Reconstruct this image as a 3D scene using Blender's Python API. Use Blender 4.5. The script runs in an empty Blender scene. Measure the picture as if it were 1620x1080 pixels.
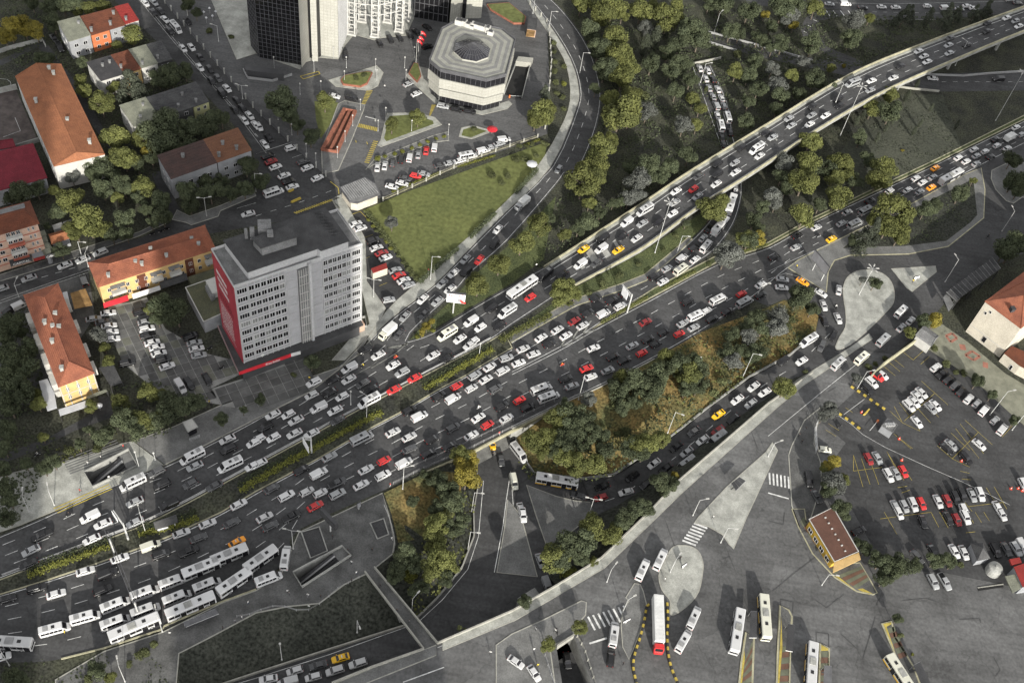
import bpy, bmesh, math, random
import numpy as np
from mathutils import Vector, Matrix, geometry
random.seed(7)
R = random.Random(11)
scene = bpy.context.scene
COL = scene.collection

# ------------------------------------------------------------------ camera
FPX, CX, CY, CAMH = 1700.0, 810.0, 540.0, 250.0      # focal length in photo pixels, centre, height above the highway
_n = Vector((565 - CX, 1950 - CY, FPX)).normalized()   # straight down, seen from the camera
_f = (Vector((0, 0, 1)) - _n * _n.z).normalized()
_r = _n.cross(_f)
cam = bpy.data.cameras.new("camera"); camo = bpy.data.objects.new("camera", cam); COL.objects.link(camo)
M3 = Matrix(((_r.x, -_r.y, -_r.z), (_f.x, -_f.y, -_f.z), (-_n.x, _n.y, _n.z)))
camo.matrix_world = Matrix.Translation((0, 0, CAMH)) @ M3.to_4x4()
cam.sensor_width = 36; cam.lens = FPX / 1620 * 36; cam.clip_start = 1; cam.clip_end = 6000
scene.camera = camo

# ------------------------------------------------------------------ sky, sun, exposure
SUN_EL, SUN_AZ = math.radians(20.0), math.radians(20.7)   # shadows run away from the camera, 20.7 degrees to the left
W = bpy.data.worlds.new("World"); scene.world = W; W.use_nodes = True
nt = W.node_tree; bg = nt.nodes["Background"]
sky = nt.nodes.new("ShaderNodeTexSky"); sky.sky_type = 'NISHITA'; sky.sun_disc = False
sky.sun_elevation = SUN_EL
to_sun = Vector((math.sin(SUN_AZ) * math.cos(SUN_EL), -math.cos(SUN_AZ) * math.cos(SUN_EL), math.sin(SUN_EL)))
sky.sun_rotation = math.atan2(to_sun.x, to_sun.y)
hs = nt.nodes.new("ShaderNodeHueSaturation"); hs.inputs['Saturation'].default_value = 0.06
nt.links.new(sky.outputs[0], hs.inputs['Color']); nt.links.new(hs.outputs[0], bg.inputs[0])
bg.inputs[1].default_value = 0.15
sd = bpy.data.lights.new("sun", 'SUN'); sd.energy = 3.5; sd.angle = math.radians(0.5); sd.color = (1.0, 0.955, 0.86)
so = bpy.data.objects.new("sun", sd); COL.objects.link(so)
so.rotation_euler = to_sun.to_track_quat('Z', 'Y').to_euler()
vs = scene.view_settings; vs.view_transform = 'Standard'; vs.look = 'None'; vs.gamma = 1; vs.use_curve_mapping = False
vs.exposure = 1.2
scene.cycles.max_bounces = 4; scene.cycles.diffuse_bounces = 2; scene.cycles.glossy_bounces = 2
scene.cycles.transmission_bounces = 2; scene.cycles.transparent_max_bounces = 4

# ------------------------------------------------------------------ photo pixel -> place in the world
def ray(x, y):
    v = Vector((x - CX, y - CY, FPX)); return Vector((v.dot(_r), v.dot(_f), -v.dot(_n)))
def P(x, y, z=0.0):
    d = ray(x, y); t = (z - CAMH) / d.z
    return Vector((d.x * t, d.y * t, z))
def proj(p):
    v = _r * p[0] + _f * p[1] + _n * (CAMH - p[2]); return (CX + FPX * v.x / v.z, CY + FPX * v.y / v.z)
def PS(x, y, zf, add=0.0):
    z = 0.0
    for _ in range(8): z = zf(P(x, y, z + add))
    return P(x, y, z + add)
def pxm(p):                                           # photo pixels per metre (sideways) at p
    a = proj(p); b = proj(Vector(p) + Vector((1, 0, 0))); return math.hypot(a[0] - b[0], a[1] - b[1])
def pts(s):
    """'@rc x,y x,y' : pixels read in tile (row, column) of the photo enlarged four times; '@i' : plain photo pixels."""
    o = (0, 0); k = 1.0; out = []
    for t in s.split():
        if t[0] == '@':
            if t == '@i': o = (0, 0); k = 1.0
            else: o = (int(t[2]) * 405, int(t[1]) * 270); k = 0.25
        else:
            a = t.split(','); out.append((o[0] + float(a[0]) * k, o[1] + float(a[1]) * k) + tuple(float(q) for q in a[2:]))
    return out
def WP(s, z=0.0): return [P(q[0], q[1], z) for q in pts(s)]
# heights: the flyover climbs to the right; the lower roads dip to -6 m under the highway
_va, _vb = P(860, 440), P(1620, 30, 9); _vd = (_vb - _va).to_2d(); _vl = _vd.length; _vd.normalize()
def z_fly(p):
    s = (Vector((p[0], p[1])) - _va.to_2d()).dot(_vd) / _vl
    return float(np.interp(s, [0, .12, .35, .6, 1.0, 1.3], [0, 1.2, 5.2, 7.6, 9.0, 9.0]))
_la, _lb = P(1262, 582), P(1000, 770, -6); _ld = (_lb - _la).to_2d(); _ll = _ld.length; _ld.normalize()
def z_low(p):
    s = (Vector((p[0], p[1])) - _la.to_2d()).dot(_ld) / _ll
    s = min(1.0, max(0.0, s)); return -6.0 * (s * s * (3 - 2 * s))
def z_flat(p): return 0.0

# ------------------------------------------------------------------ materials
MATS = {}
def nm(name, base, rough=0.85, var=0.12, scale=0.35, base2=None, fine=0.06, spec=0.3, metal=0.0, coat=0.0, randobj=0.0, local=False, bump=0.0, amount=0.5):
    """plain colour broken up by two scales of noise; base2 = second colour of the large patches"""
    if name in MATS: return MATS[name]
    m = bpy.data.materials.new(name); m.use_nodes = True; t = m.node_tree; b = t.nodes["Principled BSDF"]
    b.inputs['Roughness'].default_value = rough; b.inputs['Metallic'].default_value = metal
    b.inputs['Specular IOR Level'].default_value = spec; b.inputs['Coat Weight'].default_value = coat
    N = t.nodes.new; L = t.links.new
    tc = N("ShaderNodeTexCoord"); n1 = N("ShaderNodeTexNoise"); n1.inputs['Scale'].default_value = scale; n1.inputs['Detail'].default_value = 5; n1.inputs['Roughness'].default_value = .6
    geo = N("ShaderNodeNewGeometry")
    src = tc.outputs['Object'] if local else geo.outputs['Position']
    L(src, n1.inputs['Vector'])
    mr = N("ShaderNodeMapRange"); mr.inputs[1].default_value = .35; mr.inputs[2].default_value = .65
    L(n1.outputs[0], mr.inputs[0])
    mix = N("ShaderNodeMix"); mix.data_type = 'RGBA'
    c1 = base; c2 = base2 if base2 else tuple(c * (1 - 2 * var) for c in base)
    c1 = c1 if base2 else tuple(min(1, c * (1 + var)) for c in base)
    mix.inputs[6].default_value = (*c1, 1); mix.inputs[7].default_value = (*c2, 1); L(mr.outputs[0], mix.inputs[0])
    n2 = N("ShaderNodeTexNoise"); n2.inputs['Scale'].default_value = scale * 14; n2.inputs['Detail'].default_value = 4
    L(src, n2.inputs['Vector'])
    m2 = N("ShaderNodeMapRange"); m2.inputs[1].default_value = .3; m2.inputs[2].default_value = .7; m2.inputs[3].default_value = 1 - fine * 2; m2.inputs[4].default_value = 1 + fine * 2
    L(n2.outputs[0], m2.inputs[0])
    mul = N("ShaderNodeMix"); mul.data_type = 'RGBA'; mul.blend_type = 'MULTIPLY'; mul.inputs[0].default_value = 1
    L(mix.outputs[2], mul.inputs[6]); L(m2.outputs[0], mul.inputs[7])
    out = mul.outputs[2]
    if randobj:
        oi = N("ShaderNodeObjectInfo"); m3 = N("ShaderNodeMapRange"); m3.inputs[3].default_value = 1 - randobj; m3.inputs[4].default_value = 1 + randobj
        L(oi.outputs['Random'], m3.inputs[0])
        mu = N("ShaderNodeMix"); mu.data_type = 'RGBA'; mu.blend_type = 'MULTIPLY'; mu.inputs[0].default_value = 1
        L(out, mu.inputs[6]); L(m3.outputs[0], mu.inputs[7]); out = mu.outputs[2]
    L(out, b.inputs['Base Color'])
    if bump:
        bp = N("ShaderNodeBump"); bp.inputs['Strength'].default_value = bump; bp.inputs['Distance'].default_value = .05
        L(n2.outputs[0], bp.inputs['Height']); L(bp.outputs[0], b.inputs['Normal'])
    MATS[name] = m; return m
def asphalt(name, base, patch=0.3, streak=26):
    """asphalt: broad wear, stretched tyre streaks, small repairs along cracks"""
    m = nm(name, base, rough=.9, var=patch * .5, scale=.09, fine=.10, spec=.25, bump=.15)
    t = m.node_tree; b = t.nodes["Principled BSDF"]; N = t.nodes.new; L = t.links.new
    geo = N("ShaderNodeNewGeometry")
    vo = N("ShaderNodeTexVoronoi"); vo.feature = 'DISTANCE_TO_EDGE'; vo.inputs['Scale'].default_value = .075
    nz = N("ShaderNodeTexNoise"); nz.inputs['Scale'].default_value = .35; nz.inputs['Detail'].default_value = 3
    L(geo.outputs['Position'], nz.inputs['Vector'])
    va = N("ShaderNodeVectorMath"); va.operation = 'MULTIPLY_ADD'; L(nz.outputs['Color'], va.inputs[0]); va.inputs[1].default_value = (4, 4, 4); L(geo.outputs['Position'], va.inputs[2])
    L(va.outputs[0], vo.inputs['Vector'])
    mr = N("ShaderNodeMapRange"); mr.inputs[1].default_value = .004; mr.inputs[2].default_value = .014; mr.inputs[3].default_value = .8; mr.inputs[4].default_value = 1
    L(vo.outputs['Distance'], mr.inputs[0])
    v2 = N("ShaderNodeTexVoronoi"); v2.inputs['Scale'].default_value = .055; L(va.outputs[0], v2.inputs['Vector'])
    s = N("ShaderNodeSeparateColor"); L(v2.outputs['Color'], s.inputs[0])
    m2 = N("ShaderNodeMapRange"); m2.inputs[3].default_value = 1 - patch * .45; m2.inputs[4].default_value = 1 + patch * .45; L(s.outputs[0], m2.inputs[0])
    mm = N("ShaderNodeMath"); mm.operation = 'MULTIPLY'; L(mr.outputs[0], mm.inputs[0]); L(m2.outputs[0], mm.inputs[1])
    mp = N("ShaderNodeMapping"); mp.inputs['Rotation'].default_value = (0, 0, -math.radians(streak)); mp.inputs['Scale'].default_value = (.035, .55, 1)
    L(geo.outputs['Position'], mp.inputs['Vector']); n3 = N("ShaderNodeTexNoise"); n3.inputs['Scale'].default_value = 1; n3.inputs['Detail'].default_value = 3; L(mp.outputs[0], n3.inputs['Vector'])
    m4 = N("ShaderNodeMapRange"); m4.inputs[1].default_value = .3; m4.inputs[2].default_value = .7; m4.inputs[3].default_value = .84; m4.inputs[4].default_value = 1.14; L(n3.outputs[0], m4.inputs[0])
    n4 = N("ShaderNodeTexNoise"); n4.inputs['Scale'].default_value = .22; n4.inputs['Detail'].default_value = 6; n4.inputs['Roughness'].default_value = .7; L(geo.outputs['Position'], n4.inputs['Vector'])
    m5 = N("ShaderNodeMapRange"); m5.inputs[1].default_value = .60; m5.inputs[2].default_value = .70; m5.inputs[3].default_value = 1; m5.inputs[4].default_value = .74; L(n4.outputs[0], m5.inputs[0])
    for q_ in (m4, m5):
        m6 = N("ShaderNodeMath"); m6.operation = 'MULTIPLY'; L(mm.outputs[0], m6.inputs[0]); L(q_.outputs[0], m6.inputs[1]); mm = m6
    old = b.inputs['Base Color'].links[0].from_socket
    mu = N("ShaderNodeMix"); mu.data_type = 'RGBA'; mu.blend_type = 'MULTIPLY'; mu.inputs[0].default_value = 1
    L(old, mu.inputs[6]); L(mm.outputs[0], mu.inputs[7]); L(mu.outputs[2], b.inputs['Base Color'])
    return m
A_ROAD = asphalt("asphalt_highway", (.056, .056, .057), .22); A_OLD = asphalt("asphalt_worn", (.092, .092, .092), .3, 105)
A_LOT = asphalt("asphalt_dark", (.046, .046, .047), .3); A_BANK = asphalt("asphalt_forecourt", (.082, .082, .083), .2)
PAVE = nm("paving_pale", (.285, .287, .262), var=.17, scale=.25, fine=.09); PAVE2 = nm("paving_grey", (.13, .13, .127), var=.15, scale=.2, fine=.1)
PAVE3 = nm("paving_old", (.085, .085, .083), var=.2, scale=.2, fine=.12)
KERB = nm("kerb_stone", (.27, .265, .235), var=.12, scale=.5, fine=.1); KERBY = nm("kerb_yellowed", (.29, .275, .19), var=.15, scale=.4, fine=.1)
CONC = nm("concrete", (.25, .25, .235), var=.15, scale=.3, fine=.1); CONCD = nm("concrete_dark", (.2, .2, .19), var=.2, scale=.3, fine=.1)
WMARK = nm("road_paint_white", (.52, .52, .51), var=.2, scale=.6, fine=.2); YMARK = nm("road_paint_yellow", (.34, .27, .06), var=.15, scale=.6, fine=.2)
SOIL = nm("soil_and_litter", (.030, .031, .027), base2=(.055, .057, .040), scale=.12, fine=.3, rough=1, spec=.1)
LAWN = nm("mown_lawn", (.108, .118, .044), base2=(.086, .097, .038), scale=.05, fine=.13, rough=1, spec=.1, bump=.3)
GRASS = nm("rough_grass", (.080, .092, .040), base2=(.045, .055, .028), scale=.16, fine=.3, rough=1, spec=.1, bump=.3)
GRASSD = nm("dark_grass", (.044, .046, .038), base2=(.028, .030, .025), scale=.1, fine=.3, rough=1, spec=.1, bump=.3)
DRY = nm("dry_slope", (.165, .115, .046), base2=(.062, .070, .033), scale=.11, fine=.3, rough=1, spec=.1, bump=.3)
GLASS = nm("dark_glass", (.012, .012, .014), rough=.12, var=.05, spec=.5, fine=.02)
WHITE = nm("white_paint", (.50, .50, .49), rough=.6, var=.06, fine=.05); METAL = nm("galvanised_steel", (.32, .32, .32), rough=.45, metal=.3, var=.08)
DARKM = nm("dark_metal", (.05, .05, .052), rough=.5, var=.1); BLACK = nm("black_rubber", (.015, .015, .015), rough=.9)

# ------------------------------------------------------------------ object helpers
def link(name, me, parent=None, mat=None):
    o = bpy.data.objects.new(name, me); COL.objects.link(o)
    if parent is not None: o.parent = parent
    return o
def mesh(name, verts, faces, mats, fm=None, smooth=False):
    me = bpy.data.meshes.new(name); me.from_pydata([tuple(v) for v in verts], [], faces)
    for m in (mats if isinstance(mats, (list, tuple)) else [mats]): me.materials.append(m)
    if fm: me.polygons.foreach_set('material_index', fm)
    if smooth: me.polygons.foreach_set('use_smooth', [True] * len(faces))
    me.update(); return me
class MB:
    def __init__(s): s.v = []; s.f = []; s.m = []
    def face(s, vs, mi=0):
        b = len(s.v); s.v += [tuple(q) for q in vs]; s.f.append(tuple(range(b, b + len(vs)))); s.m.append(mi)
    def loft(s, rings, mi=0, cap=True, closed=True):
        b = len(s.v); n = len(rings[0])
        for r_ in rings: s.v += [tuple(q) for q in r_]
        for i in range(len(rings) - 1):
            for j in range(n if closed else n - 1):
                k = (j + 1) % n
                s.f.append((b + i * n + j, b + i * n + k, b + (i + 1) * n + k, b + (i + 1) * n + j)); s.m.append(mi)
        if cap:
            s.f.append(tuple(b + j for j in reversed(range(n)))); s.m.append(mi)
            s.f.append(tuple(b + (len(rings) - 1) * n + j for j in range(n))); s.m.append(mi)
    def prism(s, poly, z0, z1, mi=0, top=None):
        """vertical prism over a world polygon (any winding)"""
        poly = [Vector((q[0], q[1], 0)) for q in poly]
        a = sum(poly[i].x * poly[(i + 1) % len(poly)].y - poly[(i + 1) % len(poly)].x * poly[i].y for i in range(len(poly)))
        if a < 0: poly = poly[::-1]
        s.loft([[(q.x, q.y, z0) for q in poly], [(q.x, q.y, z1) for q in poly]], mi)
        if top is not None: s.m[-1] = top
    def box(s, c, size, rz=0.0, mi=0, tilt=None):
        cx, cy, cz = c; a, b_, h = size[0] / 2, size[1] / 2, size[2]
        co, si = math.cos(rz), math.sin(rz)
        p = [(cx + x * co - y * si, cy + x * si + y * co) for x, y in ((-a, -b_), (a, -b_), (a, b_), (-a, b_))]
        s.prism(p, cz, cz + h, mi)
    def tube(s, a, b, r0, r1=None, n=6, mi=0):
        a = Vector(a); b = Vector(b); r1 = r0 if r1 is None else r1
        d = (b - a).normalized(); u = d.orthogonal().normalized(); w = d.cross(u)
        s.loft([[c + (u * math.cos(t) + w * math.sin(t)) * r for t in [2 * math.pi * i / n for i in range(n)]] for c, r in ((a, r0), (b, r1))], mi)
    def strip(s, a, b, width, z=None, mi=0):
        a = Vector(a); b = Vector(b); d = (b - a); d.z = 0
        if d.length < 1e-4: return
        p = Vector((-d.y, d.x, 0)).normalized() * width / 2
        s.face([a - p, b - p, b + p, a + p], mi)
    def build(s, name, mats, parent=None, smooth=False):
        o = link(name, mesh(name, s.v, s.f, mats, s.m, smooth), parent); return o
LABELS = []
def tag(o, label, cat, group=None, kind=None):
    if label is not None: o["label"] = label
    if cat is not None: o["category"] = cat
    if group: o["group"] = group
    if kind: o["kind"] = kind
    return o
def struct(o): o["kind"] = "structure"; return o
def empty(name, loc=(0, 0, 0), rz=0.0):
    o = bpy.data.objects.new(name, None); COL.objects.link(o); o.location = loc; o.rotation_euler = (0, 0, rz); o.empty_display_size = .5; return o
def inside(p, poly):
    c = False; n = len(poly); x, y = p[0], p[1]
    for i in range(n):
        a, b = poly[i], poly[i - 1]
        if (a[1] > y) != (b[1] > y) and x < (b[0] - a[0]) * (y - a[1]) / (b[1] - a[1]) + a[0]: c = not c
    return c
HOLES = []
def fill(outline, holes=None, z=None, inner=()):
    """triangulate world polygon (Vectors) minus holes; returns verts, faces"""
    holes = HOLES if holes is None else holes
    bb = (min(p[0] for p in outline), max(p[0] for p in outline), min(p[1] for p in outline), max(p[1] for p in outline))
    hs_ = [h for h in holes if not (max(q[0] for q in h) < bb[0] or min(q[0] for q in h) > bb[1] or max(q[1] for q in h) < bb[2] or min(q[1] for q in h) > bb[3])]
    V = []; E_ = []; Z = []
    for loop in [outline] + hs_:
        b = len(V); n = len(loop)
        for i, p in enumerate(loop): V.append(Vector((p[0], p[1]))); Z.append(p[2] if len(p) > 2 else 0); E_.append((b + i, b + (i + 1) % n))
    for p in inner: V.append(Vector((p[0], p[1]))); Z.append(p[2])
    r_ = geometry.delaunay_2d_cdt(V, E_, [], 0, 1e-5)
    ov, of, orig = r_[0], r_[2], r_[3]
    verts = [(v.x, v.y, (Z[orig[i][0]] if orig[i] else Z[0]) if z is None else z) for i, v in enumerate(ov)]
    faces = []
    for f in of:
        c = sum((ov[i] for i in f), Vector((0, 0))) / len(f)
        if inside(c, outline) and not any(inside(c, h) for h in hs_):
            a = (ov[f[1]] - ov[f[0]]).cross(ov[f[2]] - ov[f[0]])
            faces.append(tuple(f) if a > 0 else tuple(reversed(f)))
    return verts, faces
def sheet(name, s, mat, z, holes=None):
    """flat surface of the setting drawn over photo pixels (string) at height z"""
    pl = WP(s, z) if isinstance(s, str) else s
    v, f = fill(pl, holes, z)
    return struct(link(name, mesh(name, v, f, mat)))
def slab(name, s, mat, h=.13, kerb=KERB, kw=.3, z0=0.0, holes=None):
    """raised pavement or island: top sheet, kerb stones round the rim"""
    pl = WP(s, z0) if isinstance(s, str) else s
    v, f = fill(pl, holes, z0 + h)
    mb = MB(); mb.v = list(v); mb.f = list(f); mb.m = [0] * len(f)
    n = len(pl)
    for i in range(n):
        a, b = pl[i], pl[(i + 1) % n]
        mb.face([(a[0], a[1], z0 - .02), (b[0], b[1], z0 - .02), (b[0], b[1], z0 + h), (a[0], a[1], z0 + h)], 1)
    o = mb.build(name, [mat, kerb]); struct(o)
    if kw:
        wall(name.split('.')[0] + "_kerb", list(pl) + [pl[0]], h + .02, kw, kerb, z0, shift=0, parent=o)
    return o
def wall(name, path, h, th, mat, z0=0.0, shift=0.0, parent=None, zf=None):
    """continuous low wall, kerb or parapet following world points"""
    path = [Vector((p[0], p[1], (p[2] if zf else z0))) for p in path]
    q = [path[0]]
    for p in path[1:]:
        if (p - q[-1]).length > .05: q.append(p)
    path = q; n = len(path); closed = (path[0] - path[-1]).length < .06
    L_, R_ = [], []
    for i, p in enumerate(path):
        if closed: a, b = path[i - 1 if i else n - 2], path[i + 1 if i < n - 1 else 1]
        else: a, b = path[max(0, i - 1)], path[min(n - 1, i + 1)]
        d = (b - a).to_2d(); d.normalize(); nn = Vector((-d.y, d.x, 0))
        L_.append(p + nn * (th / 2 + shift)); R_.append(p + nn * (-th / 2 + shift))
    mb = MB(); up = Vector((0, 0, h))
    mb.loft([[R_[i], L_[i], L_[i] + up, R_[i] + up] for i in range(n)])
    o = mb.build(name, [mat], parent)
    if parent is None: struct(o)
    return o
def smooth_path(pl, k=4):
    """Catmull-Rom through world points"""
    out = []; n = len(pl)
    for i in range(n - 1):
        p0, p1, p2, p3 = pl[max(0, i - 1)], pl[i], pl[i + 1], pl[min(n - 1, i + 2)]
        for j in range(k):
            t = j / k
            out.append(.5 * ((2 * p1) + (p2 - p0) * t + (2 * p0 - 5 * p1 + 4 * p2 - p3) * t * t + (3 * p1 - p0 - 3 * p2 + p3) * t ** 3))
    out.append(pl[-1]); return out
def resample(pl, step, off=0.0):
    out = []; d = off
    for a, b in zip(pl[:-1], pl[1:]):
        L_ = (b - a).length; 
        while d <= L_: out.append(a + (b - a) * (d / L_)); d += step
        d -= L_
    return out
def between(pa, pb, t):
    """path a fraction t of the way from edge a to edge b (both world paths)"""
    n = 60
    def norm(p):
        c = [0]
        for a, b in zip(p[:-1], p[1:]): c.append(c[-1] + (b - a).length)
        return [u / c[-1] for u in c]
    ca, cb = norm(pa), norm(pb); out = []
    for i in range(n + 1):
        u = i / n
        f = lambda p, c: Vector([float(np.interp(u, c, [q[k] for q in p])) for k in range(3)])
        out.append(f(pa, ca).lerp(f(pb, cb), t))
    return out
def dashes(mb, path, dash=3.0, gap=4.5, width=.16, dz=.085, off=0.0):
    p = resample(path, .5)
    i = int(off / .5); a = int(dash / .5); s = int((dash + gap) / .5)
    while i + a < len(p):
        mb.strip(p[i] + Vector((0, 0, dz)), p[i + a] + Vector((0, 0, dz)), width); i += s
def line(mb, path, width=.16, dz=.085):
    for a, b in zip(path[:-1], path[1:]): mb.strip(a + Vector((0, 0, dz)), b + Vector((0, 0, dz)), width)
# ================================================================== GROUND, ROADS, PAVEMENTS
S_RIM_S = "@i 285,1120 282,1035 330,1010 405,970 455,960 505,955 545,925 579,909 592,900 605,890 622,877 625,857 617,817 605,778 665,747 742,714 810,678 887,640 950,612 1035,568 1110,525 1215,486 1240,475 1275,480 1295,500 1290,525 1250,562 1285,588 1215,637 1140,702 1070,762 1027,808 950,882 880,925 810,965 692,1017 670,1027 590,1055 500,1092 430,1122"
S_RIM = WP(S_RIM_S)
TRENCH = WP("@i 880,1022 907,1004 950,1110 962,1140 905,1140 894,1110")
PIT1 = WP("@20 535,835 815,690 872,795 590,928"); PIT2 = WP("@31 235,385 545,220 600,278 292,478")
HOLES += [S_RIM, TRENCH, PIT1, PIT2]
sheet("ground", [Vector((-1500, -1300, 0)), Vector((1500, -1300, 0)), Vector((1500, 2200, 0)), Vector((-1500, 2200, 0))], SOIL, 0.0)

# ---- sunken roads
def rim_walls(name, rim, depth, mat, skip=()):
    mb = MB(); n = len(rim)
    for i in range(n):
        if i in skip: continue
        a, b = rim[i], rim[(i + 1) % n]
        mb.face([(a[0], a[1], -depth), (b[0], b[1], -depth), (b[0], b[1], .004), (a[0], a[1], .004)])
    return struct(mb.build(name, [mat]))
rim_walls("retaining_wall", S_RIM, 6.4, CONC, skip=(15,))
UNDER = WP("@i 742,714 810,678")
floor = [p.copy() for p in S_RIM]
cx_ = sum((p for p in floor), Vector()) / len(floor)
floor = [Vector((p.x + (p - cx_).normalized().x * 1.0, p.y + (p - cx_).normalized().y * 1.0, -6.35)) for p in floor]
sheet("lower_road", floor, A_ROAD, -6.35, holes=[])
mb = MB()                                             # tunnel under the highway
ta, tb = UNDER; tn = Vector((-(tb - ta).y, (tb - ta).x, 0)).normalized() * 34
z0, z1 = -6.3, -1.2
f4 = lambda a, b, za, zb: mb.face([(a.x, a.y, za), (b.x, b.y, za), (b.x, b.y, zb), (a.x, a.y, zb)])
f4(ta, ta + tn, z0, z1); f4(tb, tb + tn, z0, z1); f4(ta + tn, tb + tn, z0, z1)
mb.face([(p.x, p.y, z0) for p in (ta - tn * .05, tb - tn * .05, tb + tn, ta + tn)]); mb.face([(p.x, p.y, z1) for p in (ta, tb, tb + tn, ta + tn)])
struct(mb.build("underpass_tunnel", [CONCD]))
mb = MB(); e_ = WP("@i 665,748 742,715 810,679 890,639"); up = Vector((0, 0, 1.2))
mb.loft([[p + Vector((0, 0, -1.25)), p + Vector((0, 0, -.02)), p + Vector((.25, -.35, -.02)), p + Vector((.25, -.35, -1.25))] for p in e_])
struct(mb.build("bridge_deck_edge", [KERBY]))

def relief(name, s, mat, inner=""):
    pl = [P(q[0], q[1], q[2]) for q in pts(s)]; ins = [P(q[0], q[1], q[2]) for q in pts(inner)] if inner else []
    v, f = fill(pl, [], None, ins); return struct(link(name, mesh(name, v, f, mat, smooth=True)))
relief("grass_slope", "@i 285,1120,0 282,1035,0 330,1010,0 405,970,0 455,960,0 505,955,0 545,925,0 579,909,0 592,900,0 605,890,0 622,877,0 625,857,0 617,817,0 605,778,0 665,747,0 742,714,0 752,735,-6 757,765,-6.3 749,810,-6.3 750,848,-6.3 730,900,-6.3 690,948,-6.3 657,980,-6.3 640,990,-6.3 520,1028,-6.3 405,1065,-6.3 330,1090,-6.3 300,1120,-6.3", GRASSD, "@i 620,800,-.5 655,820,-1.5 690,850,-3 640,900,-2 600,950,-3 520,985,-2.5 420,1010,-2.5")
v_, f_ = fill([P(x, y, z) for x, y, z in ((607, 780, .1), (665, 752, .1), (735, 740, -3.4), (725, 800, -4.2), (700, 860, -4), (667, 852, -2.2), (630, 858, -.2), (620, 815, -.1))], [], None)
struct(link("dry_bank", mesh("dry_bank", [(a, b, c + .18) for a, b, c in v_], f_, DRY)))
relief("planted_mound", "@i 887,640,0 950,612,0 1035,568,0 1110,525,0 1215,486,.1 1240,475,.1 1275,480,.1 1295,500,.1 1290,525,.1 1250,562,.1 1185,597,-1.2 1120,645,-2.6 1060,692,-4.2 970,752,-6.0 922,758,-6.3 845,750,-6.3 822,718,-6.3 815,694,-6.0", DRY, "@i 1230,520,.6 1130,575,.5 1000,650,.2 900,690,-1.5 1060,620,.3 960,700,-1.5 870,710,-3")
relief("tree_bank", "@i 1250,600,-.2 1285,588,0 1215,637,0 1140,702,0 1070,762,0 1027,808,0 950,882,0 880,925,0 868,912,-6.3 905,862,-6.3 935,818,-6.3 975,800,-5.8 1020,772,-5.6 1080,728,-4 1180,650,-2", GRASSD)
la = [PS(x, y, z_low, .02) for x, y in ((1300, 515), (1250, 562), (1185, 600), (1120, 647), (1060, 694), (970, 754), (922, 760))]
lb = [Vector((p.x, p.y, z_low(p) + .02)) for p in WP("@i 1330,545 1285,588 1215,637 1140,702 1085,750 1000,810 960,830")]
mb = MB(); la, lb = smooth_path(la), smooth_path(lb)
for i in range(len(la) - 1): mb.face([la[i], lb[i], lb[i + 1], la[i + 1]])
struct(mb.build("loop_road", [A_ROAD]))
def low(s, z=-6.33): return [P(q[0], q[1], z) for q in pts(s)]
slab("traffic_island", low("@i 803,790 798,835 786,905 850,912 824,815"), PAVE2, h=.13, z0=-6.35, holes=[])
slab("traffic_island", low("@i 833,767 880,785 910,792 962,797 935,815 905,840 868,872 848,815"), PAVE2, h=.13, z0=-6.35, holes=[])
wall("kerb", low("@i 752,735 757,765 749,810 750,848 730,900 690,948 657,980 640,990 520,1028 405,1065 330,1090 300,1120"), .9, .35, KERB, -6.35)
wall("kerb", [PS(x, y, z_low) for x, y in ((1290, 527), (1250, 562), (1185, 597), (1120, 645), (1060, 692), (970, 752), (922, 758))] + low("@i 845,750 822,718 815,694"), 1.0, .4, CONCD, zf=1)
mb = MB()
line(mb, low("@i 808,745 801,790 796,830 782,905"), .2, .02); line(mb, low("@i 808,745 812,800 838,872"), .15, .02)
line(mb, low("@i 765,760 757,848 740,900 700,948 660,985 520,1035 405,1072 310,1100"), .15, .02)
ll_ = between(la, lb, .42); dashes(mb, [p + Vector((0, 0, .03)) for p in ll_], 3, 5, .15, .0)
struct(mb.build("lane_markings", [WMARK]))

# second trench: the road that comes out south of the upper street
rim_walls("trench_wall", TRENCH, 6.4, CONCD, skip=(0,))
sheet("trench_road", low("@i 860,1060 905,1030 960,1120 965,1180 880,1180", -6.3), A_ROAD, -6.3, holes=[])
mb = MB(); a, b = TRENCH[0], TRENCH[1]; mb.loft([[p + Vector((0, 0, -1.0)), p + Vector((0, 0, .9)), p + Vector((.15, -.5, .9)), p + Vector((.15, -.5, -1.0))] for p in (a, b)])
struct(mb.build("trench_portal", [KERB]))
mb = MB(); tn = Vector((-(b - a).y, (b - a).x, 0)).normalized() * 16
mb.face([(p.x, p.y, -1.0) for p in (a, b, b + tn, a + tn)]); mb.face([(p.x, p.y, q) for p, q in ((a, -6.3), (a + tn, -6.3), (a + tn, -1), (a, -1))]); mb.face([(p.x, p.y, q) for p, q in ((b, -6.3), (b + tn, -6.3), (b + tn, -1), (b, -1))])
struct(mb.build("trench_tunnel", [CONCD]))

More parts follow.
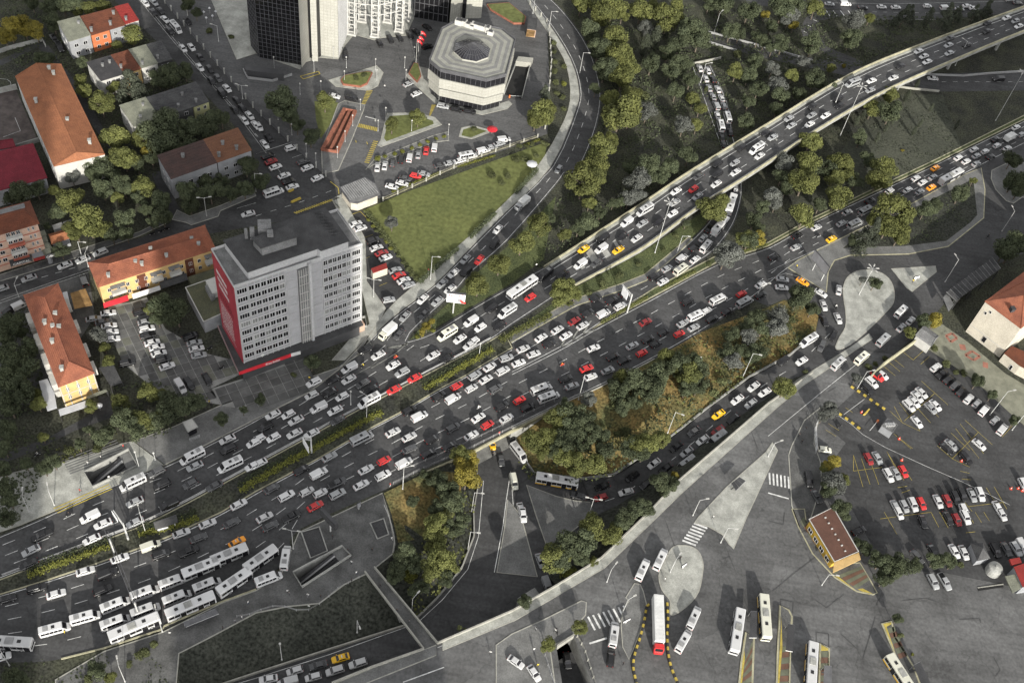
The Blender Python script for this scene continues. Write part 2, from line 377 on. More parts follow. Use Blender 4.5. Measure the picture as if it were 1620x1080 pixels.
# ---- asphalt at highway level
U_UP = "@i -60,870 0,847 75,815 140,783 220,750 260,737 325,705 405,663 480,617 555,562 600,518"
U_LO = "@i -60,940 0,917 150,860 250,820 405,737 565,650 680,590 775,540 810,515 890,462"
U_UP2 = "@i 640,540 680,527 740,490 810,450 860,422"
SR_L = "@i 585,538 620,502 687,450 750,385 800,335 870,265 910,175 915,140 902,95 870,42 837,0 820,-20"
SR_R = "@i 645,540 655,522 720,462 747,430 805,380 882,290 897,270 915,270 940,215 951,165 948,125 930,72 895,22 862,-10 850,-20"
L_UP = "@i -60,960 0,940 75,917 150,892 225,865 270,847 350,810 405,777 500,727 555,695 590,675 630,654 692,617 740,592 762,578 810,550"
L_LO = "@i -60,1060 0,1048 77,1045 165,1025 257,995 350,950 405,930 455,880 472,838 605,776 665,745 742,712 810,678"
L_UP2 = "@i 810,590 895,547 937,522 1035,470 1135,417 1215,392 1282,355 1397,300 1465,268 1502,250 1640,182"
L_LO2 = "@i 810,678 887,640 950,612 1035,568 1110,525 1190,472 1260,415 1355,367 1440,327 1527,275 1640,218"
SL_UP = "@i 810,540 910,482 985,457 1022,442 1072,400 1120,352 1142,310 1150,290 1145,250 1134,215 1112,155 1094,104"
SL_LO = "@i 810,592 895,548 937,522 985,487 1060,445 1105,415 1132,395 1160,357 1172,320 1174,290 1170,250 1160,215 1152,162 1125,104"
def rev(s): return list(reversed(WP(s)))
E_ = {k: smooth_path(WP(s), 3) for k, s in dict(uu=U_UP, ul=U_LO, uu2=U_UP2, srl=SR_L, srr=SR_R, lu=L_UP, ll=L_LO, lu2=L_UP2, ll2=L_LO2, su=SL_UP, sl=SL_LO).items()}
z = .012
def road(name, a, b, mat=A_ROAD):
    global z
    z += .0022; return sheet(name, list(a) + list(reversed(b)), mat, z)
road("highway_westbound", E_['uu'] + E_['uu2'], E_['ul'])
road("bank_curve_road", E_['srl'], E_['srr'])
road("highway_eastbound", E_['lu'], E_['ll'])
road("highway_eastbound", E_['lu2'], E_['ll2'])
road("slip_road", E_['su'], E_['sl'])
def area(name, s, mat):
    global z
    z += .0022; return sheet(name, s, mat, z)
area("forecourt_asphalt", "@i 250,-10 405,174 470,237 530,292 548,325 612,311 710,270 866,212 870,150 866,45 840,-10 600,-60 330,-60", A_BANK)
area("street_asphalt", "@i 165,-15 250,68 330,155 395,225 412,280 405,308 348,332 345,340 300,354 292,345 252,270 240,275 272,352 225,375 175,390 125,406 0,442 -40,455 -40,492 0,480 140,429 330,370 560,330 545,318 530,292 470,237 405,174 250,-15", A_LOT)
area("bank_car_park", "@i 528,300 556,328 575,335 662,446 612,492 572,442 540,360", A_LOT)
area("loop_asphalt", "@i 1190,474 1260,412 1640,212 1640,392 1530,438 1460,520 1400,575 1330,610 1285,590 1250,562 1290,525 1297,500 1275,478 1240,473 1215,484", A_ROAD)
area("terminal_asphalt", "@i 430,1125 500,1090 590,1055 692,1018 810,966 950,883 1027,809 1070,763 1215,638 1285,589 1340,552 1410,560 1640,640 1640,1140", A_OLD)
area("car_park_asphalt", "@i 1338,700 1300,668 1330,640 1375,598 1452,540 1480,555 1545,600 1640,690 1640,935 1490,905 1400,900 1345,800 1310,740", A_LOT)
area("upper_road", "@i 1180,-18 1660,-18 1660,16 1500,30 1383,31 1330,27 1296,33 1290,50 1310,75 1370,100 1345,104 1305,84 1272,62 1266,45 1275,28 1297,18 1330,16 1240,12 1180,8", A_ROAD)
area("cross_road", "@i 1118,51 1215,78 1330,100 1400,112 1460,117 1660,112 1660,143 1485,145 1415,137 1330,118 1215,93 1160,80 1116,65", A_ROAD)
area("lane", "@20 -200,850 0,780 220,690 470,565 720,475 690,350 620,345 625,430 420,545 300,610 0,720 -200,780", A_LOT)
area("lane", "@00 -200,480 0,380 280,250 420,440 560,640 700,900 860,1080 790,1080 560,760 330,400 240,300 0,420", A_LOT)
area("school_yard", "@00 -100,620 100,565 240,890 -100,990", nm("court_surface", (.075, .062, .058), var=.2))
area("alley", "@i 0,470 140,432 150,500 60,640 0,640 -40,560", PAVE3)

# ---- grass areas
area("lawn", "@i 574,333 640,305 780,255 866,224 862,250 847,269 800,320 745,372 664,447", LAWN)
area("median_grass", "@i 780,545 810,530 905,482 985,455 1022,440 1072,400 1120,350 1120,330 1017,398 910,455 860,490", GRASS)
area("nose_bed", "@i 648,538 662,522 720,470 747,437 805,388 880,310 860,410 810,448 740,488 680,524", GRASS)
area("mound_lawn", "@i 1155,545 1215,487 1240,477 1275,482 1293,502 1287,524 1248,560 1190,592", LAWN)
PARKG = nm("park_grass_mat", (.052, .055, .040), base2=(.036, .039, .029), scale=.08, fine=.2, rough=1)
area("park_grass", "@i 1420,150 1492,150 1522,236 1455,268 1397,298 1330,330 1250,330 1330,240 1390,165", PARKG)
area("triangle_grass", "@i 1436,332 1452,330 1545,280 1552,340 1540,355 1500,388 1432,392 1350,392 1330,396 1355,370", GRASSD)
area("garden_grass", "@01 370,640 520,650 500,740 410,880 380,760", LAWN)

# ---- raised pavements, islands
SRW_O = "@i 565,562 612,492 662,446 745,372 800,320 847,269 885,207 902,160 897,107 877,67 842,15 825,-20"
slab("sidewalk", smooth_path(WP(SRW_O), 3) + list(reversed([p for p in E_['srl'][1:]])), PAVE, .13, KERB, .25)
slab("sidewalk", "@20 -200,960 50,840 215,800 520,735 760,650 845,632 1040,780 860,850 330,1075 130,1160 -200,1270", PAVE)
slab("sidewalk", "@20 845,632 1100,540 1420,395 1620,330 1900,250 2160,160 2270,40 2320,-20 2350,20 2250,95 1960,320 1620,490 1300,655 1042,780", PAVE2)
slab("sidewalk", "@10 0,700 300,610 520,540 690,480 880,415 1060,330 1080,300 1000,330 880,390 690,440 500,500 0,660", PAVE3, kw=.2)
slab("sidewalk", "@10 1090,310 1180,330 1210,345 1380,290 1395,255 1620,160 1610,130 1390,225 1200,290 1120,250", PAVE2, kw=.25)
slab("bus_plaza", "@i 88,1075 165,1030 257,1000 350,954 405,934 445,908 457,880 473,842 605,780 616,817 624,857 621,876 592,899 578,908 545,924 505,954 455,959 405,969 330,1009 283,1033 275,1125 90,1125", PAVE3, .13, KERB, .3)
slab("median", E_['ul'][:-4] + list(reversed(WP(L_UP))), SOIL, .15, KERBY, .35)
slab("sidewalk", "@i 808,542 910,484 985,459 1022,444 1072,402 1095,378 1088,376 1068,394 1020,434 983,449 905,474 806,532", PAVE2, .13, KERBY, .3)
slab("gore_kerb", "@i 937,520 1035,468 1135,414 1215,389 1282,352 1397,297 1465,265 1502,247 1640,179 1640,173 1502,242 1465,260 1397,292 1282,347 1215,384 1135,404 1035,456", GRASS, .13, KERBY, .4)
slab("sidewalk", "@i 1247,424 1262,412 1355,365 1436,326 1527,276 1552,266 1558,300 1556,345 1540,358 1500,390 1437,402 1345,404 1320,412 1310,430 1307,462 1285,448", PAVE2, .13, KERBY, .35)
sheet("triangle_grass", "@i 1438,330 1455,325 1540,283 1546,340 1535,352 1497,381 1432,389 1350,391 1333,393 1357,372", GRASSD, .136)
slab("teardrop_island", smooth_path(WP("@13 645,628 560,638 500,680 475,750 480,820 492,900 490,990 450,1060 430,1130 520,1100 640,1000 740,900 790,840 797,770 775,700 720,650 645,628"), 3), PAVE, .14, KERB, .35)
slab("traffic_island", "@13 780,622 1060,605 1065,640 910,765 880,745", PAVE, .13, KERB, .3)
slab("corner_pavement", "@i 1569,270 1568,283 1575,300 1592,318 1603,322 1617,312 1640,320 1640,262 1600,255", PAVE2)
slab("sidewalk", "@i 700,1012 810,966 950,883 1027,809 1070,763 1215,638 1262,601 1345,550 1375,528 1380,536 1340,563 1270,610 1225,648 1080,778 1035,822 956,898 816,980 700,1028", PAVE, .13, KERB, .25)
slab("sidewalk", "@i 525,1083 590,1056 690,1020 690,1036 590,1076 520,1105 440,1130 430,1122", PAVE2, .13, KERB, .25)
slab("crossing_island", "@i 1098,827 1105,818 1150,770 1178,745 1212,715 1222,700 1230,712 1215,745 1180,820 1160,868 1153,860 1143,845 1120,832", PAVE, .13, KERB, .3)
slab("terminal_island", smooth_path(WP("@32 1050,210 1010,230 975,290 940,360 930,420 950,490 1000,560 1000,640 1040,640 1120,580 1180,500 1205,380 1205,310 1175,245 1120,215 1050,210"), 3), PAVE, .13, KERB, .35)
slab("terminal_island", "@32 775,450 720,540 740,560 700,620 690,720 700,850 740,930 770,860 830,700 850,580 830,500 810,455", PAVE2, .13, KERB, .25)
slab("terminal_sidewalk", "@32 0,770 200,680 440,560 470,570 465,650 430,690 400,770 270,838 240,860 270,1080 330,1200 -100,1200 -100,840", PAVE2, .13, KERB, .3)
slab("shelter_platform", "@33 75,590 130,620 150,660 140,830 130,1200 50,1200 60,900", PAVE3, .2, KERBY, .5)
slab("shelter_platform", "@33 330,830 385,860 380,1000 420,1200 320,1200", PAVE3, .2, KERBY, .5)
slab("shelter_platform", "@33 720,705 780,690 800,790 860,880 920,980 1000,1200 860,1120 815,930", PAVE3, .2, KERBY, .5)
slab("shelter_platform", "@32 1480,760 1530,800 1515,1200 1425,1200 1450,950", PAVE3, .2, KERBY, .5)
slab("kiosk_pavement", "@33 150,-20 190,90 280,260 420,410 560,500 665,520 690,510 640,420 580,320 430,330 330,170 240,60 230,-20", PAVE3, .15, KERBY, .35)
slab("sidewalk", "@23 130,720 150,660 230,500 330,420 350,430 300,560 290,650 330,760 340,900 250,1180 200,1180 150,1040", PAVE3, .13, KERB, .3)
# bank forecourt islands
slab("forecourt_island", "@01 460,510 765,418 805,462 770,545 715,575 505,548", PAVE, .14, KERB, .3)
slab("forecourt_island", "@01 790,890 830,720 1010,715 1130,745 1175,790 790,930 770,920", PAVE, .14, KERB, .3)
sheet("island_lawn", "@01 810,875 845,735 1000,725 1120,765 1125,785 825,895", LAWN, .16)
slab("forecourt_island", "@01 1285,865 1300,812 1370,795 1475,825 1475,840 1365,880", PAVE, .14, KERB, .3)
sheet("island_lawn", "@01 1300,858 1312,820 1370,803 1462,830 1362,870", LAWN, .16)
slab("tower_plaza", "@01 -120,380 0,340 280,440 295,400 400,365 520,375 560,290 620,220 750,255 800,240 950,225 1000,110 980,-40 -300,-40", PAVE, .14, KERB, .3)
slab("hall_pavement", "@01 950,480 1005,420 1110,440 1190,620 1420,700 1600,640 1620,660 1590,690 1430,728 1290,690 1140,660 970,505", PAVE, .14, KERB, .25)
slab("ramp_pavement", "@01 415,950 520,660 560,640 690,665 680,700 600,900 520,1080 420,1100", PAVE2, .14, KERB, .3)
slab("parking_verge", "@01 690,1080 750,1010 1120,860 1215,835 1220,890 1130,900 740,1045", PAVE2, .13, KERB, .25)
slab("entrance_pavement", "@11 480,180 540,150 690,430 700,700 820,870 770,980 560,1200 480,1200 600,1060 720,970 660,700 600,420", PAVE, .12, KERB, .2)

# ---- median hedge strip, painted marks
mb = MB()
for t in (.24, .5, .75): dashes(mb, between(E_['uu'], E_['ul'][:int(len(E_['ul']) * .72)], t), off=R.uniform(0, 5))
for t in (.04, .95): line(mb, between(E_['uu'], E_['ul'][:int(len(E_['ul']) * .72)], t))
a_, b_ = E_['uu2'], [p for p in E_['ul'] if p.x > P(680, 590).x]
for t in (.33, .62): dashes(mb, between(a_, b_, t))
for t in (.06, .95): line(mb, between(a_, b_, t))
for t in (.2, .4, .6, .8): dashes(mb, between(E_['lu'], E_['ll'], t), off=R.uniform(0, 5))
for t in (.03,): line(mb, between(E_['lu'], E_['ll'], t), .2)
for t in (.25, .5, .75): dashes(mb, between(E_['lu2'], E_['ll2'], t), off=R.uniform(0, 5))
for t in (.03, .96): line(mb, between(E_['lu2'], E_['ll2'], t))
dashes(mb, between(E_['su'], E_['sl'], .5)); line(mb, between(E_['su'], E_['sl'], .93)); line(mb, between(E_['su'], E_['sl'], .05))
dashes(mb, between(E_['srl'], E_['srr'], .45), 3, 4); line(mb, between(E_['srl'], E_['srr'], .1)); line(mb, between(E_['srl'], E_['srr'], .93))
def seg(s, w=.10, closed=False):
    q = WP(s); line(mb, q + ([q[0]] if closed else []), w, .12)
def seg_d(s, d=2, g=3): dashes(mb, WP(s), d, g, .14, .12)
seg("@i 220,0 275,67 370,175 402,217 445,275"); seg("@i 224,0 279,67 374,175 406,217"); seg_d("@i 232,0 330,130 420,230", 2, 4)
seg("@i 0,476 90,444 140,427"); seg("@i 0,480 90,448 140,431"); seg_d("@i 0,460 60,441 130,420", 2, 2)
seg_d("@i 405,342 470,322 530,300", 2, 3); seg("@10 1500,240 1620,205")
for i in range(9): seg("@01 %d,%d %d,%d" % (0 + i * 45, 975 + i * 12 - i * i, 60 + i * 45, 955 + i * 12 - i * i), .12) if i < 2 else None
seg("@01 0,975 230,900", .14); seg("@01 230,1000 290,980")
struct(mb.build("lane_markings", [WMARK])); mb = MB()
# chevrons where the slip road leaves
for k in range(3): seg("@12 %d,%d %d,%d %d,%d" % (500 - k * 70, 950 + k * 40, 450 - k * 70, 1030 + k * 40, 525 - k * 70, 1010 + k * 40), .5)
seg("@21 730,170 880,80 960,10 900,40 830,40 960,20", .35); seg("@21 560,250 740,150 820,70", .16)
struct(mb.build("chevron_markings", [nm("worn_paint", (.20, .20, .185), var=.3, scale=.6, fine=.25)])); mb = MB()
# teardrop region, crossings
seg("@13 0,640 150,570 560,390 880,240"); seg("@13 0,690 110,650 270,690")
for k in range(7):                                     # zebra crossings
    x, y = 1150 - k * 12, 70 + k * 18; seg("@32 %d,%d %d,%d" % (x, y, x + 85, y + 32), .55)
for k in range(6):
    x = 8 + k * 24; seg("@23 %d,%d %d,%d" % (x, 830 + k * 5, x + 4, 905 + k * 5), .5)
for k in range(8):
    x, y = 480 + k * 32, 640 - k * 10; seg("@32 %d,%d %d,%d" % (x, y + 20, x + 45, y + 105), .5)
seg("@32 490,830 600,795", .5); seg("@32 700,855 745,740", .2); seg("@31 930,1075 1190,980", .25); seg("@23 0,958 130,995", .4)
for k in range(5): seg("@32 %d,%d %d,%d" % (0 + k * 28, 1000 - k * 14, 50 + k * 28, 1080 - k * 14), .4)
seg("@i 1330,565 1262,612 1075,775 1030,818 952,893 812,975 692,1024", .15)
seg("@i 1375,560 1300,620 1215,690", .15)
# hatch on the hairpin
for k in range(9):
    t = k / 8; x = 225 + 330 * t ** 1.2; y = 200 - 130 * min(1, t * 2.2); seg("@03 %d,%d %d,%d" % (x, y, x + 18 + 10 * t, y + (8 if t < .4 else 35)), .4)
seg("@03 380,20 800,28 1620,8"); seg_d("@03 660,78 1300,90", 2, 3); seg("@03 670,125 1060,127"); seg_d("@03 1100,520 1620,520", 2, 3); seg_d("@03 370,370 500,415", 1, 2)
# white lines of the paved car park behind the office block
struct(mb.build("lane_markings", [WMARK]))
mb = MB()
for k in range(13): seg("@23 %d,%d %d,%d" % ((720, 150, 805, 218) if k == 0 else (755, 125, 835, 192) if k == 1 else (780, 100, 862, 165) if k == 2 else (838, 55, 918, 118) if k == 3 else (918, 118, 980, 62) if k == 4 else (965, 145, 1020, 98) if k == 5 else (970, 252, 1138, 402) if k == 6 else (830, 388, 962, 565) if k == 7 else (798, 412, 850, 515) if k == 8 else (925, 400, 1028, 515) if k == 9 else (850, 515, 962, 568) if k == 10 else (860, 505, 1052, 330) if k == 11 else (985, 380, 1080, 480)), .10)
for a in ((1070, 660, 1165, 742), (1165, 742, 1275, 795), (1165, 742, 1330, 575), (1158, 580, 1275, 690), (1185, 550, 1335, 740), (1215, 522, 1365, 712), (1245, 498, 1420, 655), (540, 720, 540, 820), (540, 720, 600, 920), (540, 820, 720, 797), (590, 740, 645, 905), (640, 740, 700, 905), (750, 695, 860, 880), (750, 695, 800, 790), (860, 800, 910, 880), (770, 440, 855, 520), (795, 585, 915, 678), (830, 615, 905, 680), (1480, 605, 1545, 535), (820, 925, 880, 915), (845, 958, 895, 940), (1215, 820, 1275, 835), (1225, 870, 1280, 875), (1260, 1045, 1490, 1018), (1380, 925, 1450, 1040), (1430, 920, 1510, 1060), (1190, 950, 1290, 1075), (380, 520, 450, 565), (365, 560, 430, 600), (490, 420, 535, 450)):
    seg("@23 %d,%d %d,%d" % a, .10)
for a in ((710, 42, 1030, 0), (735, 0, 815, 140), (1250, 130, 1310, 124), (1310, 0, 1350, 65), (1365, 0, 1400, 55), (1180, 70, 1190, 90), (1030, 0, 1080, 95), (1085, 0, 1140, 100), (1290, 50, 1300, 70)): seg("@33 %d,%d %d,%d" % a, .10)
seg("@30 1115,725 1150,808 1620,600", .35); seg("@31 0,590 155,520 205,585 635,325 580,250", .35)
seg("@01 280,485 395,455 405,470 300,503", .35, True)
for k in range(12):                                    # yellow zebra strips of the bank forecourt
    seg("@01 %d,%d %d,%d" % (700 - k * 3.5, 575 + k * 9, 738 - k * 5, 578 + k * 9), .45)
    seg("@01 %d,%d %d,%d" % (1105 - k * 1.5 + 6, 668 + k * 6, 1138 - k * 3, 668 + k * 6), .35)
    seg("@01 %d,%d %d,%d" % (645 + k * 11, 782 + k * 2.5, 640 + k * 11, 805 + k * 2.5), .45)
    seg("@01 %d,%d %d,%d" % (742 - k * 5, 895 + k * 12, 772 - k * 5, 900 + k * 12), .5)
for k in range(20): seg("@11 %d,%d %d,%d" % (240 + k * 14, 265 - k * 5, 262 + k * 14, 272 - k * 5), .45)
for a in ((630, 890, 635, 905), (700, 900, 706, 915)): seg("@01 %d,%d %d,%d" % a, .3)
seg("@11 600,280 660,260 700,300", .2); seg("@11 470,70 520,110 525,150", .3); seg("@11 490,195 530,240", .25)
for a in ((630, 395, 705, 365), (660, 435, 740, 405), (780, 730, 830, 710), (640, 580, 720, 545)): seg("@11 %d,%d %d,%d" % a, .10)
struct(mb.build("yellow_markings", [YMARK])); mb = MB()
for s_ in ("@33 30,500 160,390 300,285", "@33 265,530 370,605 480,520", "@33 690,580 735,690", "@33 685,590 720,510", "@33 600,930 680,660", "@33 460,770 560,860 620,970", "@33 850,560 1000,545 1090,575", "@33 1210,680 1340,672 1345,700", "@33 1430,920 1470,1000 1440,1040", "@33 305,830 305,760 385,770 385,860", "@33 80,590 80,550 160,570 155,640", "@33 0,55 95,80 105,0", "@32 965,40 1030,220", "@32 1325,300 1380,280", "@32 1340,190 1420,390", "@32 880,440 930,440 945,540", "@22 1490,510 1560,690", "@22 1100,890 1140,990", "@23 380,320 430,290", "@22 1330,780 1300,760", "@12 1000,700 1290,520"): seg(s_, .16)  # tar joints, plus a few strips painting the cast shadows of poles
struct(mb.build("joints_and_pole_shadows", [nm("joint_and_shadow_tone", (.058, .058, .058))])); mb = MB(); seg("@23 445,470 520,520 600,590 740,670 1000,790 1220,885 1380,960 1530,1035", .12); seg("@23 470,470 610,365", .12); struct(mb.build("lane_markings", [WMARK]))
# viaduct
FL = smooth_path([PS(x, y, z_fly) for x, y in ((860, 424), (910, 392), (1025, 317), (1092, 272), (1215, 197), (1345, 119), (1465, 69), (1620, 12), (1720, -22))], 4)
FR = smooth_path([PS(x, y, z_fly) for x, y in ((885, 468), (910, 452), (1017, 393), (1105, 328), (1192, 273), (1290, 208), (1390, 150), (1477, 110), (1620, 50), (1740, 6))], 4)
N_ = 48
fa = between(FL, FR, 0.0); fb = between(FL, FR, 1.0)
mb = MB(); mb.loft([[a + Vector((0, 0, -1.4)), b + Vector((0, 0, -1.4)), b + Vector((0, 0, .02)), a + Vector((0, 0, .02))] for a, b in zip(fa, fb)])
fly = struct(mb.build("flyover_deck", [CONC]))
mb = MB(); 
for i in range(len(fa) - 1):
    q = [fa[i].lerp(fb[i], .10), fa[i].lerp(fb[i], .975), fa[i + 1].lerp(fb[i + 1], .975), fa[i + 1].lerp(fb[i + 1], .10)]
    mb.face([p + Vector((0, 0, .035)) for p in q])
struct(mb.build("flyover_asphalt", [A_ROAD]))
mb = MB()
for t in (.43, .69): dashes(mb, between(FL, FR, t), 3, 4.2, .16, .05)
line(mb, between(FL, FR, .19), .18, .05); line(mb, between(FL, FR, .94), .18, .05)
struct(mb.build("lane_markings", [WMARK]))
wall("flyover_parapet", fa, 1.0, .35, KERBY, zf=1); wall("flyover_parapet", fb, .95, .35, KERBY, zf=1)
wall("flyover_footway", between(FL, FR, .05), .16, .9, PAVE, zf=1)
for i in range(6, 60, 6):
    mb = MB(); c = (fa[i] + fb[i]) / 2
    if c.z < 2.5: continue
    d = (fb[i] - fa[i]).normalized()
    for t in (-3.2, 3.2):
        q = c + d * t; mb.tube((q.x, q.y, -.05), (q.x, q.y, c.z - 1.35), .65, n=10)
    mb.box((c.x, c.y, c.z - 2.3), (11, 1.6, .95), math.atan2(d.y, d.x))
    struct(mb.build("flyover_pier", [CONC]))
# parapets, guard rails
wall("parapet", WP("@i 692,1018 810,967 880,927 950,884 1027,810 1070,764 1140,704 1215,639 1285,590"), .95, .35, KERB)
wall("parapet", WP("@i 525,1081 590,1055 670,1027"), .95, .35, KERB)
wall("kerb", WP("@i 97,1042 165,1025 257,995 260,990 350,952 405,932"), .3, .35, KERBY)
wall("guard_rail", E_['ll2'][:10], .3, .3, KERB)
wall("guard_rail", [p + Vector((0, 1.2, 0)) for p in E_['ul'][3:-6]], .7, .15, METAL)
wall("garden_wall", WP("@i 1375,600 1395,580 1455,537"), 2.2, .35, KERBY)
wall("bridge_parapet", WP("@02 1140,410 1300,378 1320,372"), 1.0, .4, KERB)
wall("guard_rail", WP("@02 1240,208 1380,245 1620,310 1900,390"), .9, .3, METAL); wall("guard_rail", WP("@02 1235,270 1420,325"), .9, .3, METAL)
wall("guard_rail", WP("@03 980,475 1230,485 1400,470 1640,455"), .9, .3, METAL); wall("guard_rail", WP("@03 800,550 900,565 1080,583"), .9, .35, KERB)
# ================================================================== VEHICLES
def paint(name, c, rough=.35, coat=.25, metal=0.0): return nm("paint_" + name, c, rough=rough, var=.03, fine=.02, coat=coat, spec=.4, metal=metal, randobj=.13)
PAINTS = {'w': ("white", paint("white", (.44, .44, .44))), 'k': ("black", paint("black", (.012, .012, .013), .25)), 'g': ("grey", paint("grey", (.055, .056, .058), .35)),
          'l': ("silver", paint("silver", (.25, .255, .26), .4, metal=.1)), 'r': ("red", paint("red", (.42, .025, .025))), 'm': ("dark red", paint("maroon", (.20, .018, .02))),
          'y': ("yellow", paint("yellow", (.62, .36, .015))), 'o': ("orange", paint("orange", (.66, .25, .015))), 'e': ("cream", paint("cream", (.50, .495, .42)))}
LAMPW = nm("headlamp", (.7, .7, .68), rough=.2); LAMPR = nm("tail_lamp", (.35, .01, .01), rough=.3); BLUE = nm("blue_paint", (.05, .12, .4))
GREYP = nm("grey_plastic", (.22, .22, .22)); BLK = nm("black_plastic", (.02, .02, .021), rough=.5)
def ring(x, w, zb, zt, c=.16, low=.12):
    return [(x, -w * .94, zb), (x, -w, zb + low), (x, -w, zt - c), (x, -w * .84, zt), (x, w * .84, zt), (x, w, zt - c), (x, w, zb + low), (x, w * .94, zb)]
def off(q, d):
    a, b, c = Vector(q[0]), Vector(q[1]), Vector(q[2]); n = (b - a).cross(c - a).normalized() * d
    return [Vector(p) + n for p in q]
WHEEL = None
def wheel_mesh(r=.32, w=.22):
    mb = MB(); n = 12
    c = [(math.cos(2 * math.pi * i / n), math.sin(2 * math.pi * i / n)) for i in range(n)]
    mb.loft([[(a * r, y, b * r) for a, b in c] for y in (-w / 2, w / 2)]); 
    for y in (-w / 2 - .005, w / 2 + .005): mb.face([(a * r * .62, y, b * r * .62) for a, b in (c if y < 0 else c[::-1])], 1)
    return mesh("wheel", mb.v, mb.f, [BLACK, METAL], mb.m)
WHEEL = wheel_mesh(); WHEELB = wheel_mesh(.48, .3)
def side_quads(mb, x0, x1, x2, x3, zb, zt, wb, wt, mi=0, n=1):
    """glass on both flanks; x0..x1 along the bottom, x2..x3 along the top, split in n lights"""
    out = []
    for s in (-1, 1):
        for i in range(n):
            f = lambda a, b, t: a + (b - a) * t
            g = .05 / n
            t0, t1 = i / n + g, (i + 1) / n - g
            q = [(f(x0, x1, t0), s * wb, zb), (f(x0, x1, t1), s * wb, zb), (f(x2, x3, t1), s * wt, zt), (f(x2, x3, t0), s * wt, zt)]
            if s > 0: q = q[::-1]
            mb.face(off(q, .018), mi)
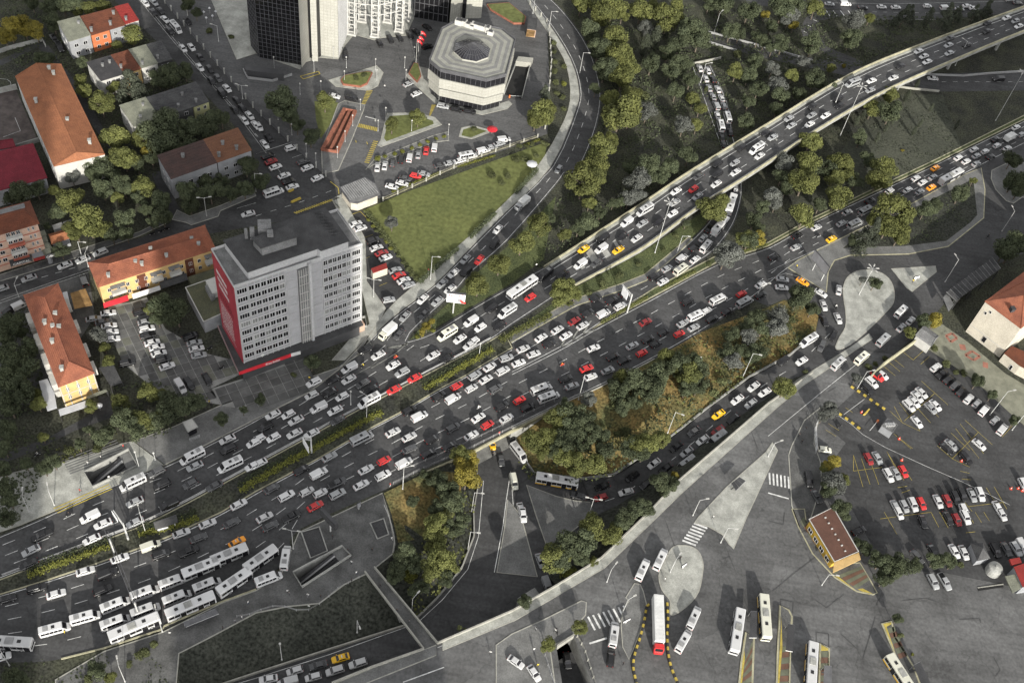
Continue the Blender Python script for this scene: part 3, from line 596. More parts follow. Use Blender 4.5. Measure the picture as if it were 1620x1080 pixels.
def car_parts(kind):
    """returns {part: (MB, materials or 'paint', smooth)}; front is +x"""
    body = MB(); P_ = {}
    if kind in 'shuj':
        if kind == 's': st = [(-2.25, .74, .36, .80), (-2.12, .86, .26, .98), (-1.3, .9, .22, 1.02), (.95, .9, .22, .98), (1.75, .87, .25, .86), (2.14, .78, .3, .74), (2.24, .62, .36, .62)]; gh = (-1.78, 1.12, -.98, .30, .97, 1.44, .80, .60)
        elif kind == 'h': st = [(-1.98, .76, .36, .86), (-1.9, .85, .26, 1.0), (-1.2, .87, .22, 1.04), (.85, .87, .22, 1.0), (1.6, .84, .25, .88), (1.94, .74, .3, .74), (2.02, .6, .36, .62)]; gh = (-1.92, 1.08, -1.52, .28, .99, 1.50, .78, .60)
        else: st = [(-2.28, .80, .42, .95), (-2.2, .9, .3, 1.12), (-1.3, .94, .28, 1.15), (1.0, .94, .28, 1.12), (1.8, .9, .3, 1.0), (2.2, .82, .36, .85), (2.3, .66, .42, .7)]; gh = (-2.2, 1.15, -1.85, .35, 1.1, 1.70, .84, .66)
        body.loft([ring(x, w, a, b) for x, w, a, b in st])
        xb0, xb1, xt0, xt1, zb, zt, wb, wt = gh
        zm = zt - .09
        k = (zm - zb) / (zt - zb)
        rect = lambda x0, x1, w, z_: [(x0, -w, z_), (x1, -w, z_), (x1, w, z_), (x0, w, z_)]
        xm0, xm1, wm = xb0 + (xt0 - xb0) * .82, xb1 + (xt1 - xb1) * .82, wb + (wt - wb) * .55
        body.loft([rect(xb0, xb1, wb, zb - .06), rect(xm0, xm1, wm, zm), rect(xt0 - .02, xt1 + .02, wt, zt)])
        for s in (-1, 1):
            body.box((st[-1][0] - .20, s * st[-2][1] * .78, .58), (.16, .3, .12), -s * .4, 1)
            body.box((st[0][0] + .03, s * st[0][1] * .82, .72), (.1, .28, .14), 0, 2)
            body.box((xb1 - .32, s * (wb + .16), zb - .02), (.16, .22, .14), 0, 0)
            body.box((0, s * (st[2][1] - .03), .24), (2.2, .08, .14), 0, 3)
        P_['body'] = (body, ['paint', LAMPW, LAMPR, BLK])
        q = MB(); q.face(off([(xb1 - .03, -wb * .93, zb + .02), (xb1 - .03, wb * .93, zb + .02), (xm1 + .03, wm * .9, zm - .02), (xm1 + .03, -wm * .9, zm - .02)], .03)); P_['windscreen'] = (q, [GLASS])
        q = MB(); q.face(off([(xb0 + .03, wb * .9, zb + .04), (xb0 + .03, -wb * .9, zb + .04), (xm0 - .03, -wm * .86, zm - .03), (xm0 - .03, wm * .86, zm - .03)], .03)); P_['rear_window'] = (q, [GLASS])
        for s, nmx in ((-1, 'a'), (1, 'b')):
            q = MB(); side_quads(q, xb0 + .35, xb1 - .38, xm0 + .15, xm1 - .16, zb + .03, zm - .04, wb, wm + .005, n=2)
            h = len(q.f) // 2; q2 = MB(); 
            for f, m in list(zip(q.f, q.m))[(0 if s < 0 else h):(h if s < 0 else None)]: q2.face([q.v[i] for i in f], m)
            P_['side_window.' + nmx] = (q2, [GLASS])
        if kind == 'j':                                  # open-backed off-roader with a soft black top
            q = MB(); q.box((-.75, 0, 1.2), (2.3, 1.6, .55)); P_['soft_top'] = (q, [BLK])
        wx = (st[2][0] - .05 if kind != 'h' else -1.22, st[-3][0] - .35 if kind != 'h' else 1.22)
        P_['wheels'] = [(x, s * (st[2][1] - .1), .32) for x in ((-1.33, 1.36) if kind == 's' else (-1.2, 1.25) if kind == 'h' else (-1.35, 1.42)) for s in (-1, 1)]
        P_['len'] = 4.5
    elif kind in 'vmp':
        L_, H_, w = (5.0, 1.95, .96) if kind == 'v' else (6.9, 2.55, 1.03) if kind == 'm' else (5.2, 1.75, .95)
        a = -L_ / 2; f = L_ / 2
        if kind == 'p':
            body.loft([ring(x, ww, zb, zt) for x, ww, zb, zt in ((a, .86, .5, 1.0), (a + .1, .93, .35, 1.08), (f - 1.9, .94, .3, 1.1), (f - 1.0, .93, .3, 1.02), (f - .15, .84, .36, .88), (f, .66, .45, .7))])
            body.loft([[(x, y, z_) for x, y in ((-.75, -wv), (1.25 - d, -wv), (1.25 - d, wv), (-.75, wv))] for z_, wv, d in ((1.05, .84, 0), (1.66, .68, .62), (1.72, .6, .72))])
            body.box((-1.65, 0, 1.085), (1.5, 1.5, .02), 0, 3)
            q = MB(); q.face(off([(1.22, -.76, 1.1), (1.22, .76, 1.1), (.68, .62, 1.62), (.68, -.62, 1.62)], .03)); P_['windscreen'] = (q, [GLASS])
            for s, nmx in ((-1, 'a'), (1, 'b')):
                q = MB(); qq = [(-.6, s * .82, 1.12), (.95, s * .82, 1.12), (.55, s * .70, 1.6), (-.6, s * .70, 1.6)]; q.face(off(qq if s < 0 else qq[::-1], .03)); P_['side_window.' + nmx] = (q, [GLASS])
        else:
            nose = 1.25 if kind == 'v' else 1.15
            body.loft([ring(x, ww, zb, zt, .2) for x, ww, zb, zt in ((a, w * .9, .4, H_ - .12), (a + .12, w, .3, H_), (f - nose - .85, w, .3, H_), (f - nose - .55, w * .99, .3, H_ - .08), (f - nose + .35, w * .97, .3, 1.22), (f - .25, w * .9, .34, 1.0), (f, w * .72, .42, .78))])
            ht = H_ - .2; x0, x1 = f - nose + .31, f - nose - .46
            q = MB(); q.face(off([(x0, -w * .8, 1.30), (x0, w * .8, 1.30), (x1, w * .78, ht), (x1, -w * .78, ht)], .06)); P_['windscreen'] = (q, [GLASS])
            zb_ = H_ * .53; zt_ = H_ - .27
            q0 = a + .35 if kind == 'm' else f - nose - 1.35
            for s, nmx in ((-1, 'a'), (1, 'b')):
                q = MB()
                n_ = 5 if kind == 'm' else 1; e = f - nose - .62
                for i in range(n_):
                    u0, u1 = q0 + (e - q0) * i / n_ + .05, q0 + (e - q0) * (i + 1) / n_ - .04
                    qq = [(u0, s * w, zb_), (u1, s * w, zb_), (u1, s * w, zt_), (u0, s * w, zt_)]; q.face(off(qq if s < 0 else qq[::-1], .02))
                P_['side_window.' + nmx] = (q, [GLASS])
            q = MB(); q.face(off([(a, w * .72, zb_ + .05), (a, -w * .72, zb_ + .05), (a, -w * .72, zt_), (a, w * .72, zt_)], .03)); P_['rear_window'] = (q, [GLASS])
            if kind == 'm':
                q = MB(); q.box((-.2, 0, H_ - .01), (.75, .7, .09)); P_['roof_hatch'] = (q, [BLK])
                q = MB(); q.box((-1.9, 0, H_ - .01), (1.15, 1.2, .16)); P_['air_conditioner'] = (q, [GREYP])
            body.box((f - .18, -w * .62, .72), (.22, .34, .16), .3, 1); body.box((f - .18, w * .62, .72), (.22, .34, .16), -.3, 1)
            for s in (-1, 1): body.box((a + .02, s * w * .82, .8), (.08, .16, .5), 0, 2); body.box((f - nose - .1, s * (w + .16), 1.28), (.14, .28, .26), 0, 3)
        P_['body'] = (body, ['paint', LAMPW, LAMPR, BLK]); P_['wheels'] = [(x, s * (w - .12), .34) for x in (a + 1.15 if kind != 'm' else a + 1.6, f - .95) for s in (-1, 1)]; P_['len'] = L_
    elif kind in 'baA':
        L_ = 12.0 if kind == 'b' else 9.3; w = 1.27; H_ = 3.0; a, f = -L_ / 2, L_ / 2
        body.loft([ring(x, ww, .32, zt, .14) for x, ww, zt in ((a, w * .95, H_ - .1), (a + .12, w, H_), (f - .25, w, H_), (f, w * .93, H_ - .15))])
        P_['body'] = (body, ['paint', LAMPW, LAMPR, BLK])
        for s in (-1, 1): body.box((f - .02, s * .95, .6), (.1, .35, .2), 0, 1); body.box((a + .02, s * 1.0, .9), (.08, .2, .5), 0, 2)
        q = MB()
        q.face(off([(f - .0, -w * .86, 1.1), (f - .0, w * .86, 1.1), (f - .09, w * .84, H_ - .35), (f - .09, -w * .84, H_ - .35)], .04)); P_['windscreen'] = (q, [GLASS])
        n_ = 8 if kind == 'b' else 6
        for s, nmx in ((-1, 'a'), (1, 'b')):
            q = MB()
            for i in range(n_):
                u0, u1 = a + .3 + (L_ - .6) * i / n_ + .05, a + .3 + (L_ - .6) * (i + 1) / n_ - .05
                door = s < 0 and i in (2, 5, n_ - 1)
                qq = [(u0, s * w, .45 if door else 1.35), (u1, s * w, .45 if door else 1.35), (u1, s * w, 2.5), (u0, s * w, 2.5)]; q.face(off(qq if s < 0 else qq[::-1], .02))
            P_['side_window.' + nmx] = (q, [GLASS])
        for k, x in enumerate((a + L_ * .22, a + L_ * .7)):
            q = MB(); q.box((x, 0, H_ - .01), (.85, .75, .1)); P_['roof_hatch.' + 'ab'[k]] = (q, [BLK])
        q = MB(); q.box((a + L_ * .46, 0, H_ - .02), (1.9, 1.5, .24)); P_['air_conditioner'] = (q, [GREYP if kind != 'b' else CONC])
        P_['wheels_big'] = [(x, s * (w - .14), .48) for x in (a + 2.6, f - 2.4) for s in (-1, 1)]; P_['len'] = L_
        q = MB(); q.loft([ring(x, w + .015, .34, .98, .05) for x in (a + .1, f - .2)]); P_['skirt'] = (q, ['skirt'])
    elif kind in 'kT':
        body.loft([ring(x, ww, .45, zt, .15) for x, ww, zt in ((-.95, 1.0, 2.2), (-.85, 1.08, 2.3), (.35, 1.08, 2.25), (.75, 1.05, 1.4), (.95, .9, 1.1))])
        P_['cab'] = (body, ['paint', LAMPW, LAMPR, BLK])
        q = MB(); q.face(off([(.72, -.85, 1.45), (.72, .85, 1.45), (.38, .85, 2.1), (.38, -.85, 2.1)], .06)); P_['windscreen'] = (q, [GLASS])
        for s, nmx in ((-1, 'a'), (1, 'b')):
            q = MB(); qq = [(-.4, s * 1.08, 1.35), (.4, s * 1.08, 1.35), (.25, s * 1.08, 2.0), (-.4, s * 1.08, 2.0)]; q.face(off(qq if s < 0 else qq[::-1], .02)); P_['side_window.' + nmx] = (q, [GLASS])
        bl = 4.4 if kind == 'k' else 12.4; h = 2.9 if kind == 'k' else 3.9
        for m_ in (P_['cab'], P_['windscreen'], P_['side_window.a'], P_['side_window.b']): m_[0].v = [(x + (bl / 2 + .1 if kind == 'k' else bl / 2 + .3), y * (1.15 if kind == 'T' else 1), z_ * (1.3 if kind == 'T' else 1)) for x, y, z_ in m_[0].v]
        q = MB(); q.loft([ring(x, 1.12 if kind == 'k' else 1.27, .95, h, .05, .03) for x in (-bl / 2 - 1, bl / 2 - 1)]); n_ = 4 if kind == 'k' else 12
        for i in range(n_): q.box((-bl / 2 - 1 + bl * (i + .5) / n_, 0, h), (.06, 2.1, .03))
        P_['cargo_box'] = (q, [WHITE if kind == 'T' else GREYP if False else WHITE])
        q = MB(); q.box((-.5, 0, .55), (bl + 1.0, .8, .4)); P_['chassis'] = (q, [BLK])
        P_['wheels_big'] = [(x, s * .95, .48) for x in ((-bl / 2 + .2, bl / 2 + .3) if kind == 'k' else (-bl / 2, -bl / 2 + 1.3, bl / 2 - 1.6, bl / 2 + .5)) for s in (-1, 1)]; P_['len'] = bl + 2
    return P_
_cache = {}; _parts = {}
KINDS = {'s': ("sedan", "car"), 'h': ("hatchback", "car"), 'u': ("suv", "car"), 'j': ("off_roader", "car"), 'v': ("van", "van"), 'm': ("minibus", "minibus"), 'p': ("pickup", "pickup"), 'b': ("city_bus", "bus"), 'a': ("articulated_bus", "bus"), 'k': ("box_truck", "truck"), 'T': ("trailer_truck", "truck"), 't': ("taxi", "taxi")}
def vehicle_meshes(kind, col, skirt, full):
    key = (kind, col, skirt, full)
    if key in _cache: return _cache[key]
    k = {'t': 's', 'a': 'a'}.get(kind, kind)
    pp = car_parts(k); out = []
    pm = PAINTS[col][1]; sk = PAINTS[skirt][1] if skirt else pm
    res = lambda ms: [pm if m == 'paint' else sk if m == 'skirt' else m for m in ms]
    if kind == 't':
        q = MB(); q.box((-.3, 0, 1.42), (.25, .7, .16)); pp['roof_sign'] = (q, [WHITE])
    if full:
        for n_, v in pp.items():
            if n_ in ('len', 'wheels', 'wheels_big') or (n_ == 'skirt' and not skirt): continue
            out.append((n_.split('.')[0], mesh(n_.split('.')[0], v[0].v, v[0].f, res(v[1]), v[0].m), None))
        for w in pp.get('wheels', []): out.append(('wheel', WHEEL, w))
        for w in pp.get('wheels_big', []): out.append(('wheel', WHEELB, w))
    else:
        V, F, FM, MS = [], [], [], []
        for n_, v in pp.items():
            if n_ in ('len', 'wheels', 'wheels_big') or (n_ == 'skirt' and not skirt): continue
            b = len(V); V += v[0].v; mm = res(v[1])
            for m in mm:
                if m not in MS: MS.append(m)
            F += [tuple(i + b for i in f) for f in v[0].f]; FM += [MS.index(mm[i]) for i in v[0].m]
        wl = MB()
        for x, y, r_ in pp.get('wheels', []) + pp.get('wheels_big', []): wl.box((x, y, 0.02), (r_ * 1.8, .22, r_ * 1.7))
        b = len(V); V += wl.v; MS.append(BLACK); F += [tuple(i + b for i in f) for f in wl.f]; FM += [len(MS) - 1] * len(wl.f)
        out = mesh(KINDS[kind][0], V, F, MS, FM)
    _cache[key] = out; return out
def make_vehicle(kind, col, pos, hd, full, skirt=None, name=None, tilt=0.0):
    name = name or KINDS[kind][0]; ms = vehicle_meshes(kind, col, skirt, full)
    if full:
        o = empty(name, pos, hd)
        for n_, me, loc in ms:
            c = link(n_, me, o)
            if loc: c.location = loc
    else:
        o = link(name, ms); o.location = pos; o.rotation_euler = (0, 0, hd)
    if tilt: o.rotation_euler = (0, -tilt, hd)
    return o
FLOWS = {
 'U': ("1620,30 1465,90 1345,140 1215,215 1092,290 1000,350 910,410 810,480 700,550 560,625 405,705 250,780 75,860 -20,905", z_fly, "on the westbound highway"),
 'L': ("-20,980 150,930 350,850 500,770 690,670 810,600 960,545 1100,475 1215,415 1300,380 1400,330 1520,260 1640,198", z_flat, "on the eastbound highway"),
 'SR': ("870,0 925,80 938,160 915,230 870,290 800,350 740,420 680,470 620,530 560,580", z_flat, "on the curving road beside the lawn"),
 'SL': ("830,560 910,510 985,470 1060,430 1110,395 1150,350 1165,300 1160,240 1140,170 1110,105", z_flat, "on the slip road under the flyover"),
 'LOOP': ("1225,442 1260,445 1300,470 1318,510 1300,550 1200,615 1100,690 1000,765 930,785 850,760", z_low, "on the loop road round the planted mound"),
 'LOW': ("785,720 790,800 770,880 700,960 600,1015 440,1062 200,1110", lambda p: -6.33, "on the sunken road below the footbridge"),
 'UND': ("800,690 812,760 830,830 855,890 880,960 895,1020 905,1080", lambda p: -6.33, "on the narrow sunken road from the underpass"),
 'OV': ("600,1085 760,1015 900,960 1020,870 1150,750 1260,650 1340,580 1390,540 1440,490 1500,440", z_flat, "on the road past the bus terminal"),
 'ST': ("205,-20 290,70 345,145 400,210 440,260 490,310", z_flat, "on the street along the tall fence"),
 'ST2': ("480,290 400,335 300,360 200,385 100,425 0,460", z_flat, "on the shopping street"),
 'TOP': ("1215,5 1300,6 1400,12 1620,10", z_flat, "on the road at the far top"),
 'R2': ("1640,128 1480,128 1400,120", z_flat, "on the road under the flyover"),
}
FLOWP = {k: pts("@i " + v[0]) for k, v in FLOWS.items()}
def flow_at(x, y, only=None):
    best = None
    for k, pl in FLOWP.items():
        if only and k != only: continue
        for a, b in zip(pl[:-1], pl[1:]):
            dx, dy = b[0] - a[0], b[1] - a[1]; t = max(0, min(1, ((x - a[0]) * dx + (y - a[1]) * dy) / (dx * dx + dy * dy)))
            d = math.hypot(a[0] + t * dx - x, a[1] + t * dy - y)
            if best is None or d < best[0]: best = (d, k, math.atan2(dy, dx))
    return best
VEH = []
DATA = r"""
#U @03 1510,113,sw 1565,133,hl 1588,165,sw 1390,145,sk 1383,197,sk 1153,240,sg 1143,285,sl 1260,285,sk 1147,335,sl 953,323,sw 987,355,sw 1008,390,sw 838,418,sk 793,492,sw 655,510,sw 647,570,sl 538,520,ml 443,625,uk 453,668,sk 282,670,sk 277,728,sl 365,730,sw 133,748,sl 150,793,sl 264,785,sw 30,868,sl
@02 1450,935,uk 1550,935,mw 1568,985,sw 1300,1035,uk 1410,1030,hl 1605,840,sk
@12 1180,35,sg 1300,20,uk 1415,8,sw 1038,128,sw 1148,115,hr 1030,200,sl 1293,82,sw 1175,160,sl 842,243,mw 1017,270,hw 727,322,vw 825,332,sl 928,325,sk 577,425,vk 697,418,sk 790,425,sw 453,495,ty 565,490,vw 672,500,ty 433,588,vw 532,583,sg 205,655,mk 315,655,sk 65,735,bw 115,800,hr
@11 1490,870,uk 1590,885,mw 1360,950,vw 1420,990,hw 1540,980,sk 1210,1025,me 1290,1062,sw 1375,1078,hw
@21 773,85,sw 868,150,sw 925,195,ul 873,303,sr 1003,230,sr 1120,87,sw 1207,105,sk 1352,22,sw 675,265,sg 730,300,sk 715,370,mw 515,497,sg 500,435,sw 545,347,hw 587,238,sw 590,165,vw 692,48,uk 488,238,sk 465,320,sk 365,258,uw 352,338,hw 395,415,vw 107,462,sw 205,460,hw 252,497,sw 57,540,uk 243,580,sw 110,605,hw 352,580,sw 15,615,hw 20,770,sw
@20 1438,617,sw 1445,680,uk 1605,640,hw 1215,722,mw 1232,787,sl 1455,775,mw 1600,785,sw 990,825,ug 1025,905,uk 1203,900,hg 1357,912,sg 838,888,mw 853,1013,sl 1068,1030,vk
@30 265,145,pk 195,240,sl 182,327,sk 580,170,sw 650,72,sw 568,25,vw 855,62,sl
#L @03 1570,805,sw 1440,880,sk 1535,865,kw 1605,850,hl 1450,920,hw 1515,937,sw 1305,945,sw 1375,957,hw 1320,985,sl 1205,997,sw 1255,1020,sw 1410,990,sk 1318,1035,sl 1060,1062,to
@13 1160,35,bw 937,47,sw 980,73,sw 1045,40,sl 1035,103,to 885,120,sw 960,133,sl 770,127,sw 503,262,sl 625,245,ml 465,332,sl 555,330,ml 307,357,sw 645,190,sk 185,410,sk 403,430,ty 178,482,sl 40,545,sk
@12 1575,720,sw 1453,778,hr 1475,825,ml 1310,810,mw 1110,825,uk 1170,912,mw 1232,885,hw 1365,890,sk 1268,938,uk 845,955,sm 1080,965,sl 1150,990,sl 960,1020,hk 1058,1030,hr 860,1065,sk 1575,785,sk
@22 72,45,sw 137,78,sw 42,135,sw 238,15,sk 517,40,sw 762,25,sl 822,72,hr 640,95,sk 712,118,sk 910,15,hk 607,183,sl 472,168,sr 497,222,sw 340,232,sk 380,280,sl 188,295,mw 235,345,mw 48,370,hr 100,415,sk
@21 1585,105,ul 1480,160,sw 1562,185,uw 1385,215,ul 1455,238,sw 1363,295,hw 1270,280,hr 1155,345,uk 1247,357,vw 970,435,uk 1035,470,vw 670,605,ml 867,572,sw 970,602,sw 1515,300,ug 1555,410,uk 1408,480,sw 1465,525,hr 1585,485,sw 1245,545,ug 1363,592,sw 1117,615,sk 970,680,sg 1093,705,sk 1225,660,sk 810,752,hr 938,765,vw 697,808,sw 803,845,uw 665,905,sw 515,893,pg 465,727,sl 287,810,sk 397,830,vw 98,928,sg 193,975,uw 322,948,hw 407,957,hw 515,963,ul 375,1038,sr
@20 1510,1028,sw
@30 232,480,uk 355,515,sw 540,370,sw 757,290,sw 680,385,vk 650,490,uk 40,545,sk 953,210,ve 1020,265,uk 1195,245,pk 1147,130,sw 1257,160,sg 1313,70,sw 1465,65,sg 1500,187,to 345,735,mw 540,660,mw 730,580,mw 730,690,mw 850,727,bw 915,505,mw 920,615,mw 1095,435,mw 1120,535,mw 1272,352,aw 1452,268,aw 1310,455,mw 1205,590,bw 75,825,aw,-5 5,915,sw
@30 1482,440,aw,35 1650,295,aw,35
@31 55,30,sw 90,85,sg 225,25,pk 187,280,mw,80 80,415,mw,22
#SL @02 1188,430,sw 1240,445,sw 1225,495,sw 1272,500,sk 1247,555,sl 1302,563,sw 1272,610,sl 1325,620,sw 1293,665,vl 1340,668,hl 1300,728,sw 1365,735,mw 1322,787,mw 1380,835,sk 1328,865,sk 1340,912,sk
@12 1386,208,aw 1318,345,aw 1412,108,hl 1345,135,sk 1247,365,sk 1210,425,sl 1233,470,mw 1152,485,hk 1077,550,vw 1160,560,sw 1075,617,me 982,617,sl 898,668,uk 957,700,sw 712,775,hk 630,820,sk 685,857,uw 478,898,sk 580,900,vw 395,948,sm 448,978,sw 288,1005,sw 342,1042,sw 185,1055,sw 530,803,sk
#SR @02 295,1070,hl
@12 65,205,kl
@11 1530,370,sw 1510,462,uk 1325,558,sl 1412,562,sr 1330,640,uk 1250,647,sw 1178,712,sl 1228,748,sw 1055,810,sw 1147,825,sl 1065,905,sg 943,920,sl 832,1015,ke 905,1035,sg
#ST @00 920,20,sw 975,15,sl 970,78,sk 1018,68,sk 1045,122,sw 1113,170,mw 1075,195,sk 1158,305,sw 1212,298,sw 1268,362,sk 1265,425,sw 1328,435,sk 1380,493,sg 1338,510,sk 1437,558,sw 1405,590,vk 1500,635,sk 1535,683,sk 1485,692,sk 1580,730,sw 1547,762,sw 1618,790,sw
@01 80,870,sk 55,912,sw
#ST2 @10 410,597,sw 523,560,sl 635,517,uw 183,678,sl 1570,272,sw 5,745,sl
#TOP @03 390,25,sl 493,22,vw 602,48,sk 720,43,sw 810,46,sw 1010,38,hw 1125,48,vw 1213,57,sl 1262,38,sw 1303,52,sw 1580,18,sg 1530,-2,sl
#R2 @03 1043,495,sw 1460,497,vk
#LOOP @13 92,685,sl 88,737,sw 220,700,to 335,772,sw 352,850,sw 443,932,sw 358,950,sk 415,1040,sk 258,1070,mw
@22 1530,283,sw 1600,320,sw 1427,365,sw 1513,390,sl 1308,460,ty 1400,485,sk 1152,567,sg 1305,560,sm 1208,620,sw 1297,608,ml 1040,665,sk 1107,697,sl 1100,770,ml 900,770,sw 975,800,sk 762,855,uk 722,950,sw 850,900,sk 572,915,sk 562,985,hm 423,975,sg 285,878,by,-10
@23 338,30,ug 213,122,sw 95,120,uk
#UND @21 1495,645,hy,-80 1550,745,sg
@22 45,700,mw,-52 12,885,ve 58,1062,sw
@32 180,305,sl 225,460,vl 350,935,sk
#LOW @31 78,1052,sw 200,1070,vw 245,1000,hw 393,965,sg 362,1040,hw 500,1000,uw 535,920,ty 645,955,uw
#OV @13 448,752,sw,87 848,883,mw 903,948,sw 845,990,sl 735,1062,ml
@23 452,130,mw 600,97,me
#P1 @10 685,898,sw,8 592,935,sl,10 650,955,sg,12 690,980,sw,10 700,1020,sw,10 710,1062,sw,8 920,955,sl,15 930,1000,uw,15 935,1040,sk,15 890,890,uk,20 1205,1045,uk,20 530,690,vg,110 130,845,vw,25 60,882,sk,30
@20 962,5,sw,15 992,35,sw,15 1005,75,sw,15 1032,112,uk,12 1057,155,sw,18 1230,8,sl,15 1243,45,sw,15 1258,85,sl,10 805,135,uk,12 1142,280,vw,-58 1197,265,uk,-55 1310,235,sk,-60
#P2 @11 630,335,sw,20 660,362,sw,20 740,440,uk,20 762,487,sw,20 795,520,sm,20 820,548,sw,20 880,628,sl,20 905,660,sr,20 935,692,sw,20 965,722,sl,20 840,815,hl,12 178,30,sw,22 205,65,sk,18 230,100,sw,18 388,45,sw,22 112,130,mw,18
#P3 @01 785,275,sk,-62 850,248,uk,-60 910,240,sk,-55 975,222,sk,-50 1015,200,sk,-40 1085,172,sk,-30 1085,295,uk,15 567,355,uk,-95 965,530,sl,25 1015,592,sw,22 495,607,sw,-14 605,620,uk,-14 1183,672,ul,-12 1270,690,uk,-12 1353,703,uk,-12 768,1055,sw,82 815,1045,sw,80 865,1030,hg,78 918,1005,uk,78 973,990,vw,78 1027,975,sl,82 1077,950,sr,84 1130,925,vw,82 1165,1045,sg,14 1228,1030,sl,14 1293,1015,sw,14 1342,980,mw,10 1440,950,vw,14 1490,930,sl,14 1540,908,sl,14 1570,880,vw,6 222,935,uw,18 75,985,sk,20 95,1020,sm,20 123,1055,sw,20 298,1022,sg,20 325,1060,sw,20
@11 860,100,sw,-16 925,78,sw,-16 945,48,sg,-14 1010,32,hr,-14 1062,18,sl,-12
#P4 @23 722,208,sw,-38 692,218,jr,-38 657,258,uw,-42 630,300,uk,-42 1063,163,uw,38 1100,205,pk,40 1140,240,uk,40 1185,275,ug,45 1220,315,uk,48 1270,362,uw,45 1323,390,hl,45 1370,432,vw,48 1437,497,hl,40 1485,552,vw,50 973,323,sw,-45 945,348,sw,-45 925,380,sw,-45 892,405,uw,-45 1060,402,sw,-45 1030,420,sl,-45 943,507,sw,-48 1160,652,sl,-42 1130,675,sk,-40 1337,650,sw,-40 1252,735,uk,-48 637,740,hm,-60 693,735,sl,-58 762,845,uw,-58 808,830,sl,-58 857,820,hr,-60 808,1045,sl,-62 863,1040,hl,-62 918,1030,uw,-64 972,1022,hr,-62 1077,1010,sw,-64 1135,1005,hm,-62 1187,990,uk,-64 1230,970,uk,-64 1292,970,sl,-64 1343,965,uw,-66 1455,1050,sw,-60 1240,1070,uw,-64 1618,905,uw,-60
@33 828,3,hw,-62 980,55,sk,-68 1140,35,sk,-62 1195,45,hm,-62 1250,30,uw,-62 1478,8,sw,-60 1180,245,sw,-60 1240,253,sw,-62 1045,245,sk,-60 1440,240,uk,-60 1510,232,sg,-60 1570,230,ul,-58 1612,215,vw,-58 575,115,sk,22 945,280,sg,-50
#P5 @33 1045,437,ul,-62 1118,437,pl,-58
@23 260,870,vk,-80 308,978,sg,-60 360,683,he,-8
#BT @32 70,15,sw,-80 830,355,mw,65 942,290,mw,65 645,765,mw,84 625,920,uk,86 1153,660,mw,66 1088,808,mw,62 925,705,Tr,-88 1425,748,bw,-99 25,945,sw,-35 140,1015,sw,-55
@33 -20,660,be,-86 275,965,bl,-93 850,1040,be,-58
#P6 @00 340,240,sk,-55 378,298,vk,-62 1188,135,sk,-50
@01 20,800,sw,-60
"""
ZONES = {'P1': "in the tiled car park by the red banner", 'P2': "in the car park beside the lawn", 'P3': "in the bank forecourt", 'P4': "in the yellow-lined car park", 'P5': "near the yellow kiosk", 'BT': "in the bus terminal", 'P6': "on a back street in shade"}
zone = None; o_ = (0, 0)
for tk in DATA.split():
    if tk[0] == '#': zone = tk[1:]
    elif tk[0] == '@': o_ = (int(tk[2]) * 405, int(tk[1]) * 270)
    else:
        a = tk.split(','); x, y = o_[0] + float(a[0]) / 4, o_[1] + float(a[1]) / 4; k, c = a[2][0], a[2][1]
        skirt = None
        if k == 'b' and c in 'yel': skirt = 'y'
        if k == 'b' and c in 'yl': c = 'w'
        zf = FLOWS[zone][1] if zone in FLOWS else z_flat
        if zone == 'U' and x < 870: zf = z_flat
        hgt = {'b': 1.9, 'a': 1.9, 'm': 1.5, 'k': 1.6, 'T': 2.2, 'v': 1.1}.get(k, .8)
        if len(a) > 3: ang = -math.radians(float(a[3]))
        else: ang = flow_at(x, y, zone)[2]
        dx, dy = math.cos(ang) * 5, math.sin(ang) * 5
        p = PS(x, y, zf, hgt); q = PS(x + dx, y + dy, zf, hgt); q0 = PS(x - dx, y - dy, zf, hgt)
        hd = math.atan2(q.y - q0.y, q.x - q0.x); p.z = zf(p)
        hd += R.uniform(-.03, .03)
        lift = {'flat': .0}.get('', .05) if zf is z_flat else .04
        tilt = 0
        if zf in (z_fly, z_low):
            e = Vector((math.cos(hd), math.sin(hd), 0)) * 2; tilt = math.atan2(zf(p + e) - zf(p - e), 4)
        full = y > 330 or k in 'bamkT'
        p.z += lift
        o = make_vehicle(k, c, p, hd, full, skirt, tilt=tilt)
        if zone == 'U' and x > 860: zn = "on the flyover"
        else: zn = FLOWS[zone][2] if zone in FLOWS else ZONES[zone]
        VEH.append(dict(o=o, x=x, y=y, k=k, c=c, zn=zn, p=p, hd=hd, zone=zone, L=_parts.get(k, 4.5)))
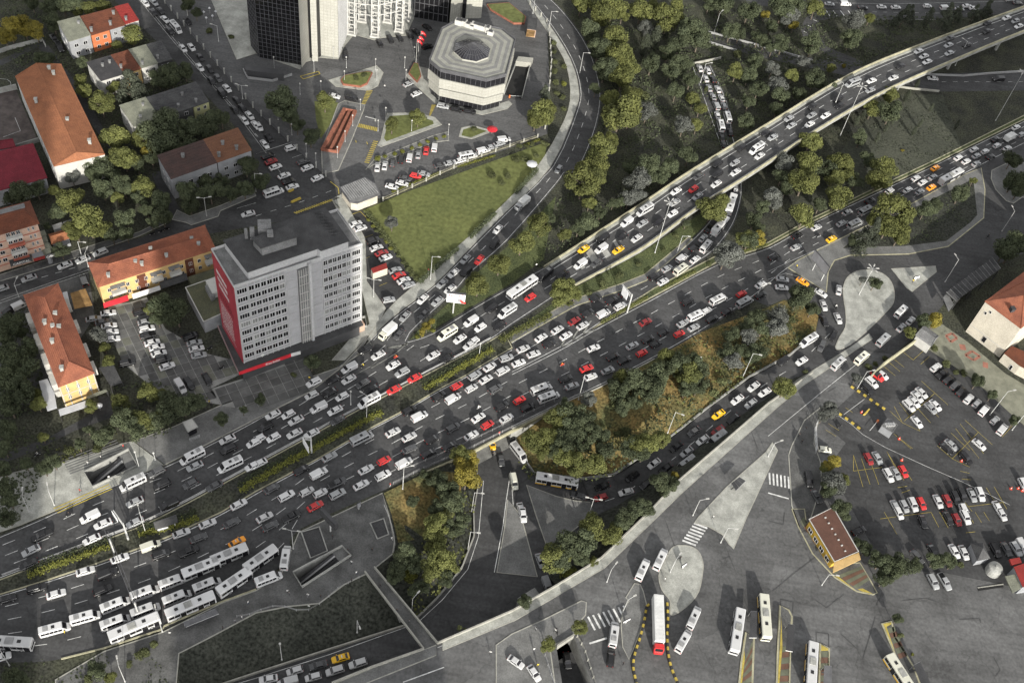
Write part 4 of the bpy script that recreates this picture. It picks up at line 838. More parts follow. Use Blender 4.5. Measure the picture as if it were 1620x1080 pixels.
# ---- labels that single each vehicle out
def ordinal(i): return {1: "first", 2: "second", 3: "third", 4: "fourth", 5: "fifth", 6: "sixth", 7: "seventh", 8: "eighth", 9: "ninth", 10: "tenth"}.get(i, "%d%s" % (i, 'th' if 10 < i % 100 < 14 else {1: 'st', 2: 'nd', 3: 'rd'}.get(i % 10, 'th')))
def vword(v):
    t = {'s': 'sedan', 'h': 'hatchback', 'u': 'suv', 'j': 'off-roader', 'v': 'van', 'm': 'minibus', 'p': 'pickup', 'b': 'bus', 'a': 'bus', 'k': 'box truck', 'T': 'trailer truck', 't': 'taxi'}[v['k']]
    return PAINTS[v['c']][0] + ' ' + t
for v in VEH:
    v['w'] = vword(v); v['rel'] = []
    ex = Vector((math.cos(v['hd']), math.sin(v['hd']), 0)); ey = Vector((-ex.y, ex.x, 0))
    for u in VEH:
        if u is v or u['zn'] != v['zn']: continue
        d = u['p'] - v['p']; a, b = d.dot(ex), d.dot(ey)
        if abs(a) < 4 and abs(b) < 4.5: v['rel'].append((d.length, "beside a " + vword(u)))
        elif abs(b) < 2 and 0 < a < 13: v['rel'].append((d.length, "behind a " + vword(u)))
        elif abs(b) < 2 and -13 < a < 0: v['rel'].append((d.length, "ahead of a " + vword(u)))
    v['rel'] = sorted(set(v['rel']))
used_l = set()
for v in VEH:
    same = [u for u in VEH if u['w'] == v['w'] and u['zn'] == v['zn']]; base = v['w'] + ' ' + v['zn']; lab = None
    if len(same) == 1: lab = base
    else:
        rels = [r_[1] for r_ in v['rel']]
        oth = [set(r_[1] for r_ in u['rel']) for u in same if u is not v]
        for r_ in rels:
            if not any(r_ in s for s in oth): lab = base + ', ' + r_; break
        if lab is None:
            for i in range(len(rels)):
                for j in range(i + 1, len(rels)):
                    if not any(rels[i] in s and rels[j] in s for s in oth) and lab is None: lab = base + ', ' + rels[i] + ' and ' + rels[j]
        if lab is None or len(lab.split()) > 16:
            s2 = sorted(same, key=lambda u: u['x']); i = s2.index(v) + 1; n_ = len(s2)
            pl = {'bus': 'buses', 'minibus': 'minibuses'}.get(v['w'].split()[-1], v['w'].split()[-1] + 's'); ws = ' '.join(v['w'].split()[:-1]) + ' ' + pl
            lab = ("%s from %s of the %s %s" % (ordinal(i), 'left', ws, v['zn'])) if i <= n_ / 2 else ("%s from %s of the %s %s" % (ordinal(n_ - i + 1), 'right', ws, v['zn']))
            lab = lab.replace("first from left of the", "leftmost of the").replace("first from right of the", "rightmost of the")
    tag(v['o'], lab, KINDS[v['k']][1], {'P': "parked vehicles ", 'B': "vehicles "}.get(v['zone'][0], "traffic ") + v['zn'])
# ================================================================== VEGETATION
def leafmat(name, c, c2, rnd=.22):
    return nm(name, c, base2=c2, rough=.85, scale=1.3, fine=.22, spec=.12, randobj=rnd, local=True)
LEAF = {'g': leafmat("leaf_olive", (.098, .104, .034), (.064, .071, .026)), 'y': leafmat("leaf_yellowing", (.165, .135, .024), (.105, .092, .024)),
        'd': leafmat("leaf_dark", (.060, .070, .038), (.038, .046, .027)), 's': leafmat("leaf_silver", (.098, .102, .092), (.06, .064, .056)),
        'c': leafmat("leaf_cypress", (.055, .062, .042), (.032, .037, .026)), 'b': leafmat("leaf_bush", (.078, .086, .038), (.05, .056, .027)),
        'n': leafmat("leaf_conifer", (.058, .065, .046), (.034, .039, .029)), 'h': leafmat("leaf_hedge", (.135, .14, .03), (.075, .08, .022))}
BARK = nm("bark", (.11, .09, .07), var=.2, scale=2, rough=1)
rg = np.random.default_rng(5)
def leaf_cloud(P_, N_, size, rng):
    """square leaves at points P_ facing roughly N_"""
    n = len(P_); d = N_ + rng.normal(0, .55, (n, 3)); d /= np.linalg.norm(d, axis=1)[:, None]
    u = np.cross(d, rng.normal(0, 1, (n, 3))); u /= np.linalg.norm(u, axis=1)[:, None] + 1e-9; w = np.cross(d, u)
    s = size * rng.uniform(.6, 1.35, (n, 1)); u = u * s; w = w * s * rng.uniform(.6, 1, (n, 1))
    V = np.stack([P_ - u - w, P_ + u - w * .6, P_ + u * .8 + w, P_ - u * .7 + w], 1).reshape(-1, 3)
    return V, np.arange(n * 4).reshape(-1, 4)
def np_mesh(name, V, F, mat):
    me = bpy.data.meshes.new(name); me.vertices.add(len(V)); me.vertices.foreach_set('co', V.astype(np.float32).ravel())
    me.loops.add(F.size); me.loops.foreach_set('vertex_index', F.astype(np.int32).ravel())
    me.polygons.add(len(F)); me.polygons.foreach_set('loop_start', np.arange(len(F), dtype=np.int32) * F.shape[1])
    me.materials.append(mat); me.update(); me.validate(); return me
def crown_points(shape, n, rng):
    if shape == 'broad':
        nl = 17; g = rng.normal(0, 1, (nl, 3)); g /= np.linalg.norm(g, axis=1)[:, None]; L_ = g * rng.uniform(.35, .72, (nl, 1)) * np.array([1, 1, .8]); r_ = rng.uniform(.26, .46, nl)
    elif shape == 'cone':
        nl = 26; t = rng.uniform(0, 1, nl); a = rng.uniform(0, 6.28, nl); q = (1 - t) * .8; L_ = np.stack([np.cos(a) * q, np.sin(a) * q, t * 2.6 - 1.0], 1); r_ = .16 + .26 * (1 - t)
    elif shape == 'cyp':
        nl = 14; t = np.linspace(0, 1, nl); L_ = np.stack([rng.normal(0, .1, nl), rng.normal(0, .1, nl), t * 4.4 - 1.2], 1); r_ = .75 * np.sin(np.pi * (t * .85 + .12)) + .2
    else:
        nl = 9; g = rng.normal(0, 1, (nl, 3)); g /= np.linalg.norm(g, axis=1)[:, None]; L_ = g * rng.uniform(.2, .6, (nl, 1)) * np.array([1, 1, .5]); r_ = rng.uniform(.36, .52, nl)
    k = rng.integers(0, nl, n); d = rng.normal(0, 1, (n, 3)); d /= np.linalg.norm(d, axis=1)[:, None]
    rad = r_[k] * (1 - .45 * rng.uniform(0, 1, n) ** 2.2)
    p = L_[k] + d * rad[:, None] * np.array([1, 1, .85])
    return p, d + np.array([0, 0, .25])
CROWNS = {}
for t in 'gydscnbh':
    CROWNS[t] = []
    for v in range({'g': 5, 'd': 5, 's': 3, 'b': 3}.get(t, 2)):
        sh = {'n': 'cone', 'c': 'cyp', 'b': 'bush', 'h': 'bush'}.get(t, 'broad'); n = {'broad': 6500, 'cone': 4200, 'cyp': 2400, 'bush': 1200}[sh]
        p, d = crown_points(sh, n, rg); V, F = leaf_cloud(p, d, {'broad': .038, 'cone': .043, 'cyp': .062, 'bush': .072}[sh], rg)
        CROWNS[t].append(np_mesh("crown", V, F, LEAF[t]))
mb = MB()
mb.tube((0, 0, 0), (.02, .01, .8), .085, .055, 7); mb.tube((.02, .01, .8), (.0, .0, 1.7), .055, .02, 6)
for k in range(6):
    a = k * 1.05; z_ = .75 + .1 * k; mb.tube((0, 0, z_), (math.cos(a) * .55, math.sin(a) * .55, z_ + .45), .035, .012, 5)
TRUNK = mesh("trunk", mb.v, mb.f, BARK, mb.m)
TREES = []
TWORD = {'g': 'olive green tree', 'y': 'yellowing tree', 'd': 'dark leafy tree', 's': 'silvery grey tree', 'c': 'slender columnar tree', 'n': 'dark conifer', 'b': 'low shrub', 'h': 'yellow green shrub'}
TD = r"""
@00 60,175,80,y 150,165,72,y 225,190,62,y 30,235,60,y 300,40,60,d 335,140,60,d 400,28,60,d 470,30,60,d 560,40,55,g 640,35,50,g 200,10,50,d 490,72,32,g 500,505,48,g 540,570,52,g 640,650,78,g 720,850,88,g 785,990,88,g 600,1040,90,d 905,880,62,g 930,955,40,y 835,570,95,n 830,205,70,g 740,280,34,g 1080,460,85,d 1050,505,62,d 1170,440,60,d 1000,490,60,d 1040,780,100,d 1010,850,115,d 1160,900,85,d 1200,800,75,d 1320,750,70,d 1290,810,80,d 1400,740,62,d 960,760,70,d 1555,1035,75,d 520,395,40,d 720,550,42,g 600,500,22,y 1180,25,50,d 1240,80,35,d 870,1040,50,d 960,1000,50,d 240,370,40,d 290,360,50,d 1330,195,30,b 1460,235,25,b
@01 170,650,100,d 120,640,60,d 215,730,60,d 260,790,50,d 345,860,62,d 435,635,62,g 1025,740,52,g 1000,725,35,g 860,785,50,g 1380,815,26,b 635,497,30,b 685,478,28,b 640,500,10,b 770,1000,24,h 817,988,18,h 875,972,18,h 928,960,20,h 987,935,18,h 1037,918,18,h 1087,895,18,h 1140,875,16,h 1192,862,18,h
@02 440,10,75,g 560,65,95,g 640,30,90,g 700,85,50,g 655,245,92,g 690,345,90,g 730,400,85,g 700,480,82,g 690,700,125,g 755,590,70,g 620,630,65,g 745,730,75,g 820,55,82,g 985,110,92,g 1015,50,70,g 1120,190,90,d 1185,235,80,d 1060,275,72,d 835,310,34,c 905,255,34,c 985,330,52,d 885,390,70,d 1000,440,62,d 1085,385,62,d 850,180,52,s 1130,500,52,d 1040,570,62,d 1150,620,50,g 1190,680,45,g 1170,790,45,g 1085,790,62,s 855,705,62,s 840,605,40,b 560,930,85,g 625,885,50,g 520,1045,95,g 860,1040,82,d 760,1065,55,d 1000,1045,62,d 1120,980,62,d 1330,15,72,d 1500,60,75,d 1385,190,62,d 1440,210,50,d 1600,90,32,y 1560,235,52,d 1420,450,55,g 1540,380,52,d 1430,340,36,b 1600,260,40,d 550,300,80,d 590,430,80,d 500,190,70,d 530,560,40,d 190,715,82,g 150,755,62,g 235,680,52,g 205,595,42,n 265,270,22,b 268,330,24,b 270,390,26,b 272,450,26,b 278,520,28,b 285,590,24,b 320,615,26,b 330,420,22,b 325,530,22,h 325,690,24,b 25,1005,34,b 80,1005,32,b 150,985,26,b 195,905,24,b 225,915,22,b 130,912,24,b 45,925,24,b 95,930,24,b 1230,560,25,b 1500,470,60,d 1560,560,60,d 1500,640,50,d 1480,760,60,d 900,30,40,g 1250,20,50,d
@03 100,45,92,d 185,20,62,d 300,45,62,g 140,100,62,s 165,160,32,y 20,165,45,d 95,270,62,d 285,275,72,d 30,300,45,d 550,130,68,s 645,110,34,g 525,240,68,d 30,430,52,s 60,540,62,s 85,600,60,d 220,390,52,s 290,390,12,c 395,430,32,g 300,490,72,d 160,470,45,g 480,420,18,y 860,110,52,n 895,90,40,n 1010,130,26,c 1130,100,52,n 1195,95,42,n 1375,85,52,n 1300,100,42,n 200,590,52,d 665,680,62,g 770,595,62,g 785,695,82,d 270,890,72,g 175,870,42,g 560,775,16,c 600,735,16,c 690,880,16,c 745,815,16,c 795,765,16,c 850,950,12,y 920,840,16,c 960,790,14,c 1030,690,14,c 1190,800,14,c 875,620,20,c 940,540,14,c 265,1040,85,g 480,1010,75,g 415,1005,50,g 740,1045,82,g 350,1060,72,d 640,1000,52,d 590,870,52,d 1550,1000,62,d 100,1025,62,s 420,560,60,d 520,580,40,d 60,690,50,d
@10 440,175,98,g 365,255,62,d 560,310,115,g 480,370,72,g 650,370,66,g 345,120,42,g 650,110,70,d 780,90,70,d 740,170,42,g 900,100,72,g 800,290,72,d 930,240,52,d 1020,190,70,d 1030,285,62,d 710,405,52,d 800,395,52,d 1190,130,82,d 1330,130,72,d 1450,130,62,d 1545,110,62,d 1200,205,62,d 120,130,82,d 60,165,52,d 230,110,62,d 385,500,52,d 300,350,26,d 960,860,56,g 1040,850,92,d 1120,900,92,d 1000,935,52,d 610,1030,62,s 60,960,82,d 40,1040,82,d 120,1010,52,d 600,20,62,d 455,35,52,s 700,25,62,d 880,170,50,d 960,330,40,d 1400,60,50,d 1300,60,50,d
@11 860,325,46,s 1540,585,74,g 1405,715,78,g 1490,25,32,b 1555,75,26,b 1590,30,30,b 30,60,55,d 710,310,16,h 740,350,18,h 765,380,18,b 795,415,20,b 825,450,18,h 855,490,20,h 900,540,20,b 935,580,22,b 960,620,22,b 985,655,20,b 1015,680,22,b 1110,955,28,y 1080,985,28,y 1050,1020,26,y 1020,1050,22,h 1120,1010,20,h
@12 450,60,115,g 520,25,80,g 490,200,48,g 470,320,72,d 420,360,50,d 180,335,80,g 60,450,82,g 330,400,42,g 800,60,82,s 880,40,52,d 960,30,62,d 740,170,62,s 795,150,52,s 700,190,40,d 1270,230,95,g 1335,190,52,g 340,740,72,g 300,800,62,g 400,775,52,g 490,770,34,b 580,720,44,b 680,660,34,b 800,590,24,b 960,500,22,b 1040,410,24,b 1100,330,26,d 1540,300,62,d 1590,230,52,d 1500,430,70,d 1370,510,92,s 1345,560,60,s 1480,420,62,g 1545,430,62,y 1250,590,22,b 1550,920,62,d 1500,985,62,d 1590,990,62,d 1400,1040,62,d 1500,1055,62,s 250,300,30,d 560,260,40,d 640,200,40,d 1560,370,50,d
@13 230,60,95,g 90,30,52,d 30,150,62,s 50,210,42,s 230,280,80,g 440,165,85,g 415,40,62,g 505,15,52,g 705,40,85,g 800,255,110,g 760,345,82,g 835,400,72,g 670,305,52,g 640,420,85,n 565,435,52,d 1000,240,62,d 1060,220,52,d 1220,140,62,d 1300,60,26,g 1560,60,72,d 1590,120,52,d 1560,480,110,d 1500,510,60,d 680,705,46,d 600,690,25,s 1060,945,62,y 985,950,52,d 905,1020,42,g 200,790,92,d 280,870,52,d 60,920,72,s 50,990,72,s 150,940,32,b 130,985,32,b 330,210,50,d 560,60,50,d 120,110,50,d
@20 660,30,36,g 690,120,42,g 930,320,62,g 1000,330,45,g 1050,345,52,d 1080,420,92,d 1160,400,82,d 1250,370,62,d 1000,480,82,d 760,380,58,g 800,500,82,d 900,500,72,g 850,560,72,d 985,490,62,g 750,450,52,d 570,410,44,g 240,390,52,g 230,330,40,g 640,600,64,d 690,560,42,d 500,650,42,d 340,760,52,d 280,800,52,d 160,770,46,d 1405,490,46,d 1538,430,30,d 60,80,102,d 130,150,92,d 60,250,102,d 150,300,82,d 60,400,92,d 180,30,72,d 40,560,72,d 30,680,52,d 30,920,72,d 60,1000,62,d 20,800,60,d 270,600,36,g 560,560,36,d 430,690,36,b 620,680,40,b
@21 1340,760,92,y 1330,860,92,y 1290,720,62,g 1150,880,72,d 1200,950,82,d 1250,1010,82,d 1080,840,40,d 1060,940,32,b 990,1010,44,d 1140,1045,62,d 350,130,52,d 240,210,22,d 30,360,42,d
@22 490,360,46,s 350,400,52,d 380,470,82,d 300,480,72,g 140,620,72,g 240,600,62,g 320,640,72,d 400,560,72,d 470,520,72,d 560,590,62,d 590,690,62,d 400,780,66,g 520,770,66,g 330,720,62,g 450,640,62,d 650,250,42,d 720,230,62,g 700,300,72,d 800,260,82,d 900,230,82,d 880,300,82,d 960,170,62,d 1000,110,62,g 1050,150,72,d 1100,200,72,g 1150,130,62,d 1200,200,62,d 1180,280,52,d 1100,300,52,d 780,380,52,d 700,420,52,d 720,570,42,b 800,650,62,g 760,680,62,d 860,640,62,g 940,620,62,g 830,710,52,d 1360,60,62,d 1450,50,52,d 1400,120,62,s 1330,250,42,b 1280,320,42,b 1500,90,52,d 1560,60,60,d 930,440,22,b 580,540,24,b 670,580,24,b 1120,320,30,b 990,360,20,b 200,700,50,g 270,690,50,d 640,400,40,b 560,660,40,b 940,880,62,d 1000,890,52,d 1030,845,26,y 780,1055,52,d 850,1040,52,d 960,940,42,d
@23 110,285,76,g 235,190,22,b 400,430,62,s 350,470,42,s 560,230,36,s 405,765,62,y 370,800,40,g 420,880,82,s 380,930,62,d 480,870,42,g 460,1050,62,d 1330,245,52,d 1420,335,34,d 1560,500,42,d 1050,40,32,b 1240,200,32,b 1130,140,34,b 1190,190,26,b 740,110,26,b 640,160,30,b 680,140,20,b
@30 600,1000,66,d 80,1040,62,d 130,1060,50,d 50,30,62,d 900,900,52,b 980,830,36,b 690,1040,42,g 560,1060,40,b 820,960,30,b
@31 1150,80,82,g 1120,180,72,g 1250,100,62,d 1300,60,62,d 1180,280,92,g 1130,370,82,g 1230,330,62,g 1200,420,62,d 960,390,62,h 920,320,72,d 960,250,72,d 1050,470,52,d 880,400,52,d 1290,730,22,b 1320,740,16,b 1000,500,40,d 1010,330,60,d
@32 330,240,92,d 280,290,82,g 430,180,82,d 390,210,82,d 500,80,82,g 640,130,62,g 590,160,52,g 360,380,62,h 720,30,62,d 680,70,52,d 520,310,30,g 230,840,54,g 430,730,50,g 80,560,52,d 300,330,60,d 440,280,50,d
@33 490,20,42,d 620,230,52,d 720,300,72,d 790,350,82,d 850,330,72,d 740,420,62,d 930,330,52,d 1060,300,52,d 1120,290,52,d 1170,320,42,d 1220,330,26,b 820,670,36,d 840,780,24,b 915,900,14,h 560,190,40,d
"""
LOWZ = [pts("@i 860,850 1085,690 1300,560 1210,640 1070,762 950,882 868,930"), pts("@i 600,780 740,715 757,770 745,870 660,980 590,900 640,850")]
mound_poly = pts("@i 815,690 950,612 1110,525 1160,560 1120,640 970,750 850,750")
def tree_ground(p, x, y):
    if inside((x, y), LOWZ[0]): return -2.6
    if inside((x, y), LOWZ[1]): return -2.0
    if inside((x, y), mound_poly): return -.8
    return 0.0
HAMR = {}
o_ = (0, 0)
for tk in TD.split():
    if tk[0] == '@': o_ = (int(tk[2]) * 405, int(tk[1]) * 270); continue
    a = tk.split(','); x, y, t = o_[0] + float(a[0]) / 4, o_[1] + float(a[1]) / 4, a[3]; rpx = float(a[2]) / 4
    g0 = tree_ground(None, x, y)
    m = pxm(P(x, y, 3 + g0)); r_ = rpx / m * ((1.32 if inside((x, y), mound_poly) or inside((x, y), LOWZ[0]) else 1.14) if t not in 'cbh' else 1.05)
    bush = t in 'bh' or r_ < 1.4 and t not in 'c'
    zc = {'c': r_ * 1.9, 'n': r_ * 1.3}.get(t, r_ * .45 if bush else r_ * .95 + 1.6) + g0
    p = P(x, y, zc)
    key = t if not bush or t in 'bh' else t
    me = R.choice(CROWNS[t if not (bush and t not in 'bh') else ('b' if t in 'dg' else t)])
    rz = R.uniform(0, 6.28); sc = (r_ * R.uniform(.92, 1.08), r_ * R.uniform(.92, 1.08), r_ * R.uniform(.85, 1.05))
    if bush:
        o = link("shrub" if t != 's' else "round_shrub", me); o.location = p; o.rotation_euler = (0, 0, rz); o.scale = sc; cat = "shrub"
    else:
        o = empty({'n': "conifer", 'c': "columnar_tree", 'g': "yellow_green_tree", 'y': "yellow_green_tree", 's': "silver_leaved_tree", 'h': "yellow_green_tree"}.get(t, "broadleaf_tree"), (p.x, p.y, g0), rz); cat = "tree"  # broadleaf trees named apart by leaf colour, species unknown
        c = link("crown", me, o); c.location = (0, 0, zc - g0); c.scale = sc
        k = link("trunk", TRUNK, o); h = max(1.0, zc - g0); k.scale = (h * .55 * (.55 if t == 'c' else 1), h * .55 * (.55 if t == 'c' else 1), h * .62)
    TREES.append(dict(o=o, x=x, y=y, t=t, cat=cat, r=r_, bush=bush))
LAND = [((90, 50), "by the three-coloured row house"), ((90, 180), "by the long orange school roof"), ((205, 100), "by the brown-bayed row house"), ((260, 165), "by the grey-roofed row house"), ((320, 235), "by the two-tone brown roof"), ((30, 380), "by the pink apartment block"), ((120, 340), "in the small street garden"), ((240, 300), "in the shaded housing garden"), ((95, 530), "by the orange hip-roofed house"), ((20, 600), "in the dark wood at the left edge"), ((235, 480), "by the tiled car park"), ((225, 650), "in the grove above the metro stairs"), ((120, 720), "on the bank by the metro stairs"), ((440, 170), "by the street fence"), ((560, 130), "on the bank forecourt"), ((650, 195), "on the planted forecourt island"), ((700, 225), "along the parking row"), ((860, 180), "by the octagonal hall's fence"), ((960, 60), "along the top of the curving road"), ((980, 160), "beside the bend of the curving road"), ((1060, 90), "in the wood above the sunken lanes"), ((1100, 170), "left of the sunken lanes"), ((1050, 260), "just above the flyover"), ((940, 260), "where the curving road straightens"), ((620, 350), "on the mown lawn"), ((630, 400), "along the car park hedge"), ((770, 430), "between curving road and highway"), ((840, 370), "on the verge below the curving road"), ((680, 525), "in the flower bed by the billboard"), ((900, 460), "on the strip right of the flyover"), ((1030, 400), "round the tall lighting mast"), ((1130, 330), "by the lanes under the flyover"), ((1170, 380), "between slip road and highway"), ((1240, 60), "at the hairpin ramp"), ((1350, 40), "inside the hairpin ramp"), ((1500, 30), "along the far top road"), ((1290, 120), "above the flyover at the right"), ((1400, 180), "on the sparse grass under the flyover"), ((1290, 270), "in the park below the flyover"), ((1390, 280), "above the eastbound highway"), ((1410, 350), "in the triangle by the side road"), ((1600, 290), "at the right edge corner"), ((1590, 400), "by the dark shelter roof"), ((1380, 450), "on the teardrop island"), ((1480, 510), "by the white shed"), ((1270, 460), "at the turn of the loop road"), ((1200, 510), "on the upper end of the mound"), ((1080, 590), "on the crest of the mound"), ((980, 640), "in the middle of the mound"), ((900, 700), "at the low end of the mound"), ((1060, 760), "on the bank below the loop road"), ((910, 870), "by the sunken lane"), ((700, 750), "beside the bridge parapet"), ((690, 850), "beside the sunken curve"), ((640, 890), "in the shade by the footbridge"), ((1240, 610), "by the bridge road's kerb"), ((1310, 660), "by the car park entrance"), ((1320, 760), "at the car park corner"), ((1560, 600), "along the school yard fence"), ((1420, 890), "behind the yellow kiosk"), ((1490, 885), "by the tiled-roof hut"), ((1420, 990), "on the bus platform tip"), ((400, 640), "on the forecourt paving"), ((100, 1070), "in the dark bottom left corner"), ((230, 1030), "by the bus stop path"), ((870, 1020), "over the short trench"), ((480, 570), "below the office block")]
for v in TREES:
    v['zn'] = min(LAND, key=lambda l: (l[0][0] - v['x']) ** 2 + (l[0][1] - v['y']) ** 2)[1]
    v['w'] = ('small ' if v['r'] < 2.2 and not v['bush'] else 'large ' if v['r'] > 4.6 else '') + (TWORD[v['t']] if not v['bush'] or v['t'] in 'bh' else TWORD[v['t']].replace('tree', 'shrub'))
for v in TREES:
    same = sorted([u for u in TREES if u['zn'] == v['zn'] and u['w'] == v['w']], key=lambda u: u['x']); n_ = len(same); i = same.index(v) + 1
    lab = v['w'] + ' ' + v['zn']
    if n_ == 2: lab = ("left" if i == 1 else "right") + " one of two " + v['w'] + 's ' + v['zn']
    elif n_ > 2: lab = "%s from left of the %ss %s" % (ordinal(i), v['w'], v['zn']) if 1 < i < n_ else ("leftmost of the " if i == 1 else "rightmost of the ") + v['w'] + 's ' + v['zn']
    tag(v['o'], lab, v['cat'], v['w'].replace('small ', '').replace('large ', '') + 's ' + v['zn'])
# hedges and ground cover that nobody could count
def scatter(name, poly, dens, size, mat, hmax, zf=lambda p: 0.0, clump=.25, kind="stuff"):
    q = np.array([(p[0], p[1]) for p in poly]); lo, hi = q.min(0), q.max(0)
    n = int((hi - lo).prod() * dens); pt = rg.uniform(lo, hi, (n, 2))
    x, y = pt[:, 0], pt[:, 1]; ins = np.zeros(n, bool)
    for i in range(len(q)):
        a, b = q[i], q[i - 1]
        c = ((a[1] > y) != (b[1] > y)) & (x < (b[0] - a[0]) * (y - a[1]) / (b[1] - a[1] + 1e-12) + a[0]); ins ^= c
    pt = pt[ins]; 
    f = np.sin(pt[:, 0] * clump * 1.7 + 1.3 * np.sin(pt[:, 1] * clump)) + np.sin(pt[:, 1] * clump * 2.1 + np.sin(pt[:, 0] * clump * 1.3)); keep = f + rg.normal(0, .6, len(pt)) > -.4
    pt = pt[keep]; f = f[keep]
    z_ = rg.uniform(.05, 1, len(pt)) * hmax * np.clip(.5 + f * .3, .15, 1.1) + np.array([zf(p) for p in pt])
    p3 = np.column_stack([pt, z_]); V, F = leaf_cloud(p3, np.tile([0, 0, 1.0], (len(pt), 1)), size, rg)
    o = link(name, np_mesh(name, V, F, mat)); o["kind"] = kind; return o
UG = dict(woods="@i 905,0 1620,35 1470,60 1340,112 1215,190 1020,310 905,390 850,425 895,280 950,215 955,120 900,20", gard="@i 0,120 60,95 150,130 215,300 260,270 400,270 330,160 240,70 170,0 0,0", left="@i 0,500 45,470 70,610 40,680 90,690 50,800 0,830", grove="@i 175,615 240,600 330,630 260,690 205,700", bankl="@i 90,710 185,665 185,700 70,745", tri="@i 1450,330 1540,285 1545,340 1500,380 1360,388", park="@i 1190,260 1390,160 1500,150 1520,235 1330,328 1190,385", botl="@i 0,1050 90,1040 230,1030 275,1075 275,1090 0,1090")
for k, d_, m_, s_, h_ in (("woods", 2.2, 'd', .30, .8), ("gard", 2.2, 'd', .28, .7), ("left", 2.5, 'd', .3, .9), ("grove", 2.5, 'd', .28, .7), ("bankl", 2.0, 'g', .22, .5), ("tri", 1.6, 'd', .25, .5), ("park", 1.2, 'c', .25, .4), ("botl", 1.8, 'd', .25, .5)):
    scatter("undergrowth", WP(UG[k]), d_, s_, LEAF[m_], h_)
MP = WP('@i 822,712 845,748 922,757 970,750 1060,692 1185,597 1250,560 1285,520 1240,480 1110,528 1035,572 950,616 890,644')
mzf = lambda p: float(np.interp(p[0], [P(845, 740).x, P(960, 690).x, P(1060, 620).x], [-5.8, -1.4, .2]))
scatter('undergrowth', MP, 1.7, .3, LEAF['d'], 1.0, mzf, .35); scatter('undergrowth', MP, 1.0, .26, LEAF['g'], 1.1, mzf, .5)
scatter('undergrowth', WP('@i 640,760 742,715 755,770 745,860 690,940 660,970 640,900 668,850'), 2.0, .28, LEAF['g'], 1.2, lambda p: -3.0, .4)
mz = lambda p: 0.0
# median hedge
hp = WP("@i 45,912 150,873 225,845 300,826 405,762 500,708 600,655 700,600 780,553"); 
def hedge(name, path, w, h, mat, n_per, label):
    pl = resample(path, .05); P3 = []
    k = int(len(pl) * .05 * n_per); idx = rg.integers(0, len(pl) - 2, k)
    for i in idx:
        d = pl[min(i + 2, len(pl) - 1)] - pl[i]; nn = Vector((-d.y, d.x, 0)).normalized()
        gap = math.sin(i * .011) + math.sin(i * .0047 + 1)
        if gap < -.75: continue
        q = pl[i] + nn * float(rg.normal(0, w * .4)); P3.append((q.x, q.y, .15 + h * float(rg.uniform(.1, 1)) * (.65 + .25 * gap)))
    P3 = np.array(P3); V, F = leaf_cloud(P3, np.tile([0, -.3, 1.0], (len(P3), 1)), .17, rg)
    o = link(name, np_mesh(name, V, F, mat)); tag(o, label, "hedge"); return o
hedge("hedge", hp, 1.25, 1.1, LEAF['h'], 48, "long yellow green hedge down the middle of the highway")
hedge("hedge", [p + Vector((-.8, 1.6, 0)) for p in hp], 1.6, .9, LEAF['d'], 40, "dark ragged hedge along the upper side of the highway median")
hedge("hedge", WP("@i 580,337 662,446"), 1.0, 1.0, LEAF['b'], 50, "clipped hedge between the lawn and the car park")
hedge("hedge", WP("@i 664,450 745,376 800,323 850,272"), 1.0, 2.0, LEAF['d'], 60, "tall dark hedge between the lawn and the curving road's sidewalk")
hedge("hedge", WP("@i 950,512 1035,464 1135,411 1215,387"), .7, .5, LEAF['g'], 40, "thin grass hedge between slip road and eastbound highway")
hedge("hedge", WP("@i 790,540 860,505 905,478"), 1.5, 1.0, LEAF['g'], 50, "low hedge beside the flyover's lower kerb")
hedge("hedge", WP("@i 620,305 700,272 780,248 855,222"), .6, .6, LEAF['h'], 40, "thin hedge between the lawn and the bank's front fence")
# ================================================================== BUILDINGS
def tile_roof(name, c, c2): return nm(name, c, base2=c2, rough=.9, scale=.35, fine=.16, spec=.15, bump=.3)
RF_OR = tile_roof("roof_orange", (.235, .098, .050), (.180, .075, .040)); RF_RED = tile_roof("roof_tile_red", (.235, .088, .052), (.165, .062, .040)); RF_BR = tile_roof("roof_brown", (0.124, 0.045, 0.026), (0.087, 0.034, 0.022))
RF_RD2 = tile_roof("roof_red_sheet", (0.211, 0.028, 0.025), (0.167, 0.025, 0.022)); RF_DK = tile_roof("roof_dark", (0.048, 0.046, 0.048), (0.032, 0.032, 0.034)); RF_PL = tile_roof("roof_pale_felt", (0.176, 0.180, 0.140), (0.120, 0.124, 0.100)); RF_GT = tile_roof("roof_grey_tile", (0.068, 0.068, 0.068), (0.040, 0.040, 0.042))
RF_DB = tile_roof("roof_dull_brown", (0.062, 0.038, 0.034), (0.043, 0.031, 0.029)); RF_CRIM = tile_roof("roof_crimson", (0.136, 0.019, 0.028), (0.099, 0.015, 0.022)); RF_CONC = tile_roof("roof_concrete", (0.168, 0.168, 0.168), (0.104, 0.104, 0.104)); RF_BIT = tile_roof("roof_bitumen", (.058, .058, .059), (.040, .040, .041))
W_WH = nm("wall_white", (.36, .355, .335), var=.06, fine=.08); W_GR = nm("wall_grey", (.21, .215, .225), var=.08); W_OR = nm("wall_orange", (.38, .12, .05), var=.08); W_YE = nm("wall_yellow", (.44, .30, .13), var=.08); W_PK = nm("wall_pink", (.36, .25, .19), var=.08, fine=.1)
W_PB = nm("wall_red_panel", (.30, .09, .06)); W_CR = nm("wall_cream", (.42, .385, .32), var=.07, fine=.08, scale=.2); W_OL = nm("wall_olive", (.30, .30, .16)); W_OF = nm("wall_office", (.33, .33, .33), var=.05, scale=.15, fine=.06); W_OF2 = nm("wall_office_panel", (.27, .27, .275), var=.05)
